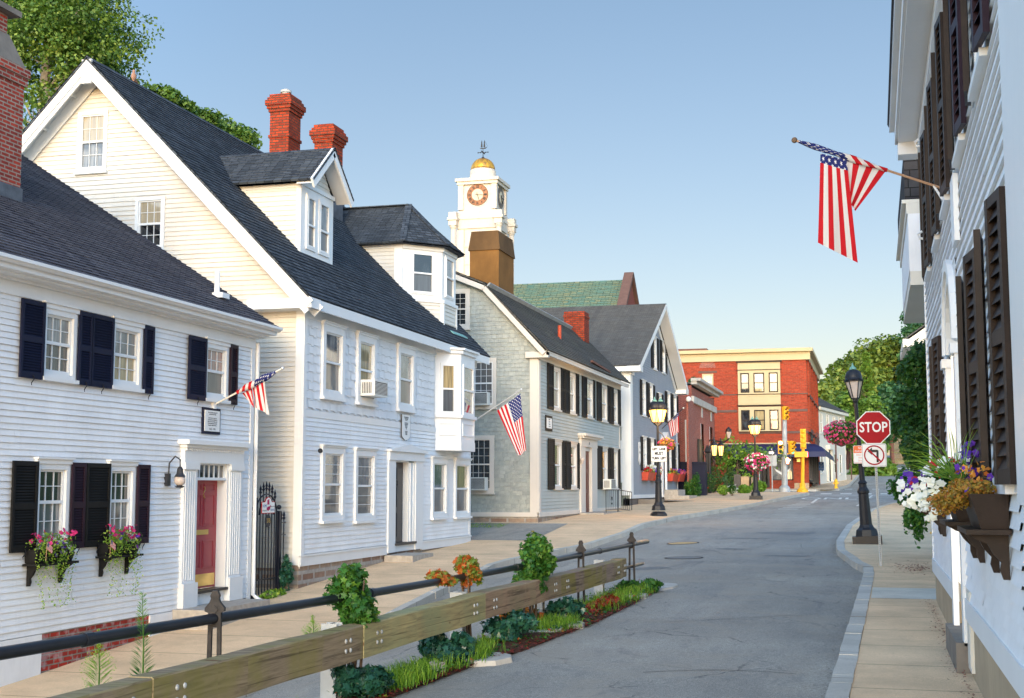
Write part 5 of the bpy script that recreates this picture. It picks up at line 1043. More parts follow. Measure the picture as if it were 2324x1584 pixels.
m = MB(f4); clap(m, f4, -.35, za-.5, .12, ul4, ur4, hf, .02); fill(m, f4, -.4, za-.4, ul4, ur4, hf, -.014); part('wall', m, 'bluegray_paint', h4)
part('side_wall', MB(g4).fp([(-26,0,-1), (X4,0,-1), (X4,0,ze+.3), (-26,0,ze+.3)]), 'green_brick', h4)
for (z0, z1) in ((.3,2.2),(2.9,4.8)): a, b = ony(1409,1000,61.1)[0]-.5, ony(1423,1000,61.1)[0]-.2; win(h4, g4, a, b, z0, z1, .1, 0, None, 'pane_curtain', None, proud=.08, rec=-.02)
m = MB(f4); m.box(YW0-.05, YW0+.55, -.35, ze, 0, .09); m.box(YW0-.1, YW0+.62, ze-.25, ze, 0, .18); m.box(YW1-.15, YW1, -.35, ze+.2, 0, .04); m.box(YW0, YW1+.05, -.5, -.33, 0, .06); m.fr = g4; m.box(-11.35, -10.92, -.35, ze, 0, .07); m.box(-26, -10.4, ze-.12, ze+.10, .0, .52)
for (y, z) in ((ye, ze), (yr, zr)):
    m.beam((XR+.02,y,z), (XR+.02,ym,za), .07, .28, (0,0,1)); m.beam((XR-.25,y,z-.12), (XR-.25,ym,za-.14), .5, .05); m.beam((X4+.03,y+(.4 if y < ym else -.4),z-.1), (X4+.03,ym,za-.38), .04, .3)
m.fr = f4; m.box(ye, ye+.9, ze-.12, ze+.12, .0, .62); m.box(yr-.9, yr, zr-.12, zr+.12, .0, .62); part('trim_boards', m, 'white_trim', h4)
m = MB(); roof(m, (XR+.05,ye,ze+.16), (-27,ye,ze+.16), (XR+.05,ym,za+.16), (-27,ym,za+.16), .18); roof(m, (XR+.05,yr,zr+.16), (-27,yr,zr+.16), (XR+.05,ym,za+.16), (-27,ym,za+.16), .18); part('roof', m, 'roof_gray', h4)
part('foundation', MB(f4).box(YW0, YW1, -1.6, -.5, -.3, -.02).wbox(-26, -11.06, 61.12, 61.4, -1.6, -.4), 'granite_block', h4)
m = MB(f4); A, B = y4(1450), y4(1500); m.box(A, B+.5, -1.2, -.42, .05, 1.4); m.box(A, B, -.42, -.1, .05, .8); tagged('granite_step', m, 'granite', (-10, A, -.8), 'two stacked stone steps right of the blue gray house door', 'step', 'granite doorsteps')
m = MB(f4); m.box(y4(1285), y4(1345), -.9, -.55, .0, .9); m.beam((-10.9,y4(1345),-.62), (-9.4,y4(1420),-.72), 2.2, .05); tagged('cellar_bulkhead', m, 'stucco_gray', (-10.5, y4(1300), -.8), 'low gray cellar hatch by the lamp post', 'hatch')
fcol = [[('leaf_lime',), ('petal_red', 30, (0,.5), .1), ('petal_white', 70, (.4,1), .15)], [('leaf_lime',), ('petal_purple', 25, (0,.5), .1), ('petal_white', 60, (.1,.9), .15), ('petal_red', 12, (.6,1), .1)], [('leaf_lime',), ('petal_orange', 30, (0,.6), .1), ('petal_purple', 30, (.4,1), .1)], [('leaf_yellow',), ('petal_rose', 34, (0,1), .12), ('petal_purple', 22, (.2,1), .1)]]
for i, (a, b, lab) in enumerate(((1312,1345,'leftmost red window box, of red and white flowers'),(1364,1390,'red window box of white flowers beside the lit lamp post'),(1478,1506,'red window box of orange flowers just right of the lamp post'),(1524,1552,'red window box of rose and purple flowers, nearest the brick wall'))):
    flowerbox(y4(a)-.2, y4(b)+.1, .36, .4, f4, lab, fcol[i], 40+i, 'red_plastic', False, .42, 160, .12, .17, False)
pq = thing('wall_plaque', px3(1451, 1008, X4), 'white shield plaque beside the first window of the blue gray house', 'plaque'); A, B = y4(1287), y4(1297); part('board', MB(f4).prism([(A,2.2),(A,1.3),((A+B)/2,1.1),(B,1.3),(B,2.2)], .03, .06), 'sign_white', pq)
for k, ln in enumerate(['1701', 'HOUSE']): text(ln, .16, 'sign_ink', pq, f4.p((A+B)/2, .062, 1.95-k*.25), (0,1,0), (0,0,1), ext=.0005, sx=.7)
yb, zb = onx(1500, 973, X4); A = V(X4+.05, yb, zb); T = py3(1551, 926, yb+.3); fg = thing('house_flag', A, 'small drooping flag beside the lit lamp post, on the blue gray house', 'flag', 'flags flown from the houses'); e = yb+.2
part('pole', MB().tube([A, T], .022, 8), 'dark_metal', fg); part('finial', MB().ball(T, .05), 'cream_white', fg)
flag(fg, [(py3(1516,957,e), py3(1540,935,e), py3(1541,980,e), py3(1524,992,e), .25, 1, 0, 1)], .06, (.5,.8,0), 12)
# church with green slate roof
cr = thing('church', (-24, 101, 0), 'brick church with a green slate roof seen above the gray roofs', 'church'); yF, yR = 101, 105; xL = -60; xR_ = ony(1432,632,yR)[0]
zr_ = ony(1432,634,yR)[1]; ze_ = 12.6; m = MB(); roof(m, (xL,100,ze_), (xR_-.3,100,ze_), (xL,yR,zr_), (xR_-.3,yR,zr_), .3, .03); roof(m, (xL,110,ze_), (xR_-.3,110,ze_), (xL,yR,zr_), (xR_-.3,yR,zr_), .4, .03); part('roof', m, 'roof_green', cr)
fg_ = FX(xR_); m = MB(fg_); m.prism([(100.3,-1),(109.7,-1),(109.7,ze_),(yR,zr_-.1),(100.3,ze_)], -.5, 0); m.wbox(xL, xR_-.5, 100.3, 109.7, -1, ze_); part('wall', m, 'brick_church', cr)
m = MB(); 
for s in (-1, 1): m.beam((xR_-.15,yR+s*5.1,ze_-.0), (xR_-.15,yR,zr_+.45), .75, .35)
x0, x1 = ony(1297,700,99.5)[0]+0, ony(1430,700,99.5)[0]; m.wbox(x1-3.6, x1+.6, 99.2, 100.6, 12.4, 13.9); m.wbox(ony(1246,690,98)[0]-1.8, ony(1246,690,98)[0], 97.5, 98.5, 11, 13.6); part('coping', m, 'stone_brown', cr)
# ---------------------------------------------------------------- low brick building, red corner building, white building, clock tower
def vb(x, y): return (1520+x*.2878, 729.6+y*.2878)
X5 = -10.5; f5 = FX(X5); lb = thing('brick_bank', (X5, 84, -.4), 'low red brick building with a stone cornice and lit wall lanterns', 'building'); yA, yB = 79.6, 91.4; zc = 6.35
def y5(x): return onx(vb(x,0)[0], 1000, X5)[0]
hl = []; slots = [(167,189),(246,268),(315,337)]
m = MB(f5)
for (a, b) in slots: hl.append((y5(a), y5(b), .0, 4.05))
fill(m, f5, -.8, zc-.3, yA, yB, hl, 0); m.box(yA, y5(133), -.8, zc-1.2, 0, .12); m.wbox(-26, X5, yA, yA+.1, -.8, zc-.2); m.wbox(-26, X5, yB-.1, yB, -.8, zc-.2); part('wall', m, 'brick_low', lb)
m = MB(f5); m.box(yA-.1, yB+.1, zc-1.25, zc-.85, 0, .16); m.box(yA-.2, yB+.2, zc-.15, zc+.05, 0, .35); m.box(yA-.3, yB+.3, zc+.05, zc+.22, 0, .6)
for a in (177, 256, 328): y = y5(a); m.box(y-.35, y+.35, 4.45, 5.2 if a < 200 else 5.1, 0, .03)
part('stone_trim', m, 'concrete', lb)
for (a, b) in slots:
    A, B = y5(a), y5(b); m = MB(f5); m.box(A, B, 0, 4.05, -.35, -.3); m.box(A, A+.12, 0, 4.05, -.3, .01); w_ = part('window', m, 'white_trim', lb); part('pane', MB(f5).fp([(A+.2,-.29,.2),(B-.1,-.29,.2),(B-.1,-.29,3.9),(A+.2,-.29,3.9)]), 'pane_dark', w_)
part('roof', MB().wbox(-26, X5+.2, yA, yB, zc-.1, zc), 'roof_gray', lb)
part('wall_case', MB(f5).box(y5(215), y5(238), 1.2, 3.0, .02, .15), 'sign_ink', lb); part('security_light', MB().ball(px3(vb(148,0)[0], vb(0,612)[1], X5+.2), .16), 'white_trim', lb)
bush('roof_hedge', (-11.3, 87.0, 6.9), (.5, 2.4, .45), 800, .14, 'leaf_maple', 'clipped hedge along the roof edge of the low brick building', 61, base=(-11.3,87,6.4), stem=False, clumps=9)
t = thing('umbrella', (-12.5, 81.2, 6.3), 'folded blue parasol on the roof of the low brick building', 'umbrella'); part('canopy', MB().lathe((-12.5,81.2,6.3), [(.3,.3),(.12,.7),(.02,1.3)], 8), 'sign_blue', t); part('pole', MB().tube([(-12.5,81.2,6.3),(-12.5,81.2,7.75)], .03, 6), 'dark_metal', t)
for i, (px, py) in enumerate(((350,1010),(402,1012))):
    Q = px3(*vb(px, py), X5+.7); t = thing('wall_lantern', Q, ('left' if i == 0 else 'right')+' one of the two glowing lanterns bracketed on the low brick wall', 'lantern', 'lit wall lanterns')
    part('lamp_glass', MB().lathe(Q, [(.12,-.38),(.18,.25)], 8), 'lamp_glow_small', t); m = MB().lathe(Q, [(.25,.25),(.2,.38),(.08,.5),(.03,.8)], 8).lathe(Q, [(.02,-.65),(.1,-.45),(.14,-.38)], 8)
    for k in range(8): a = k*math.pi/4; m.tube([Q+V(.13*math.cos(a),.13*math.sin(a),-.38), Q+V(.19*math.cos(a),.19*math.sin(a),.25)], .02, 4)
    m.tube([Q+V(-.7,0,-.1), Q+V(-.35,0,-.9), Q+V(0,0,-.7)], .03, 5); part('cage', m, 'dark_metal', t)
    ll = bpy.data.lights.new('glow', 'POINT'); ll.energy = 25; ll.color = (1,.6,.25); ll.shadow_soft_size = .3; lo = bpy.data.objects.new('glow', ll); sc.collection.objects.link(lo); lo.parent = t; lo.location = (.9, -.3, 0)
# red corner building
Yr = 100.; Xr = -4.65; rb = thing('corner_building', (-9, Yr, 0), 'three storey red brick corner building with cream bay windows and navy awnings', 'building')
gr = FY(Yr); fr2 = FX(Xr); ZT = onx(1833,790,Xr)[1]; ZT = ony(1833,790,Yr)[1]
def xr5(x): return ony(vb(x,0)[0], 900, Yr)[0]
def zr5(y): return ony(1750, vb(0,y)[1], Yr)[1]
m = MB(gr); hb = [(xr5(540)+.02, xr5(876)-.02, zr5(862), zr5(312)), (xr5(258), xr5(346), zr5(532), zr5(402)), (xr5(690), xr5(775), .02, 2.5), (xr5(790), xr5(962), .55, 2.75), (xr5(440),xr5(640), .02, 2.6)]
fill(m, gr, -.3, ZT-.4, -28, Xr, hb, 0); fill(m, gr, -.3, ZT-.4, -28, Xr, [(h[0]-.0, h[1], h[2], h[3]) for h in hb], -.3) ; m.box(xr5(775), xr5(968), -.3, .5, 0, .02)
tall = []
for (a, b) in ((.9,2.6),(3.4,5.1),(7.2,8.9),(11.2,12.9),(14.4,16.1)):
    for (z0, z1) in ((zr5(850), zr5(690)), (zr5(575), zr5(395))): tall.append((Yr+a, Yr+b, z0, z1))
sh = [(Yr+1.2, Yr+5.2, .5, 2.7), (Yr+6, Yr+9, .3, 2.7), (Yr+10.5, Yr+13, .0, 2.7), (Yr+14, Yr+18, .3, 2.7)]
fill(m, fr2, -.3, ZT-.4, Yr, Yr+21, tall+sh, 0)
for (a, b, z0, z1) in tall: m.fr = fr2; m.box(a-.35, a-.12, z0-.2, z1+1.0, 0, .18)
m.fr = fr2; m.fp([(Yr+21,0,-.5),(Yr+21,-20,-.5),(Yr+21,-20,ZT-.3),(Yr+21,0,ZT-.3)]); part('wall', m, 'brick_red', rb)
for (a, b, z0, z1) in tall:
    m = MB(fr2); m.box(a, b, z0, z1, -.32, -.28); m.box(a, a+.15, z0, z1, -.28, -.2); m.box(b-.15, b, z0, z1, -.28, -.2); m.box(a, b, (z0+z1)/2-.06, (z0+z1)/2+.06, -.28, -.2); w_ = part('window', m, 'bark_red', rb); part('pane', MB(fr2).fp([(a+.15,-.27,z0),(b-.15,-.27,z0),(b-.15,-.27,z1),(a+.15,-.27,z1)]), 'pane_curtain', w_)
    part('sill', MB(fr2).box(a-.1, b+.1, z0-.22, z0, 0, .2), 'stone_brown', rb)
    if z0 > 5: m = MB(fr2); c = (a+b)/2; m.prism([(c+(b-a)/2*math.cos(k*.3927), z1+.12+(b-a)/2*1.1*math.sin(k*.3927)) for k in range(9)], -.02, .02); part('arch', m, 'brick_chimney', rb)
m = MB(gr)
for (a, b) in ((567,577),(692,712),(866,884)): m.box(-28, hb[0][0]-.1 if a < 800 else -16.2, zr5(b), zr5(a), 0, .05); m.box(hb[0][1]+.1, Xr+.02, zr5(b), zr5(a), 0, .05)
m.box(xr5(540), xr5(878), zr5(884), zr5(866), 0, .06); m.box(xr5(228), xr5(375), zr5(395), zr5(380), 0, .06); m.fr = fr2; m.box(Yr, Yr+21, zr5(577), zr5(567), 0, .05); m.box(Yr, Yr+21, zr5(884), zr5(866), 0, .05); part('stone_bands', m, 'stone_brown', rb)
m = MB(gr); m.box(-28, Xr+.5, ZT-.25, ZT, 0, .5); m.box(-28, Xr+.3, ZT-.85, ZT-.25, 0, .18); m.fr = fr2; m.box(Yr, Yr+21, ZT-.25, ZT, 0, .5); m.box(Yr, Yr+21, ZT-.85, ZT-.25, 0, .18)
for k in range(90): m.wbox(-28+k*.26, -28+k*.26+.12, Yr-.26, Yr-.18, ZT-.42, ZT-.28)
part('cornice', m, 'cream_trim', rb); part('roof', MB().wbox(-28, Xr, Yr, Yr+21, ZT-.5, ZT-.1), 'roof_gray', rb); part('roof_housing', MB().wbox(-17, xr5(272), Yr+2, Yr+6, ZT-.1, zr5(186)+.1), 'bark_red', rb)
m = MB(gr); a, b = xr5(542), xr5(876); lv = [(312,322),(376,384),(570,577),(658,672)]; m.box(a, b, zr5(384), zr5(322), 0, .28); m.box(a, b, zr5(865), zr5(857), 0, .3); m.box(a, b, zr5(657), zr5(577), 0, .28)
wx = [(562,631),(665,750),(785,857)]
for (y0, y1) in ((384,404),(560,572),(672,697)): m.box(a, b, zr5(y1), zr5(y0), 0, .28)
for (z0, z1) in ((560,404),(857,697)):
    xs = [542]+[v for p in wx for v in p]+[876]
    for k in range(0, 8, 2): m.box(xr5(xs[k]), xr5(xs[k+1]), zr5(z0), zr5(z1), 0, .28)
for p, q in ((552,640),(658,752),(776,868)): m.box(xr5(p), xr5(q), zr5(648), zr5(642), .28, .31); m.box(xr5(p), xr5(q), zr5(592), zr5(586), .28, .31); m.box(xr5(p), xr5(p+6), zr5(642), zr5(592), .28, .31); m.box(xr5(q-6), xr5(q), zr5(642), zr5(592), .28, .31)
B = part('bay', m, 'cream_trim', rb); m = MB(gr)
for (y0, y1) in ((312,322),(378,383),(571,576),(660,666)): m.box(a-.1, b+.15, zr5(y1), zr5(y0), .26, .42 if y0 < 320 else .34)
part('bay_mouldings', m, 'dark_brown_paint', rb)
for (z0, z1, pns) in ((560,404,('pane_curtain','pane_shade','pane_shade')), (857,697,('pane_dark','pane_warm','pane_rose'))):
    for (p, q), pn in zip(wx, pns): win(rb, Fr(gr.O+gr.N*.2, gr.U, gr.N), xr5(p), xr5(q), zr5(z0), zr5(z1), .05, 0, None, pn, 'pane_warm' if pn == 'pane_shade' else ('pane_dark' if z1 == 404 else pn), 'dark_brown_paint', sill=False, sash='dark_brown_paint', rec=0)
a, b, z0, z1 = hb[1]; win(rb, gr, a, b, z0, z1, .12, 0, None, 'pane_rose', None, 'cream_trim', sill=False); m = MB(gr); c = (a+b)/2; R = (b-a)/2+.2; m.prism([(c+R*math.cos(k*math.pi/12), z1+.45+R*math.sin(k*math.pi/12)) for k in range(13)], -.01, .03); part('blind_arch', m, 'brick_chimney', rb)
# awning: curved profile wraps the corner
prof = [(0, zr5(965)), (.55, zr5(972)), (1.0, zr5(995)), (1.25, zr5(1030)), (1.35, zr5(1072))]; xa0 = xr5(435); m = MB()
for (n0, z0), (n1, z1) in zip(prof, prof[1:]):
    m.poly([V(xa0,Yr-n0,z0), V(Xr+n0,Yr-n0,z0), V(Xr+n1,Yr-n1,z1), V(xa0,Yr-n1,z1)]); m.poly([V(Xr+n0,Yr-n0,z0), V(Xr+n0,Yr+19,z0), V(Xr+n1,Yr+19,z1), V(Xr+n1,Yr-n1,z1)])
m.poly([V(xa0,Yr-n,z) for n, z in prof]+[V(xa0,Yr,prof[-1][1])]); part('awning', m, 'awning_navy', rb)
m = MB(gr); m.box(-20, Xr+.1, zr5(965), zr5(957), 0, .1); m.fr = fr2; m.box(Yr, Yr+19.5, zr5(965), zr5(957), 0, .1); part('awning_band', m, 'cream_trim', rb)
# storefront
a, b, z0, z1 = hb[3]; m = MB(gr); m.box(a, a+.12, z0, z1, -.1, .03); m.box(b-.12, b, z0, z1, -.1, .03); m.box(a, b, z0, z0+.08, -.1, .03); S = part('shop_window', m, 'dark_metal', rb); part('pane', MB(gr).fp([(a,-.06,z0),(b,-.06,z0),(b,-.06,z1),(a,-.06,z1)]), 'pane_curtain', S)
cxx = (a+b)/2+.0; m = MB(gr); zz = 1.1; m.box(cxx-.06, cxx+.06, zz, zz+.95, -.04, -.02); m.box(cxx-.3, cxx+.3, zz+.85, zz+.95, -.04, -.02)
m.prism([(cxx-.6,zz+.35),(cxx-.45,zz+.1),(cxx,zz-.2),(cxx+.45,zz+.1),(cxx+.6,zz+.35),(cxx+.35,zz+.2),(cxx,zz),(cxx-.35,zz+.2)], -.04, -.02); part('anchor_decal', m, 'sign_white', S); text('PLYMOUTH', .26, 'sign_white', S, gr.p(cxx+.1, -.02, 2.2), (1,0,0), (0,0,1), sx=.8)
a, b, z0, z1 = hb[2]; m = MB(gr); m.box(a, b, z0, z1, -.9, -.85); m.box(a, a+.25, z0, z1, -.85, -.0); m.box(b-.1, b, z0, z1, -.85, 0); part('shop_entry', m, 'dark_metal', rb); part('entry_door', MB(gr).box(a+.45, b-.25, .1, 2.3, -.85, -.8), 'pane_dark', rb)
a, b, z0, z1 = hb[4]; part('shop_window', MB(gr).box(a, b, z0, z1, -.25, -.2), 'pane_dark', rb); part('base_stone', MB(gr).box(xr5(968), Xr, -.2, .35, 0, .06), 'stone_beige', rb); part('street_number', MB(gr).box(xr5(990), xr5(1018), 1.9, 2.15, .0, .03), 'brass', rb)
for (a, b, z0, z1) in sh:
    m = MB(fr2); m.box(a, b, z0, z0+.1, -.2, .02); m.box(a, a+.2, z0, z1, -.2, .02); m.box(b-.2, b, z0, z1, -.2, .02); w_ = part('shop_window', m, 'dark_metal', rb); part('pane', MB(fr2).fp([(a,-.1,z0),(b,-.1,z0),(b,-.1,z1),(a,-.1,z1)]), 'pane_curtain' if a < Yr+10 else 'pane_dark', w_)
part('sign_board', MB(fr2).box(Yr+11.5, Yr+17, 3.5, 4.6, .02, .15), 'stone_brown', rb); part('sign_board', MB(fr2).box(Yr+3.2, Yr+6, 3.6, 4.5, .02, .12), 'sign_ink', rb)
# white building up the hill
P0 = V(-4.75, 122, 0); dr = V(.17, .985, 0).normalized(); wb = thing('white_building', (P0.x, P0.y, .3), 'white clapboard building on the hill behind the red corner building', 'building'); fw = Fr(P0, dr, (dr.y, -dr.x, 0)); L = 12.2; zt = 7.3; hw = []
for k in range(4):
    u = [.7, 3.6, 6.5, 9.1][k]; win(wb, fw, u, u+1.1, 4.9, 6.9, .12, 0, None, 'pane_curtain', None, 'cream_white', holes=hw, rec=0)
    if k != 1: win(wb, fw, u, u+1.1, 1.3, 3.3, .12, 0, None, 'pane_dark', None, 'cream_white', holes=hw, rec=0)
hw.append((3.2, 5.3, .5, 3.7)); part('doorway', MB(fw).box(3.2, 3.5, .6, 3.6, 0, .2).box(5.0, 5.3, .6, 3.6, 0, .2).box(3.0, 5.5, 3.5, 3.9, 0, .4).box(3.5, 5.0, .6, 3.5, -.2, -.1), 'cream_white', wb)
m = MB(fw); clap(m, fw, .2, zt-.3, .2, 0, L, hw, .02); fill(m, fw, -.5, zt, 0, L, hw, -.014); m.fp([(0,0,-.5),(0,-9,-.5),(0,-9,zt),(0,-4.5,zt+2.6),(0,0,zt)]); m.fp([(L,0,-.5),(L,-9,-.5),(L,-9,zt),(L,-4.5,zt+2.6),(L,0,zt)]); part('wall', m, 'cream_white', wb)
part('trim_boards', MB(fw).box(-.2, L+.3, zt-.3, zt, 0, .35).box(L-.2, L, .2, zt-.3, 0, .04), 'cream_white', wb)
m = MB(); roof(m, fw.p(-.3,.4,zt), fw.p(L+.3,.4,zt), fw.p(-.3,-4.5,zt+2.7), fw.p(L+.3,-4.5,zt+2.7), .2); roof(m, fw.p(-.3,-9.4,zt), fw.p(L+.3,-9.4,zt), fw.p(-.3,-4.5,zt+2.7), fw.p(L+.3,-4.5,zt+2.7), .3); part('roof', m, 'roof_gray', wb)
# clock tower
TY = 130; tx = ony(1087, 600, TY)[0]; tw = thing('clock_tower', (tx, TY, 0), 'white clock tower with a gilded dome and ship weathervane', 'clock tower'); HW = 2.05; ty = TY+HW
def zt_(py): return ony(1085, py, TY)[1]
def xt(px, py=450): return ony(px, py, TY)[0]
xl_, xr_ = xt(1043), xt(1125); cx = (xl_+xr_)/2; HW = (xr_-xl_)/2; cy = TY+HW
def sq(m, h, z0, z1): m.wbox(cx-h, cx+h, cy-h, cy+h, z0, z1)
m = MB(); sq(m, HW*.97, zt_(487), zt_(408)); sq(m, HW*1.02, zt_(1000), zt_(487)); z = zt_(404)
sq(m, HW*1.12, zt_(418), zt_(411)); sq(m, HW*1.2, zt_(411), zt_(404)); sq(m, HW*1.08, zt_(492), zt_(478)); sq(m, HW*1.14, zt_(497), zt_(490)); sq(m, HW*1.1, zt_(518), zt_(497))
for sx in (-1, 1):
    for sy in (-1, 1):
        a, b = cx+sx*HW*.92, cy+sy*HW*.92; m.wbox(a-.28, a+.28, b-.28, b+.28, zt_(475), zt_(418))
        q, r = cx+sx*HW*1.25, cy+sy*HW*1.25; m.wbox(q-.42, q+.42, r-.42, r+.42, zt_(512), zt_(482)); m.wbox(q-.55, q+.55, r-.55, r+.55, zt_(500), zt_(494)); m.lathe((q, r, 0), [(.28, zt_(1000)), (.28, zt_(520)), (.4, zt_(515)), (.4, zt_(512))], 12)
        m.wbox(a-.4, a+.4, b-.4, b+.4, zt_(1000), zt_(520))
for k in (560, 600): sq(m, HW*1.06, zt_(k), zt_(k-4))
m.lathe((cx,cy,0), [(HW*.80,z),(HW*.80,z+.35),(HW*.72,z+.45),(HW*.70,z+1.15),(HW*.64,z+1.3)], 32)
m.fr = FY(TY-.0); part('shaft', m, 'tower_white', tw)
R = HW*.66; z0 = z+1.3; part('dome', MB().lathe((cx,cy,z0), [(R*math.cos(a*math.pi/20), R*1.0*math.sin(a*math.pi/20)) for a in range(10)]+[(.01,R)], 32), 'gold_leaf', tw, True)
zd = z0+R; m = MB(); m.lathe((cx,cy,zd-.05), [(.25,0),(.2,.08),(.05,.2),(.03,.9),(.025,1.1)], 8)
K_ = .42
def wv(x, y, z): return V(cx+x*K_, cy+y*K_, zd+.25+z*K_)
for dx, dy in ((1,0),(0,1)):
    m.tube([wv(-dx*1.3,-dy*1.3,.9), wv(dx*1.3,dy*1.3,.9)], .03, 5)
    for q in (-1.3, 1.3, -.7, .7): m.ball(wv(dx*q,dy*q,.9), .07)
m.extr([wv(-.9,0,2.2), wv(-.7,0,1.85), wv(.6,0,1.85), wv(1.0,0,2.3), wv(.5,0,2.1), wv(-.6,0,2.05)], (0,.08,0))
for dx in (-.35, .35): m.tube([wv(dx,.07,1.9), wv(dx,.07,4.1)], .02, 5); m.extr([wv(dx-.27,.05,2.3), wv(dx+.2,.05,2.25), wv(dx+.15,.05,3.1), wv(dx-.2,.05,3.1)], (0,.03,0)); m.extr([wv(dx-.2,.05,3.15), wv(dx+.14,.05,3.15), wv(dx+.08,.05,3.8), wv(dx-.12,.05,3.8)], (0,.03,0))
m.tube([wv(.35,.07,4.0), wv(1.2,.07,2.4)], .01, 4); part('ship_weathervane', m, 'iron', tw)
for nm, f, cu in (('clock_face', FY(cy-HW*.97), cx), ('clock_face', FX(cx+HW*.97), cy)):
    zc = zt_(444)+.1; R = HW*.57; ring = lambda r0, r1, n0, n1: [MB(f).prism([(cu+r1*math.cos(k*math.pi/16), zc+r1*math.sin(k*math.pi/16)) for k in range(32)], n0, n1)][0]
    F = part(nm, ring(0, R*1.12, 0, .04), 'tower_white', tw); part('dial_rim', ring(0, R*1.04, .04, .06), 'sign_ink', F); part('dial', ring(0, R, .06, .08), 'dial_copper' if f.N.y else 'stucco_gray', F); part('dial_centre', ring(0, R*.55, .08, .10), 'blinds', F)
    for k, s in enumerate(['XII','I','II','III','IIII','V','VI','VII','VIII','IX','X','XI']):
        a = math.pi/2-k*math.pi/6; rr = R*.77; text(s, R*.34, 'sign_ink', F, f.p(cu+rr*math.cos(a), .085, zc+rr*math.sin(a)), f.U*math.sin(a)-V(0,0,1)*math.cos(a), f.U*math.cos(a)+V(0,0,1)*math.sin(a), sx=.7, bold=.015)
    hm = MB(); hm.beam(f.p(cu-.2*R,.12,zc+.02), f.p(cu+.8*R,.12,zc-.06*R), .03, .09, f.N); hm.beam(f.p(cu-.06*R,.14,zc+.2*R), f.p(cu+.18*R,.14,zc-.55*R), .03, .12, f.N); part('hands', hm, 'iron', F)

# ---------------------------------------------------------------- the near right house
XW = .87; fR = FX(XW, -1); rh = thing('clapboard_house', (XW, 15, -1.8), 'white clapboard house filling the right edge, with weathered brown shutters', 'house'); hr = []; y0, y1 = 3., 21.7
upp = [(9.7,10.6),(12.05,12.85),(14.55,15.4),(16.85,17.6),(19.3,20.1)]; low = [(9.02,9.95),(11.2,12.15),(17.4,18.2)]
for i, (a, b) in enumerate(upp+low):
    so = .04 if i < 5 else .055; z0, z1 = (3.08, 4.95) if i < 5 else (.02, 1.86); w_ = win(rh, fR, a-.1, b+.1, z0, z1, .1, 0, (2,2) if i > 4 else None, 'pane_curtain', None, holes=hr, proud=.03, rec=.02)
    shutter(w_, fR, a-.46, a-.02, z0, z1, 'dark_brown_paint' if i > 4 or i > 1 else 'plum_paint', .03, .085, False, .075, tilt=1, so=so); shutter(w_, fR, b+.02, b+.46, z0, z1, 'dark_brown_paint', .03, .085, False, .075, tilt=-1, so=so)
    m = MB(fR); m.box(a-.035, a-.005, z0+.02, z1-.02, so+.035, so+.052); part('shutter_edge', m, 'raw_edge', w_)
# arched doorway
A, B = 14.2, 15.7; hr.append((A-.22, B+.22, -1.8, 2.3)); m = MB(fR); m.box(A-.25, A, -1.55, 1.35, 0, .06); m.box(B, B+.25, -1.55, 1.35, 0, .06); m.box(A-.28, A+.02, 1.35, 1.45, 0, .10); m.box(B-.02, B+.28, 1.35, 1.45, 0, .10)
cA = (A+B)/2; n = 12
for k in range(n):
    t0, t1 = k*math.pi/n, (k+1)*math.pi/n
    for (r0, r1, n0, n1) in (((B-A)/2, (B-A)/2+.13, -.2, .05), ((B-A)/2+.13, (B-A)/2+.26, 0, .08)): m.hexa([fR.p(cA+r*math.cos(t), nn, 1.5+r*math.sin(t)*.95) for nn in (n0, n1) for (r, t) in ((r0,t0),(r1,t0),(r1,t1),(r0,t1))])
m.box(A-.25, A-.22, 1.5, 2.32, -.02, .02); m.prism([(A-.25,1.5),(A-.25,2.35),(B+.25,2.35),(B+.25,1.5)]+[(cA+((B-A)/2+.2)*math.cos(k*math.pi/n), 1.5+((B-A)/2+.2)*math.sin(k*math.pi/n)) for k in range(n+1)], -.02, .022); part('door_surround', m, 'white_trim', rh)
m = MB(fR); m.box(A, B, -1.5, 1.45, -.3, -.25); D = part('door', m, 'white_trim', rh); fm = MB(fR)
for k in range(9): t = (k+.5)*math.pi/9; fm.beam(fR.p(cA+.1*math.cos(t), -.2, 1.5+.1*math.sin(t)), fR.p(cA+.7*math.cos(t), -.2, 1.5+.66*math.sin(t)), .05, .06, fR.N)
part('fanlight', fm, 'cream_white', rh); part('fanlight_pane', MB(fR).box(A, B, 1.45, 2.25, -.27, -.25), 'pane_shade', rh)
m = MB(fR); clap(m, fR, -1.10, 5.35, .118, 8.62, y1-.12, hr, .024); clap(m, fR, -1.10, -.1, .118, y0, 8.62, (), .024); fill(m, fR, -1.2, 5.6, y0, y1, hr, -.014); part('wall', m, 'white_paint', rh); part('end_wall', MB().wbox(XW, 12, y1-.02, y1, -1.8, 5.4), 'white_paint', rh)
m = MB(fR); m.box(8.40, 8.62, -.1, 5.35, -.02, .035); m.box(y0, 8.40, -.1, 5.35, -.02, .055); m.box(y1-.12, y1, -1.1, 5.4, -.02, .035); m.box(y0, A-.25, -1.28, -1.08, -.02, .045); m.box(B+.25, y1, -1.28, -1.08, -.02, .045)
m.box(y0, y1+.2, 5.28, 5.5, 0, .07); m.box(y0, y1+.25, 5.5, 5.56, 0, .36); m.box(y0, y1+.3, 5.56, 5.78, .30, .40); m.box(y0, y1+.33, 5.78, 5.86, .28, .48); m.box(y1-.1, y1+.3, 5.3, 5.56, .07, .36)
part('trim_boards', m, 'white_trim', rh); m = MB(); roof(m, (XW-.5,y0,5.9), (XW-.5,y1+.35,5.9), (6,y0,9.2), (6,y1+.35,9.2), .2); part('roof', m, 'roof_slate', rh)
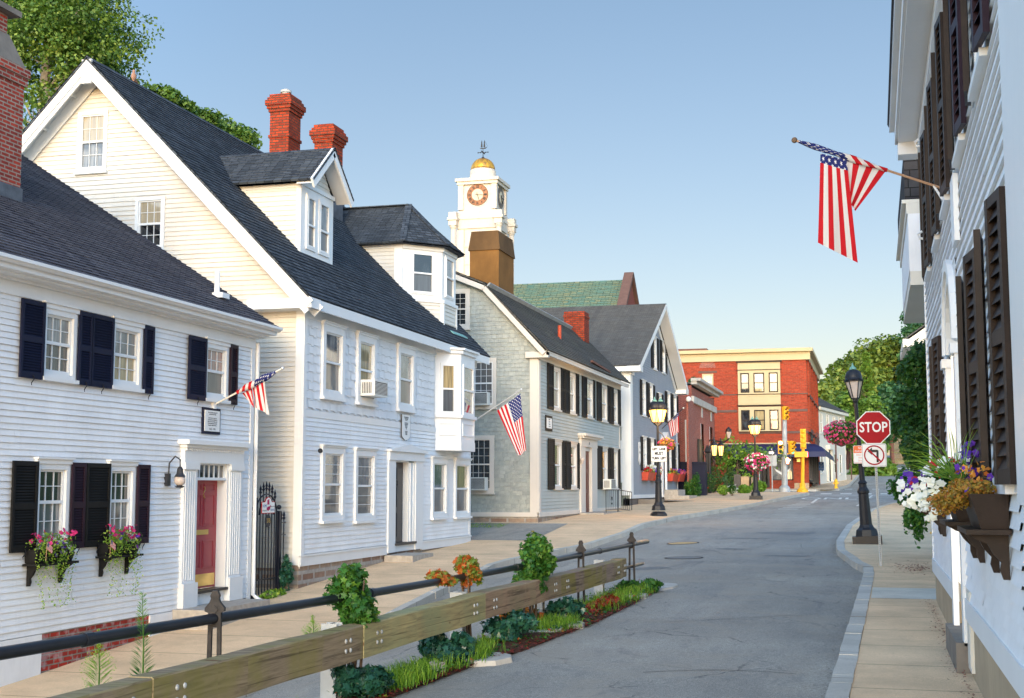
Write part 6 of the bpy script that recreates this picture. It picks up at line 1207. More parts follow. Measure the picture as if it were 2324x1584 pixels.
m = MB(fR); m.box(y0, A-.3, -2.1, -1.28, -.2, .0); m.box(B+.3, y1, -2.1, -1.28, -.2, 0); part('foundation', m, 'tan_concrete', rh)
m = MB(fR); m.box(A-.25, B+.25, -1.95, -1.52, -.25, .14); part('door_step', m, 'stucco_gray', rh); m = MB(fR); m.box(13.45, 13.9, -1.75, -.95, .0, .03); m.box(13.5, 13.85, -1.7, -1.0, .03, .035); part('vent_panel', m, 'cream_white', rh)
m = MB(); 
for (y, z) in ((20.0,5.0),(19.9,3.6)): m.tube([fR.p(y,.03,z), fR.p(y,.14,z+.02), fR.p(y,.16,z+.08), fR.p(y,.10,z+.12)], .02, 6)
part('hooks', m, 'white_trim', rh)
part('notice_board', MB(fR).box(13.1, 13.55, 2.35, 3.0, .02, .07), 'white_trim', rh)
# its window boxes
flowerbox(9.25, 10.15, -.27, .27, fR, 'near dark wooden flower box with wilted orange plants on the right house', [('leaf_yellow',), ('petal_orange', 60, (.1,1), .05), ('petal_purple', 10, (0,1), .05)], 70, 'dark_brown_paint', True, .23, 10, .05, .05, False)
rg = random.Random(77)
def cloud(root, nm, mat, c, r, n, s, shp, tone=(0,1), face=None, shell=.3, out=.6): return part(nm, leaves(MB(), c, r, n, s, shp, rg, shell, .4, tone, out, face), mat, root)
t = thing('wilted_plants', (.5, 9.7, 0), 'mass of yellow and orange wilting blossoms spilling from the near dark box', 'plants')
for (px, py, yy, rx, rz, n) in ((2215,1108,9.5,.14,.055,700),(2170,1128,9.7,.13,.09,800),(2140,1140,10.0,.12,.10,600),(2190,1100,9.8,.12,.05,400)): cloud(t, 'foliage', 'leaf_yellow', py3(px,py,yy), (rx,.3,rz), n, .032, OVAL)
t = thing('petunias', (.35, 10.8, 0), 'white petunias with purple and red ones in the second dark box', 'flowers')
for (px, py, yy, rx, rz, n) in ((2085,1120,11.6,.16,.13,900),(2120,1095,11.4,.18,.12,700),(2155,1070,11.2,.18,.10,500)): cloud(t, 'foliage', 'leaf_ivy', py3(px,py,yy), (rx,.4,rz), int(n*1.5), .045, OVAL, (0,.9))
fc = (-.3,-1,.2)
cloud(t, 'blossom', 'petal_white', py3(2088,1118,11.3), (.19,.35,.16), 95, .062, PETAL, (0,1), fc, .8); cloud(t, 'blossom', 'petal_white', py3(2118,1100,11.1), (.17,.35,.15), 70, .066, PETAL, (0,1), fc, .8); cloud(t, 'blossom', 'petal_white', py3(2110,1140,11.0), (.08,.25,.13), 36, .066, PETAL, (0,1), fc, .8)
cloud(t, 'blossom', 'petal_white', py3(2165,1058,11.1), (.14,.3,.10), 34, .06, PETAL, (0,1), fc, .8); cloud(t, 'blossom', 'petal_purple', py3(2075,1090,11.4), (.15,.35,.10), 30, .06, PETAL, (0,1), fc, .8); cloud(t, 'blossom', 'petal_purple', py3(2198,1045,11.0), (.08,.25,.16), 28, .06, PETAL, (0,1), fc, .8)
cloud(t, 'blossom', 'petal_red', py3(2145,1065,11.2), (.16,.3,.10), 22, .062, PETAL, (0,1), fc, .8); cloud(t, 'blossom', 'petal_red', py3(2092,1100,11.3), (.08,.2,.08), 9, .062, PETAL, (0,1), fc, .8)
m = MB(); m.tone = []
for k in range(36):
    c0 = py3(2175+rg.uniform(-12,12), 1090, 10.6); tx_ = rg.gauss(-75, 75); tip = py3(2165+tx_, 985+rg.uniform(-40, 50)+max(0, -tx_-60)*.55, 10.4+rg.uniform(-.3,.5)); mid = c0.lerp(tip, .55)+V(0,0,.07); w_ = V(.002+rg.random()*.0018,.0,.002); i = len(m.v)
    m.v += [c0-w_, c0+w_, mid+w_, mid-w_, tip]; m.f += [(i,i+1,i+2,i+3), (i+3,i+2,i+4)]; m.tone += [.2,.2,.6,.6,.9]
t2 = thing('spike_plant', (.5, 10.6, 0), 'long thin grassy blades arching out of the second dark box', 'plant'); part('blades', m, 'leaf_lime', t2)
flowerbox(11.3, 12.2, -.27, .30, fR, 'second dark wooden flower box from the camera on the right house', [('leaf_ivy',)], 71, 'dark_brown_paint', True, .22, 60, .05, .05, False)
flowerbox(17.3, 18.2, -.27, .30, fR, 'far dark wooden flower box on the right house, half hidden by petunias', [('leaf_ivy',), ('petal_red', 12, (0,1), .05)], 72, 'dark_brown_paint', True, .22, 120, .06, .07, False)
# big flag
e = 15.4; A = py3(2147,430,e); T = py3(1803,318,e); fg = thing('house_flag', A, 'big flag with a folded edge on the pole from the right house', 'flag', 'flags flown from the houses')
part('pole', MB().tube([A, T], .014, 8), 'wood_pole', fg); part('finial', MB().ball(T, .035), 'bark', fg); part('bracket', MB().tube([A, V(XW-.02,e,A.z-.02)], .022, 6).wbox(XW-.06, XW, e-.05, e+.05, A.z-.12, A.z+.12).tube([A.lerp(T,.08), V(XW-.04,e,A.z-.12)], .014, 6), 'white_trim', fg)
flag(fg, [(py3(1922,363,e), py3(1862,348,e), py3(1855,550,e-.05), py3(1948,597,e+.05), .33, 1, 6/13, 1), (py3(2012,386,e+.03), py3(1921,364,e+.03), py3(1925,450,e+.08), py3(1941,480,e+.1), .40, .85, 0, 6/13)], .018, (.25,.95,0), 5, 26, 30, wrap=(A.lerp(T,.38), A.lerp(T,.97), .028, .3, 0, .999))
# neighbour beyond with overhanging slate cornice
nb = thing('neighbour_house', (1, 27, -1.6), 'next house beyond the right one, its slate covered bay overhanging', 'house'); e = 24.; 
def bx(px0, px1, py0, py1, d=1.0): a = ony(px0, py0, e)[0]; z1 = ony((px0+px1)/2, py0, e)[1]; z0 = ony((px0+px1)/2, py1, e)[1]; return a, 3.5, e, e+d, z0, z1
m = MB(); m.wbox(*bx(2050,2103,348,452,6)); part('slate_roof', m, 'roof_slate', nb); m = MB(); m.wbox(*bx(2046,2100,452,460,6.2)); m.wbox(*bx(2056,2100,460,484,6)); m.wbox(*bx(2066,2100,615,640,5.5)); m.wbox(*bx(2066,2100,640,646,5.7)); part('cornice', m, 'cream_white', nb)
m = MB(); m.wbox(*bx(2060,2100,484,615,5.5)); part('bay_wall', m, 'white_paint', nb); part('wall', MB().wbox(2.3, 7, e+.1, e+9, -1.8, 6), 'white_paint', nb)
g2_ = thing('gabled_porch', (3, 60, 0), 'cream pedimented porch poking out of the maple beside the right house', 'building'); e = 60; a, z0 = ony(2062,770,e); m = MB(); b_ = ony(2110,745,e)
m.extr([V(a,e,z0), V(a+5,e,z0), V(a+2.5,e,z0+1.75)], (0,6,0)); m.wbox(a-.25, a+5, e-.2, e+6, z0-.35, z0); m.wbox(a+.3, a+4.6, e+.05, e+6, -.6, z0-.35); part('porch', m, 'cream_white', g2_); m = MB(); roof(m, (a-.2,e-.1,z0+.02), (a-.2,e+6.1,z0+.02), (a+2.5,e-.1,z0+1.9), (a+2.5,e+6.1,z0+1.9), .2); part('roof', m, 'roof_gray', g2_)
# ---------------------------------------------------------------- street lamps
def lamp(x, y, h, label, lit, tilt=0, twin=False, sq_base=True, glow=90, s=1.0):
    z0 = H(x, y)+(KH if (x < xl(y) or x > xr(y) or y > 100) else 0); t = thing('street_lamp', (x, y, z0), label, 'street lamp', 'black lantern street lamps'); B = V(x, y, z0); k = h/4.5
    m = MB(); m.wbox(x-.36*s, x+.36*s, y-.36*s, y+.36*s, z0-.05, z0+.20) if sq_base else m.lathe(B, [(.36*s,-.05),(.34*s,.08),(.24*s,.16)], 8); part('plinth', m, 'iron' if sq_base else 'iron', t)
    m = MB().lathe(B, [(.30*s,.20),(.27*s,.36),(.20*s,.42),(.165*s,.5)], 8, math.pi/8).lathe(B, [(.155*s,.42),(.135*s,.9*k),(.125*s,1.25*k),(.15*s,1.28*k),(.15*s,1.33*k),(.10*s,1.42*k),(.095*s,1.5*k),(.12*s,1.52*k),(.07*s,1.6*k),(.055*s,2.6*k),(.048*s,h-.95),(.075*s,h-.93),(.075*s,h-.88),(.05*s,h-.86)], 12); part('pole', m, 'iron', t)
    for j, (dx, dy) in enumerate(((-.11,.0),(.11,.05)) if twin else ((0, 0),)):
        C = B+V(dx, dy, h-.88); m = MB().tube([B+V(0,0,h-1.0), C+V(0,0,.02)], [.05,.08], 8).lathe(C, [(.11,0),(.115,.03)], 6).lathe(C, [(.245,.47),(.25,.50),(.22,.53)], 6)
        for q in range(6): a = q*math.pi/3; m.tube([C+V(.105*math.cos(a),.105*math.sin(a),.02), C+V(.24*math.cos(a),.24*math.sin(a),.48)], .014, 4); m.tube([C+V(.24*math.cos(a),.24*math.sin(a),.5), C+V(.28*math.cos(a),.28*math.sin(a),.56)], .012, 4)
        F = part('lantern_frame', m, 'iron', t); part('lantern_glass', MB().lathe(C, [(.09,.03),(.215,.47)], 6), 'lamp_glow' if lit else 'lamp_glass', F)
        part('dome', MB().lathe(C, [(.225,.52),(.225,.6),(.20,.70),(.14,.77),(.06,.80)], 16), 'iron', F, True); part('finial', MB().lathe(C, [(.10,.80),(.09,.84),(.05,.88),(.03,.9),(.012,.98)], 10), 'verdigris', F)
        if lit and glow:
            ll = bpy.data.lights.new('glow', 'POINT'); ll.energy = glow; ll.color = (1,.58,.2); ll.shadow_soft_size = .28; lo = bpy.data.objects.new('glow', ll); sc.collection.objects.link(lo); lo.parent = F; lo.location = V(dx, dy, h-.62)+V(.32,-.38,0)
            t_ = Vector((0,0,0))
    t.rotation_euler = (0, tilt, 0); return t
lampR = lamp(-.22, 36.6, 4.72, 'tall unlit black lamp post standing behind the stop sign', False, rad(-3.2), s=1.05)
lamp(-7.82, 49.5, 4.36, 'lit lamp post with the left lane sign, in front of the blue gray house', True, 0, True, False, 45, .9)
lamp(-6.05, 71, 4.3, 'lit lamp post on a stone block in front of the navy awning', True, 0, True, True, 40, .9)
lamp(-4.0, 130, 4.1, 'farthest lit lamp post, on the hill pavement by the white building', True, 0, False, True, 30, 1)
x, y = -9.3, 88; Q = py3(1654, 1000, 88); t = thing('street_lamp', (Q.x, 88, H(Q.x,88)), 'unlit hooked lantern above the shrubs beside the low brick wall', 'street lamp', 'black lantern street lamps'); C = Q+V(0,0,.1)
part('pole', MB().tube([V(Q.x-1.6,88,H(-10,88)), V(Q.x-1.6,88,Q.z-.2), V(Q.x-1.2,88,Q.z+.05), V(Q.x-.3,88,Q.z-.1), V(Q.x,88,Q.z+.1)], .05, 6), 'iron', t); F = part('lantern_frame', MB().lathe(C, [(.05,0),(.06,.05),(.07,.06)], 6).lathe(C, [(.2,.48),(.22,.5)], 6).lathe(C, [(.2,.5),(.18,.65),(.1,.72),(.03,.8)], 10).tube([C+V(.07,0,.05), C+V(.2,0,.5)], .015, 4).tube([C+V(-.07,0,.05), C+V(-.2,0,.5)], .015, 4), 'iron', t); part('lantern_glass', MB().lathe(C, [(.08,.06),(.19,.48)], 6), 'lamp_glass', F)
# hanging baskets
def basket(c, r, n, fs, lab, seed, cols, hook=None, lsz=.05):
    rg = random.Random(seed); c = Vector(c); t = thing('hanging_basket', c, lab, 'hanging basket', 'baskets hung on the lamp posts'); R = (r, r, r*.72)
    part('foliage', leaves(MB(), c, R, n, lsz, OVAL, rg, .45, .4, (0,1)), 'leaf_ivy' if 'yellow' not in lab else 'leaf_yellow', t)
    for mt, k in cols: part('blossom', leaves(MB(), c, (R[0]*1.04,R[1]*1.04,R[2]*1.04), k, fs, PETAL, rg, .92, .3, (0,1), 1.2, face=(0,-.5,.1)), mt, t)
    part('bowl', MB().lathe(c, [(.02,-r*.8),(r*.45,-r*.6),(r*.6,-r*.15)], 10), 'bark', t)
    if hook: part('hook', MB().tube([Vector(hook), Vector(hook).lerp(c, .5)+V(0,0,.12), c+V(0,0,r*.3)], .015, 5), 'iron', t)
b = py3(1909, 982, 36.6); basket(b, .47, 2600, .075, 'big basket of pink geraniums hung on the unlit lamp post', 81, (('petal_rose', 230), ('petal_pink', 60)), (-.38,36.6,b.z+.1), .055)
b = py3(1513, 1008, 49.5); basket(b, .34, 900, .09, 'basket of yellow and pink flowers above the left lane sign', 82, (('petal_pink', 40), ('petal_orange', 50)), (-7.82,49.5,b.z+.5), .07)
b = py3(1717, 1049, 71); basket(b, .68, 1600, .13, 'round basket of pink flowers on the lamp post before the navy awning', 83, (('petal_pink', 190), ('petal_white', 60)), None, .1)
b = py3(1888, 1045, 130); basket(b, .55, 500, .2, 'small pink basket on the farthest lamp post', 84, (('petal_pink', 60),), None, .16)
# ---------------------------------------------------------------- signs
def face(px, py, Y): return py3(px, py, Y)
SY = 28.9; zb = H(.1, SY)+KH; sp = thing('stop_sign', (.05, SY, zb), 'red octagonal stop sign on a perforated steel post', 'sign'); ctr = py3(1982, 970.5, SY); sx = -.02; UU = Vector((1, -.02, 0)).normalized(); fS = Fr((ctr.x, SY, 0), (1,0,0), (0,-1,0)); R = .345/math.cos(math.pi/8)
def octo(k): return [(k*R*math.cos(math.pi/8+i*math.pi/4), ctr.z+k*R*math.sin(math.pi/8+i*math.pi/4)) for i in range(8)]
top = py3(1984, 935, SY)
part('post', MB().beam((.08,SY+.03,zb-.05), (ctr.x+.01,SY+.03,ctr.z+.3), .05, .05), 'galvanized', sp); hp = MB()
for k in range(66): z = zb+.1+k*.042; p = V(.08,0,0).lerp(V(ctr.x+.01,0,0), (z-zb)/(ctr.z+.3-zb)).x; hp.wbox(p-.007, p+.007, SY-.002, SY+.004, z, z+.014)
part('post_holes', hp, 'sign_ink', sp)
part('rim', MB(fS).prism(octo(1), .0, .012), 'sign_white', sp); part('plate', MB(fS).prism(octo(.94), .012, .015), 'sign_red', sp); text('STOP', .295, 'sign_white', sp, fS.p(0, .018, ctr.z-.0), (1,0,0), (0,0,1), sx=.80, bold=.006, spacing=1.02)
def plate(t, c, w, h, Y, mat, name='plate', r=.03, n0=0, th=.01, ang=0):
    f = Fr((c.x, Y, 0), (math.cos(ang), math.sin(ang), 0), (math.sin(ang), -math.cos(ang), 0)); o = []
    for (sx_, sz_, a0) in ((1,1,0),(-1,1,90),(-1,-1,180),(1,-1,270)):
        for k in range(4): a = rad(a0+k*30); o.append((sx_*(w/2-r)+r*math.cos(a), c.z+sz_*(h/2-r)+r*math.sin(a)))
    return part(name, MB(f).prism(o, n0, n0+th), mat, t), f
nl = thing('no_left_turn_sign', (.06, SY, ctr.z-.9), 'square white sign with a crossed out left arrow below the stop sign', 'sign'); c = py3(1984, 1033, SY-.02); plate(nl, c, .50, .485, SY-.02, 'sign_white'); plate(nl, c, .475, .46, SY-.02, 'sign_ink', 'border', .025, .0101, .001); _, f = plate(nl, c, .465, .45, SY-.02, 'sign_white', 'board', .022, .0111, .002)
m = MB(f); n = 40
m.prism([(-.13,c.z+.08),(-.04,c.z+.165),(-.04,c.z+.115),(.065,c.z+.115),(.085,c.z+.10),(.09,c.z+.08),(.09,c.z-.15),(.045,c.z-.15),(.045,c.z+.06),(-.04,c.z+.06),(-.04,c.z+.0)], .0131, .0145); part('arrow', m, 'sign_ink', nl); m = MB(f)
for k in range(n): a0, a1 = 2*math.pi*k/n, 2*math.pi*(k+1)/n; m.fp([(r*math.cos(a), .016, c.z+r*math.sin(a)) for r, a in ((.180,a0),(.208,a0),(.208,a1),(.180,a1))])
m.beam(f.p(-.135,.0165,c.z+.135), f.p(.135,.0165,c.z-.135), .004, .032, (1,0,1)); part('prohibition_ring', m, 'sign_red', nl)
npk = thing('no_parking_sign', (-.3, 36.2, 0), 'orange and white no parking sign on the lamp post, half hidden by the white sign', 'sign'); c = py3(1953, 1031.5, 36.3); plate(npk, c, .37, .475, 36.3, 'sign_white'); _, f = plate(npk, c, .355, .455, 36.3, 'sign_orange', 'border', .028, .0101, .001)
part('lower_panel', MB(f).prism([(-.17,c.z-.215),(.17,c.z-.215),(.17,c.z+.04),(-.17,c.z+.04)], .0112, .013), 'sign_white', npk)
for s, sz_, dz, mt in (('NO',.088,.17,'sign_white'),('PARKING',.08,.085,'sign_white'),('Either Side',.058,-.01,'sign_orange'),('of the',.058,-.085,'sign_orange'),('Street',.058,-.16,'sign_orange')): text(s, sz_, mt, npk, f.p(0, .014, c.z+dz), (1,0,0), (0,0,1), sx=.86)
ll_ = thing('lane_sign', (-7.8, 49.3, 1), 'white rectangular sign reading left lane must turn left', 'sign'); c = py3(1495.5, 1030, 49.2); _, f = plate(ll_, c, .60, .60, 49.2, 'blinds', 'plate'); plate(ll_, c, .58, .58, 49.2, 'sign_ink', 'border', .03, .0101, .001); plate(ll_, c, .565, .565, 49.2, 'sign_white', 'board', .03, .0112, .001)
for s, sz_, dz in (('LEFT  LANE',.125,.175),('MUST',.165,.01),('TURN  LEFT',.125,-.165)): text(s, sz_, 'sign_ink', ll_, f.p(0, .0135, c.z+dz), (1,0,0), (0,0,1), sx=.78, bold=.008)
ow = thing('one_way_sign', (-5, 90, 0), 'little one way sign with an arrow pointing right on a thin post', 'sign'); c = face(*vb(803,1035), 90); _, f = plate(ow, c, .42, .34, 90, 'sign_ink'); m = MB(f).prism([(-.18,c.z-.09),(.04,c.z-.09),(.04,c.z-.15),(.19,c.z),(.04,c.z+.15),(.04,c.z+.09),(-.18,c.z+.09)], .011, .014); part('arrow', m, 'sign_white', ow); text('ONE WAY', .08, 'sign_ink', ow, f.p(-.03,.016,c.z), (1,0,0), (0,0,1), sx=.6)
c2 = face(*vb(800,1095), 90); part('post', MB().tube([V(c.x,90.05,H(c.x,90)), V(c.x,90.05,c.z+.3)], .04, 6), 'galvanized', ow); bs = thing('road_sign', (c2.x, 90, c2.z-.6), 'blank gray back of a square road sign under the one way sign', 'sign'); plate(bs, c2, .72, .74, 90.1, 'galvanized', 'plate', .05)
bsn = thing('blue_sign', (-4.2, 118, 1), 'small blue notice sign beyond the navy awning', 'sign'); c = face(1864, 1058, 118); _, f = plate(bsn, c, .45, .74, 118, 'sign_blue')
for k, s in enumerate(['STOP', 'FIRST CHURCH', 'MUSEUM', 'OF PLYMOUTH']): text(s, .09, 'sign_white', bsn, f.p(0,.013,c.z+.25-k*.16), (1,0,0), (0,0,1), sx=.55)
bn = thing('banner', (-9, 90, 0), 'bright striped banner hanging beside the low brick building', 'banner'); c = face(*vb(450,1050), 92); f = FY(92)
for k, mt in enumerate(('sign_blue','leaf_lime','red_plastic','clay')): m = MB(f); z1 = c.z+.4-k*.2; m.box(c.x-.26, c.x+.26, z1-.2, z1, 0, .02); part('stripe', m, 'sign_blue' if k == 0 else mt, bn)
rd = thing('round_sign', (-8, 97, 2), 'round red sign on a thin stem in front of the awning', 'sign'); c = face(*vb(703,1030), 97); part('disc', MB(FY(97)).prism([(c.x+.17*math.cos(k*.3927), c.z+.17*math.sin(k*.3927)) for k in range(16)], 0, .08), 'petal_pink', rd); part('stem', MB().tube([c-V(0,0,.4), V(c.x,97,0)], .03, 6), 'sign_white', rd)
# ---------------------------------------------------------------- traffic signals
def head(root, c, Y, turn=0, on=None, mat='signal_yellow', n=3, w=.36):
    f = Fr((c.x, Y, 0), (math.cos(turn), math.sin(turn), 0), (math.sin(turn), -math.cos(turn), 0)); hh = .9*n/3; m = MB(f); m.box(-w/2, w/2, c.z-hh/2, c.z+hh/2, -.12, .12); Hd = part('signal_head', m, mat, root)
    for k in range(n):
        z = c.z+hh/2-(k+.5)*hh/n; P = f.p(0, .13, z); rr = .115
        part('lens', MB(f).prism([(rr*math.cos(q*.52), z+rr*math.sin(q*.52)) for q in range(12)], .12, .135), (on if on and k == on[0] and False else None) or (on[1] if on and k == on[0] else 'lens_off' if k == 0 else 'sign_ink'), Hd)
        v = MB(f)
        for q in range(8): a0, a1 = rad(-20+q*27.5), rad(-20+(q+1)*27.5); v.fp([(rr*1.15*math.cos(a0),.12,z+rr*1.15*math.sin(a0)), (rr*1.15*math.cos(a1),.12,z+rr*1.15*math.sin(a1)), (rr*1.1*math.cos(a1),.38,z+rr*1.05*math.sin(a1)), (rr*1.1*math.cos(a0),.38,z+rr*1.05*math.sin(a0))])
        part('visor', v, mat, Hd)
    return Hd
YP = 93.; c = face(*vb(906,1315), YP); gp = thing('traffic_signal', (c.x, YP, H(c.x,YP)), 'gray pole carrying a red arrow signal and a walk signal', 'traffic signal', 'traffic signals at the corner'); tp = face(*vb(906,768), YP)
part('pole', MB().tube([V(c.x,YP,c.z-.3), V(tp.x,YP,tp.z)], [.22,.15], 10).lathe((c.x,YP,c.z-.3), [(.4,0),(.36,.35),(.22,.5)], 10), 'galvanized', gp)
q = face(*vb(877,993), YP); head(gp, q, YP-.35, .05, (0, 'arrow_pink'), 'signal_yellow'); q = face(*vb(962,995), YP); head(gp, q, YP-.2, .7, (2, 'signal_green')); q = face(*vb(912,723), YP); head(gp, q, YP-.2, .6)
part('brackets', MB().beam(face(*vb(870,945),YP), face(*vb(975,948),YP), .08, .08).beam(face(*vb(870,1043),YP), face(*vb(975,1043),YP), .08, .08), 'signal_yellow', gp)
q = face(*vb(943,1100), YP); f = FY(YP-.3); m = MB(f).box(q.x-.2, q.x+.2, q.z-.19, q.z+.19, 0, .3); W_ = part('walk_signal', m, 'dark_metal', gp); hnd = MB(f); hx = q.x-.08
hnd.prism([(hx-.07,q.z-.2),(hx+.07,q.z-.2),(hx+.1,q.z-.02),(hx+.1,q.z+.05),(hx-.1,q.z+.05),(hx-.1,q.z-.02)], .30, .32)
for k in range(4): hnd.box(hx-.1+k*.052, hx-.06+k*.052, q.z+.05, q.z+(.18,.22,.21,.16)[k], .30, .32)
hnd.prism([(hx+.1,q.z-.04),(hx+.19,q.z+.08),(hx+.15,q.z+.11),(hx+.09,q.z+.03)], .30, .32); part('hand_symbol', hnd, 'hand_orange', W_)
YO = 88.2; c = face(*vb(1047,1335), YO); op = thing('traffic_signal', (c.x, YO, H(c.x,YO)), 'all yellow signal pole at the kerb, seen from behind', 'traffic signal', 'traffic signals at the corner'); tp = face(*vb(1052,1000), YO)
part('pole', MB().tube([V(c.x,YO,c.z), V(tp.x,YO,tp.z)], [.13,.1], 10).lathe((c.x,YO,c.z-.1), [(.38,0),(.36,.15),(.2,.3),(.17,.6)], 8), 'signal_yellow', op); q = face(*vb(1053,925), YO); m = MB(FY(YO)); m.box(q.x-.18, q.x+.18, q.z-.64, q.z+.64, -.1, .14)
for k in range(4): z = q.z-.48+k*.32; m.lathe((q.x,YO-.10,z-.13), [(.13,0),(.18,.06),(.18,.2),(.13,.26)], 8)
part('signal_head', m, 'signal_yellow', op); q = face(*vb(1013,1049), YO); part('walk_signal', MB(FY(YO)).box(q.x-.22, q.x+.22, q.z-.18, q.z+.18, -.1, .2), 'signal_yellow', op); q = face(*vb(1062,1048), YO); part('walk_signal', MB(FY(YO)).box(q.x-.18, q.x+.18, q.z-.19, q.z+.19, -.1, .2), 'signal_yellow', op); part('glowing_edge', MB(FY(YO)).box(q.x+.18, q.x+.21, q.z-.17, q.z+.17, -.1, .2), 'signal_red', op)
def hydrant(x, y, lab, k=1):
    z = H(x, y)+KH; t = thing('fire_hydrant', (x, y, z), lab, 'fire hydrant', 'yellow fire hydrants'); part('body', MB().lathe((x,y,z), [(.17*k,0),(.17*k,.05),(.12*k,.07),(.11*k,.5*k),(.14*k,.52*k),(.14*k,.57*k),(.11*k,.66*k),(.03*k,.72*k),(.03*k,.78*k)], 12), 'hydrant_yellow', t, True); part('nozzle', MB().tube([(x-.2*k,y,z+.4*k),(x+.2*k,y,z+.4*k)], .06*k, 8).tube([(x,y-.2*k,z+.36*k),(x,y,z+.36*k)], .07*k, 8), 'hydrant_yellow', t)
c = groad(1906, 1106); hydrant(-2.75, 101, 'distant yellow fire hydrant on the far corner', .95); hydrant(1.72, 41.5, 'yellow fire hydrant partly hidden by foliage near the right house', 1.0)
for (px, y, h, lab) in ((1899, 101.5, 3.4, 'thin rusty post beside the distant hydrant'), (1933, 135, 3.2, 'thin bare post on the hill pavement')):
    q = py3(px, 1100, y); z = H(q.x, y); tagged('sign_post', MB().tube([(q.x,y,z),(q.x,y,z+h)], .06, 6), 'stone_brown', (q.x,y,z), lab, 'post', 'bare posts on the hill')
# ---------------------------------------------------------------- fence along the hill pavement, lawn and pillar
ff = thing('post_fence', (-5, 150, 1.5), 'low fence of stone posts and rails along the hill pavement', 'fence'); rl = MB()
for k in range(17):
    y = 116+k*6; x = -5.0+.0*k if y < 135 else interp(y, [(135,-5),(212,-1.6)]); z = H(x, y); pm = MB().wbox(x-.18, x+.18, y-.18, y+.18, z-.3, z+1.25); part('post', pm, 'stone_beige', ff); P_ = V(x, y, z)
    if k: rl.beam(pv+V(0,0,.95), P_+V(0,0,.95), .08, .08); rl.beam(pv+V(0,0,.45), P_+V(0,0,.45), .08, .08)
    pv = P_
part('rails', rl, 'stone_brown', ff)
q = py3(2035, 1030, 185); sp_ = thing('stone_pillar', (q.x, 185, 3), 'tall tan stone block pillar at the top of the hill road', 'pillar'); a, z1 = ony(2019,918,185); b, _ = ony(2062,918,185); z0 = ony(2040,1036,185)[1]; m = MB(); m.wbox(a+.15, b, 185, 188, z0-3, z1); m.wbox(a, b, 184.8, 188, z0-3, z0+2.6); m.wbox(a-.1, b, 184.8, 188, z1, z1+.3); part('masonry', m, 'stone_pillar', sp_)
# ---------------------------------------------------------------- iron rail with ornate posts
def xrail(y): return interp(y, [(3,-5.45),(9.7,-5.1),(23.9,-4.24),(25,-4.17)])
rt = thing('pipe_railing', (-4.8, 15, -1.9), 'black pipe railing on weathered iron posts between the two lanes', 'railing')
part('pipe', MB().tube([V(xrail(y), y, -1.03-.03*math.sin((y-9)*.25)) for y in [3+k*1.1 for k in range(21)]], .042, 12), 'pipe_black', rt, True)
for y in (8.0, 12.6, 17.2, 21.5): part('pipe_coupling', MB().tube([V(xrail(y), y, -1.03-.03*math.sin((y-9)*.25)), V(xrail(y+.09), y+.09, -1.03-.03*math.sin((y-9)*.25))], .05, 12), 'pipe_black', rt)
part('lower_pipe', MB().tube([V(xrail(20), 20, -1.42), V(xrail(24.6), 24.6, -1.40)], .03, 10), 'pipe_black', rt, True)
for y in (9.7, 12.15, 15.35, 17.7, 20.4, 23.75):
    x = xrail(y); z0 = H(x, y)-.05; zr = -1.03-.03*math.sin((y-9)*.25); f = Fr((x, y, 0), (.96,.28,0), (-.28,.96,0)); m = MB(f)
    k_ = .68; q_ = lambda P: [(u*k_, zr+(z-zr)*.76 if z > zr-.2 else z) for u, z in P]
    m.prism(q_([(-.095,z0),(-.045,z0),(-.03,zr-.05),(-.075,zr-.05)]), -.025, .025); m.prism(q_([(.095,z0),(.045,z0),(.03,zr-.05),(.075,zr-.05)]), -.025, .025)
    m.prism(q_([(-.075,zr-.09),(.075,zr-.09),(.075,zr+.06),(.115,zr+.075),(.115,zr+.11),(.06,zr+.17),(.045,zr+.21),(.055,zr+.235),(.03,zr+.29),(-.03,zr+.29),(-.055,zr+.235),(-.045,zr+.21),(-.06,zr+.17),(-.115,zr+.11),(-.115,zr+.075),(-.075,zr+.06)]), -.03, .03)
    m.prism(q_([(0,zr+.05),(.045,zr+.095),(0,zr+.14),(-.045,zr+.095)]), -.04, .04); part('post', m, 'iron_rust', rt)
# ---------------------------------------------------------------- timber guard rail
def xt_(y): return interp(y, [(2,-5.05),(8.4,-4.88),(11.9,-4.70),(15.3,-4.5),(18.6,-4.35),(22.9,-4.2)])
def zt_top(y): return interp(y, [(2,-1.37),(8.4,-1.315),(11.9,-1.29),(15.3,-1.245),(18.6,-1.235),(23,-1.225)])
gt_ = thing('timber_guard_rail', (-4.6, 14, -1.9), 'weathered timber guard rail bolted to galvanized posts beside the road', 'guard rail'); js = [2.5, 8.4, 11.9, 15.3, 18.6, 22.6, 22.95]; mats = ['timber_old','timber_old','timber_green','timber_brown','timber_purple','timber_old']
for k, (a, b) in enumerate(zip(js, js[1:])):
    b -= .004; dz = (0, .0, .0, .004, -.004, .006)[k]; A = V(xt_(a), a, zt_top(a)+dz); B = V(xt_(b), b, zt_top(b)+dz); bk = V(-.20, .02, 0); dn = V(0,0,-.31); m = MB(); ch = V(-.012,0,0); cz = V(0,0,-.012)
    prof = [V(0,0,-.31), V(0,0,-.012), V(-.012,0,0), V(-.19,0,0), V(-.20,0,-.012), V(-.20,0,-.31)]; n_ = 8
    ring = [[A.lerp(B, q/n_)+p+V(.004*math.sin(q*2.1+k), 0, .004*math.sin(q*1.3+2*k)) for p in prof] for q in range(n_+1)]
    for q in range(n_):
        for i in range(6): m.poly([ring[q][i], ring[q+1][i], ring[q+1][(i+1) % 6], ring[q][(i+1) % 6]])
    m.poly(ring[0]); m.poly(ring[-1]); part('timber', m, mats[k], gt_)
bt = MB()
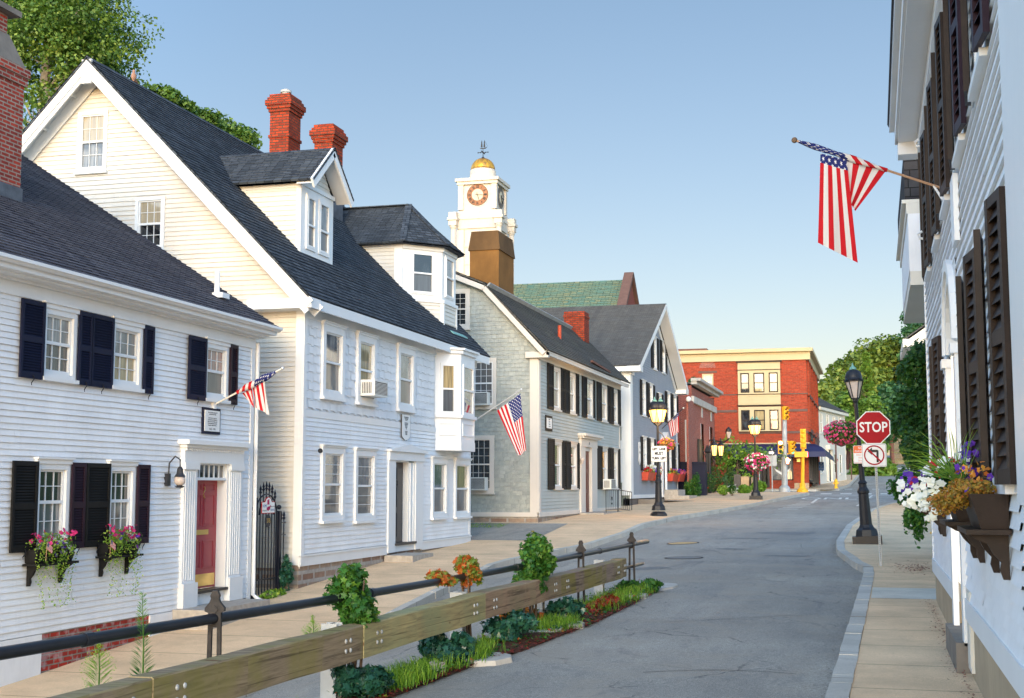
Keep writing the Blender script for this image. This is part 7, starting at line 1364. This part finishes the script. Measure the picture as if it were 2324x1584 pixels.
for y in (8.1, 8.75, 11.55, 12.25, 14.95, 15.65, 18.3, 18.95, 22.3, 22.8):
    for dy in (-.05, .05):
        for dz in (-.11, -.20): c = V(xt_(y+dy)+.002, y+dy, zt_top(y)+dz); f = Fr(c, (0,1,0), (1,0,0)); bt.v, bt.f = bt.v, bt.f; bt.tube([c, c+V(.008,0,0), c+V(.014,0,0)], [.022,.020,.008], 10)
part('bolts', bt, 'galvanized', gt_)
for y in (6.0, onx(760,1520,-4.95)[0], onx(1052,1450,-4.72)[0], onx(1231,1390,-4.58)[0], onx(1372,1350,-4.42)[0]):
    x = xt_(y)-.20; z0 = H(x, y)-.1; m = MB(); ztp = zt_top(y)+.02; m.wbox(x-.16, x-.004, y-.07, y-.06, z0, ztp); m.wbox(x-.16, x-.004, y+.06, y+.07, z0, ztp); m.wbox(x-.088, x-.078, y-.06, y+.06, z0, ztp); part('post', m, 'galvanized', gt_)
rg = random.Random(5); vm = MB()
for k in range(9): p = V(xt_(8.3)+.008, 8.2+rg.uniform(-.5,.35), -1.72); pts = [p]; [pts.append(pts[-1]+V(0, rg.uniform(-.09,.09), rg.uniform(.03,.08))) for _ in range(4)]; vm.tube(pts, .005, 4)
tagged('dead_vine', vm, 'bark_red', (xt_(8.3), 8.3, -1.7), 'dead reddish vine clinging to the end of the nearest timber', 'vine')
# ivy mounds on posts and in the strip
def ivy(px, py, yy, rx, rz, n, s, mat, lab, seed, tone=(0,1), cl=10, shp=STAR, stem=True, ry=None):
    c = py3(px, py, yy)
    if ry:
        gx, gy = groad(px, py+rz*3000/yy*.8); c = V(gx, gy, H(gx, gy)+rz*.85); stem = False
    return bush('ivy', c, (rx, ry or rx, rz), n, s, mat, lab, seed, shp, 'ivy clumps between the two lanes', 'ivy', cl, stem, tone)
ivy(803, 1342, 12.05, .30, .38, 2700, .06, 'leaf_ivy', 'big ivy mound swallowing the second railing post from the left', 31, (0,.88), 16)
ivy(1062, 1298, 15.3, .18, .26, 800, .065, 'leaf_autumn', 'orange and green vine over the middle railing post', 32, cl=8); ivy(995, 1315, 14.6, .26, .13, 650, .065, 'leaf_autumn', 'orange vine trailing along the pipe left of the middle post', 33, cl=6, stem=False)
ivy(1208, 1278, 17.7, .31, .42, 2700, .062, 'leaf_ivy', 'tall ivy mound on the railing post right of the middle', 34, (0,.93), 14); ivy(1190, 1330, 17.8, .3, .2, 700, .068, 'leaf_ivy', 'loose ivy hanging below the railing right of the middle', 35, (0,.9), 6, stem=False)
def mound(x, y, r, n, s, mat, lab, seed, tone=(0,1), shp=STAR, cl=12): return bush('ivy', (x, y, H(x, y)+r[2]*.75), r, n, s, mat, lab, seed, shp, 'ivy clumps between the two lanes', 'ivy', cl, False, tone)
mound(-4.68, 11.9, (.32,.45,.25), 1300, .085, 'leaf_ivy_dark', 'nearest dark ivy clump under the timber rail', 36); mound(-4.62, 14.1, (.34,.48,.25), 1400, .085, 'leaf_ivy_dark', 'dark ivy clump beside the blocky rock', 37); mound(-4.45, 16.2, (.38,.55,.27), 1600, .085, 'leaf_ivy_dark', 'dark ivy clump right of the second galvanized post', 38); mound(-4.28, 18.6, (.3,.75,.22), 1300, .085, 'leaf_ivy_dark', 'dark ivy clump in the strip right of the third galvanized post', 39)
mound(-4.85, 18.0, (.35,.5,.22), 600, .085, 'leaf_autumn', 'green and orange vine behind the timber left of the third post', 40); mound(-4.12, 23.6, (.42,.5,.14), 700, .10, 'leaf_ivy', 'low green plants around the foot of the last railing post', 41, (0,.8)); mound(-4.10, 20.6, (.24,1.5,.12), 1100, .07, 'leaf_red', 'dark red creeping plants in the strip near its far end', 42, shp=OVAL); mound(-4.9, 9.2, (.3,.5,.25), 900, .09, 'leaf_ivy_dark', 'dark ivy peeping under the nearest timber at the bottom edge', 43)
def weed(px, pb, pt, yy, lab, seed, fine):
    rg = random.Random(seed); a = py3(px, pb, yy); b = py3(px, pt, yy); t = thing('weed', a, lab, 'weed', 'tall weeds before the clapboard house'); part('stem', MB().tube([a, a.lerp(b,.5)+V(.01,0,0), b], [.008,.006,.002], 5), 'leaf_lime', t); m = MB(); m.tone = []
    L = (b-a).length
    for k in range(260):
        s = rg.random(); p = a.lerp(b, s); an = rg.uniform(0, 6.283); ln = (.09*(1-s)+.03)*(1 if not fine else 1.4*math.sin(math.pi*min(1,s*1.1)+.2)); d = V(math.cos(an)*ln, math.sin(an)*ln, ln*.7); w_ = V(0,0,.0025); i = len(m.v); m.v += [p-w_, p+d*.5-w_, p+d, p+d*.5+w_]; m.f.append((i,i+1,i+2,i+3)); tv = s*.8+.1; m.tone += [tv*.85]*4
        if fine: leaves(m, p+d, (.02,.02,.02), 2, .012, OVAL, rg, 0, .3, (.6,1))
    part('leaves', m, 'leaf_ivy' if not fine else 'leaf_lime', t)
weed(323, 1590, 1345, 8.6, 'tall upright leafy weed standing behind the pipe railing', 1, False); weed(223, 1605, 1428, 8.8, 'short feathery seeding weed left of the tall one', 2, True); weed(710, 1480, 1395, 13.2, 'small feathery weed by the sidewalk curb behind the timber', 3, True)
# ---------------------------------------------------------------- shrubs at the low brick building
def sb(x, y0_, y1_, wpx, Y, mat, lab, seed, n=900, s=.12, cl=10, extra=None, name='shrub', shp=OVAL, tone=(0,1)):
    c = py3(*vb(x, (y0_+y1_)/2), Y); k = Y/3000*.2878; return bush(name, c, (wpx/2*k*1.02, wpx/2*k*.9, (y1_-y0_)/2*k), n, s, mat, lab, seed, shp, None, 'shrub', cl, True, tone, extra=extra)
sb(175, 1190, 1420, 165, 76.5, 'leaf_ivy', 'leafy green shrub at the near corner of the low brick building', 51, 1800, .13, 16, tone=(0,.85)); sb(288, 1190, 1345, 150, 80, 'leaf_maple', 'rounded clipped shrub with a few red leaves', 52, 1500, .10, 0, [('petal_red', 12, .2, OVAL, (0,1))]); sb(345, 1140, 1350, 130, 85, 'leaf_maple', 'tall dark clipped shrub behind the rounded one', 53, 1600, .10, 0); sb(440, 1210, 1330, 70, 83, 'leaf_bluegreen', 'soft blue green shrub', 54, 700, .12, 8); sb(480, 1165, 1320, 115, 88, 'leaf_maple', 'dark rounded shrub under the small tree', 55, 1300, .11, 0); sb(425, 1290, 1365, 100, 78, 'leaf_lime', 'pale spiky plants edging the flower bed', 56, 500, .16, 0); sb(490, 1290, 1355, 80, 78, 'leaf_ivy', 'hydrangea with white heads in the flower bed', 57, 500, .14, 0, [('petal_white', 14, .3, PETAL, (0,1))], tone=(0,.85)); sb(590, 1290, 1355, 100, 84, 'leaf_lime', 'light green hosta before the tan wall', 58, 500, .25, 0, tone=(.1,.7)); sb(702, 1255, 1345, 110, 88, 'leaf_lime', 'large light green hosta behind the stone block lamp post', 59, 600, .28, 0, tone=(.1,.7))
Q = py3(*vb(540, 1130), 92); tree('small_tree', (Q.x, 92, H(Q.x,92)), 4, (Q.x, 92, Q.z), (3.1,2.2,1.7), 22, 90, .24, 'leaf_lime', 'small spreading green tree in front of the navy awning', 60, tr=.12, cr=.5, shape=OVAL, tone=.2)
m = MB(FY(90)); a, b = ony(vb(545,0)[0], 1050, 90)[0], ony(vb(650,0)[0], 1050, 90)[0]; m.box(a, (a+b)/2+.2, -.5, ony(1700, vb(0,1222)[1], 90)[1], -1, 0); m.box((a+b)/2+.4, b, -.6, ony(1700, vb(0,1228)[1], 90)[1], -1, .3); tagged('garden_wall', m, 'stone_beige', (a, 90, -.3), 'low tan stone wall blocks behind the hostas', 'wall')
q = py3(*vb(534, 1275), 86); tagged('bollard_light', MB().wbox(q.x-.2, q.x+.2, 85.8, 86.2, -.5, ony(1700, vb(0,1205)[1], 86)[1]), 'dark_metal', (q.x,86,-.4), 'dark square bollard light in front of the tan wall', 'bollard')
q = py3(*vb(155, 1160), 79); m = MB(); m.wbox(q.x-1.0, q.x+1.0, 78.4, 79.4, -.6, ony(1560, vb(0,1108)[1], 79)[1]); m.wbox(q.x-1.05, q.x+1.05, 78.3, 79.5, ony(1560, vb(0,1122)[1], 79)[1], ony(1560, vb(0,1114)[1], 79)[1]); tagged('utility_box', m, 'navy_paint', (q.x,79,-.5), 'dark blue utility box behind the leafy corner shrub', 'box')
for (px, lab) in ((296,'left of two spear topped iron gate posts above the clipped shrubs'),(314,'right of two spear topped iron gate posts above the clipped shrubs')): q = py3(*vb(px, 1150), 84); tagged('iron_post', MB().tube([(q.x,84,-.4),(q.x,84,q.z+.9)], .1, 6).lathe((q.x,84,q.z+.9), [(.1,0),(.17,.1),(.02,.5)], 6), 'iron', (q.x,84,-.4), lab, 'post', 'spear topped iron posts')
# ---------------------------------------------------------------- trees
c = py3(110, 150, 44); tree('broadleaf_tree', (c.x-.2, 44, 0), 18, c, (3.9, 3.6, 5.0), 190, 260, .13, 'leaf_tree', 'large leafy tree with bare inner branches behind the tall white house gable', 90, tr=.42, cr=.26, nl=34, bark='granite')
for (px, py, Y_, r_, lab, sd) in ((360,215,60,(1.5,1.5,1.1),'small tree top just above the dark ridge, nearest the big tree',91),(425,255,62,(2.0,1.6,1.2),'middle tree top of three showing above the dark ridge',92),(515,300,66,(2.2,1.8,1.4),'small tree top above the dark ridge, nearest the chimneys',93)):
    c = py3(px, py, Y_); tree('broadleaf_tree', (c.x, Y_, 0), 12, (c.x, Y_, c.z-r_[2]*.5), r_, 26, 110, .22, 'leaf_tree', lab, sd, tr=.15, group='tree tops over the ridge', cr=.42)
proto = {}
def ht(px, ptop, y, w, mat, lab, seed, cone=False, k=1.0):
    c = py3(px, ptop, y); zb = H(c.x, y)-.3; hh = max(5, (c.z-zb)); r = w/3000*y/2; cz = c.z-(hh*.42 if not cone else hh*.48); rz = hh*(.43 if not cone else .5); return tree('hill_tree', (c.x, y, zb), hh, (c.x, y, cz), (r, r*.9, rz), 70 if not cone else 90, 120, .52 if not cone else .46, mat, lab, seed, 'trees on the hill', tr=.3, cr=.28, top='cone' if cone else None, nl=12, bark='bark_red')
ht(1890, 870, 170, 120, 'leaf_olive', 'yellow green hill tree rising right behind the white building', 101); ht(1930, 800, 185, 150, 'leaf_olive', 'olive hill tree above the lamp post lantern', 102); ht(2000, 762, 195, 170, 'leaf_olive', 'broad olive hill tree on the middle of the skyline', 103); ht(2062, 730, 200, 170, 'leaf_bluegreen', 'blue green hill tree climbing toward the right house', 104)
ht(2105, 680, 190, 150, 'leaf_bluegreen', 'tallest dark hill tree touching the right house', 105); ht(1965, 805, 150, 95, 'leaf_spruce', 'bright green cone shaped tree behind the stop sign', 106, True); ht(2020, 850, 160, 90, 'leaf_bluegreen', 'dark tree right of the cone shaped one', 107); ht(1870, 930, 190, 90, 'leaf_bluegreen', 'dark low tree at the left foot of the hill', 108); ht(2060, 880, 175, 110, 'leaf_olive', 'pale green tree over the stone pillar', 109); ht(1920, 900, 165, 100, 'leaf_olive', 'rounded olive tree low on the hill above the lawn', 110)
rr = random.Random(4); base = ht(2180, 640, 210, 200, 'leaf_bluegreen', 'dark trees hidden behind the right house, on the slope', 111)
tree('maple', (1.3, 31.5, H(1.3, 31.5)), 6, (1.32, 31.5, 1.4), (.72, 1.3, 2.2), 85, 150, .105, 'leaf_maple', 'dark maple with big leaves growing against the right house corner', 120, tr=.07, cr=.5, shape=STAR, nl=14, bark='bark_red', tone=.3)
bush('shrub', py3(2048, 1100, 25.8), (.30,.5,.45), 1000, .085, 'leaf_ivy', 'leafy green vine reaching out left of the white petunias', 124, clumps=14, tone=(0,.8), stem=False); bush('shrub', py3(2078, 1170, 25.2), (.22,.5,.66), 1300, .09, 'leaf_ivy', 'bright green vine shrub at the foot of the maple by the right house', 121, clumps=18, tone=(0,.85), stem=False); bush('shrub', py3(2085, 1050, 26.5), (.4,.6,1.0), 1400, .11, 'leaf_maple', 'dark leafy vine column beside the right house corner', 122, clumps=16, shape=STAR, stem=False)
q = py3(1945, 1020, 150); tree('crooked_tree', (q.x, 150, H(q.x,150)), 5, (q.x+.5, 150, 8.0), (3, 3, 2.6), 24, 90, .35, 'leaf_spruce', 'small crooked tree on the lawn above the fence', 123, tr=.25, bark='bark_red')
m = MB(); wk = [(-30,128),(-12,132),(-7,146),(-6,165)]
for (a, b), (c, d) in zip(wk, wk[1:]): m.poly([V(a,b,H(a,b)-.2), V(c,d,H(c,d)-.2), V(c-1,d+2.5,H(c-1,d+2.5)-.15), V(a,b+2.5,H(a,b+2.5)-.15)])
struct('path', m, 'concrete')
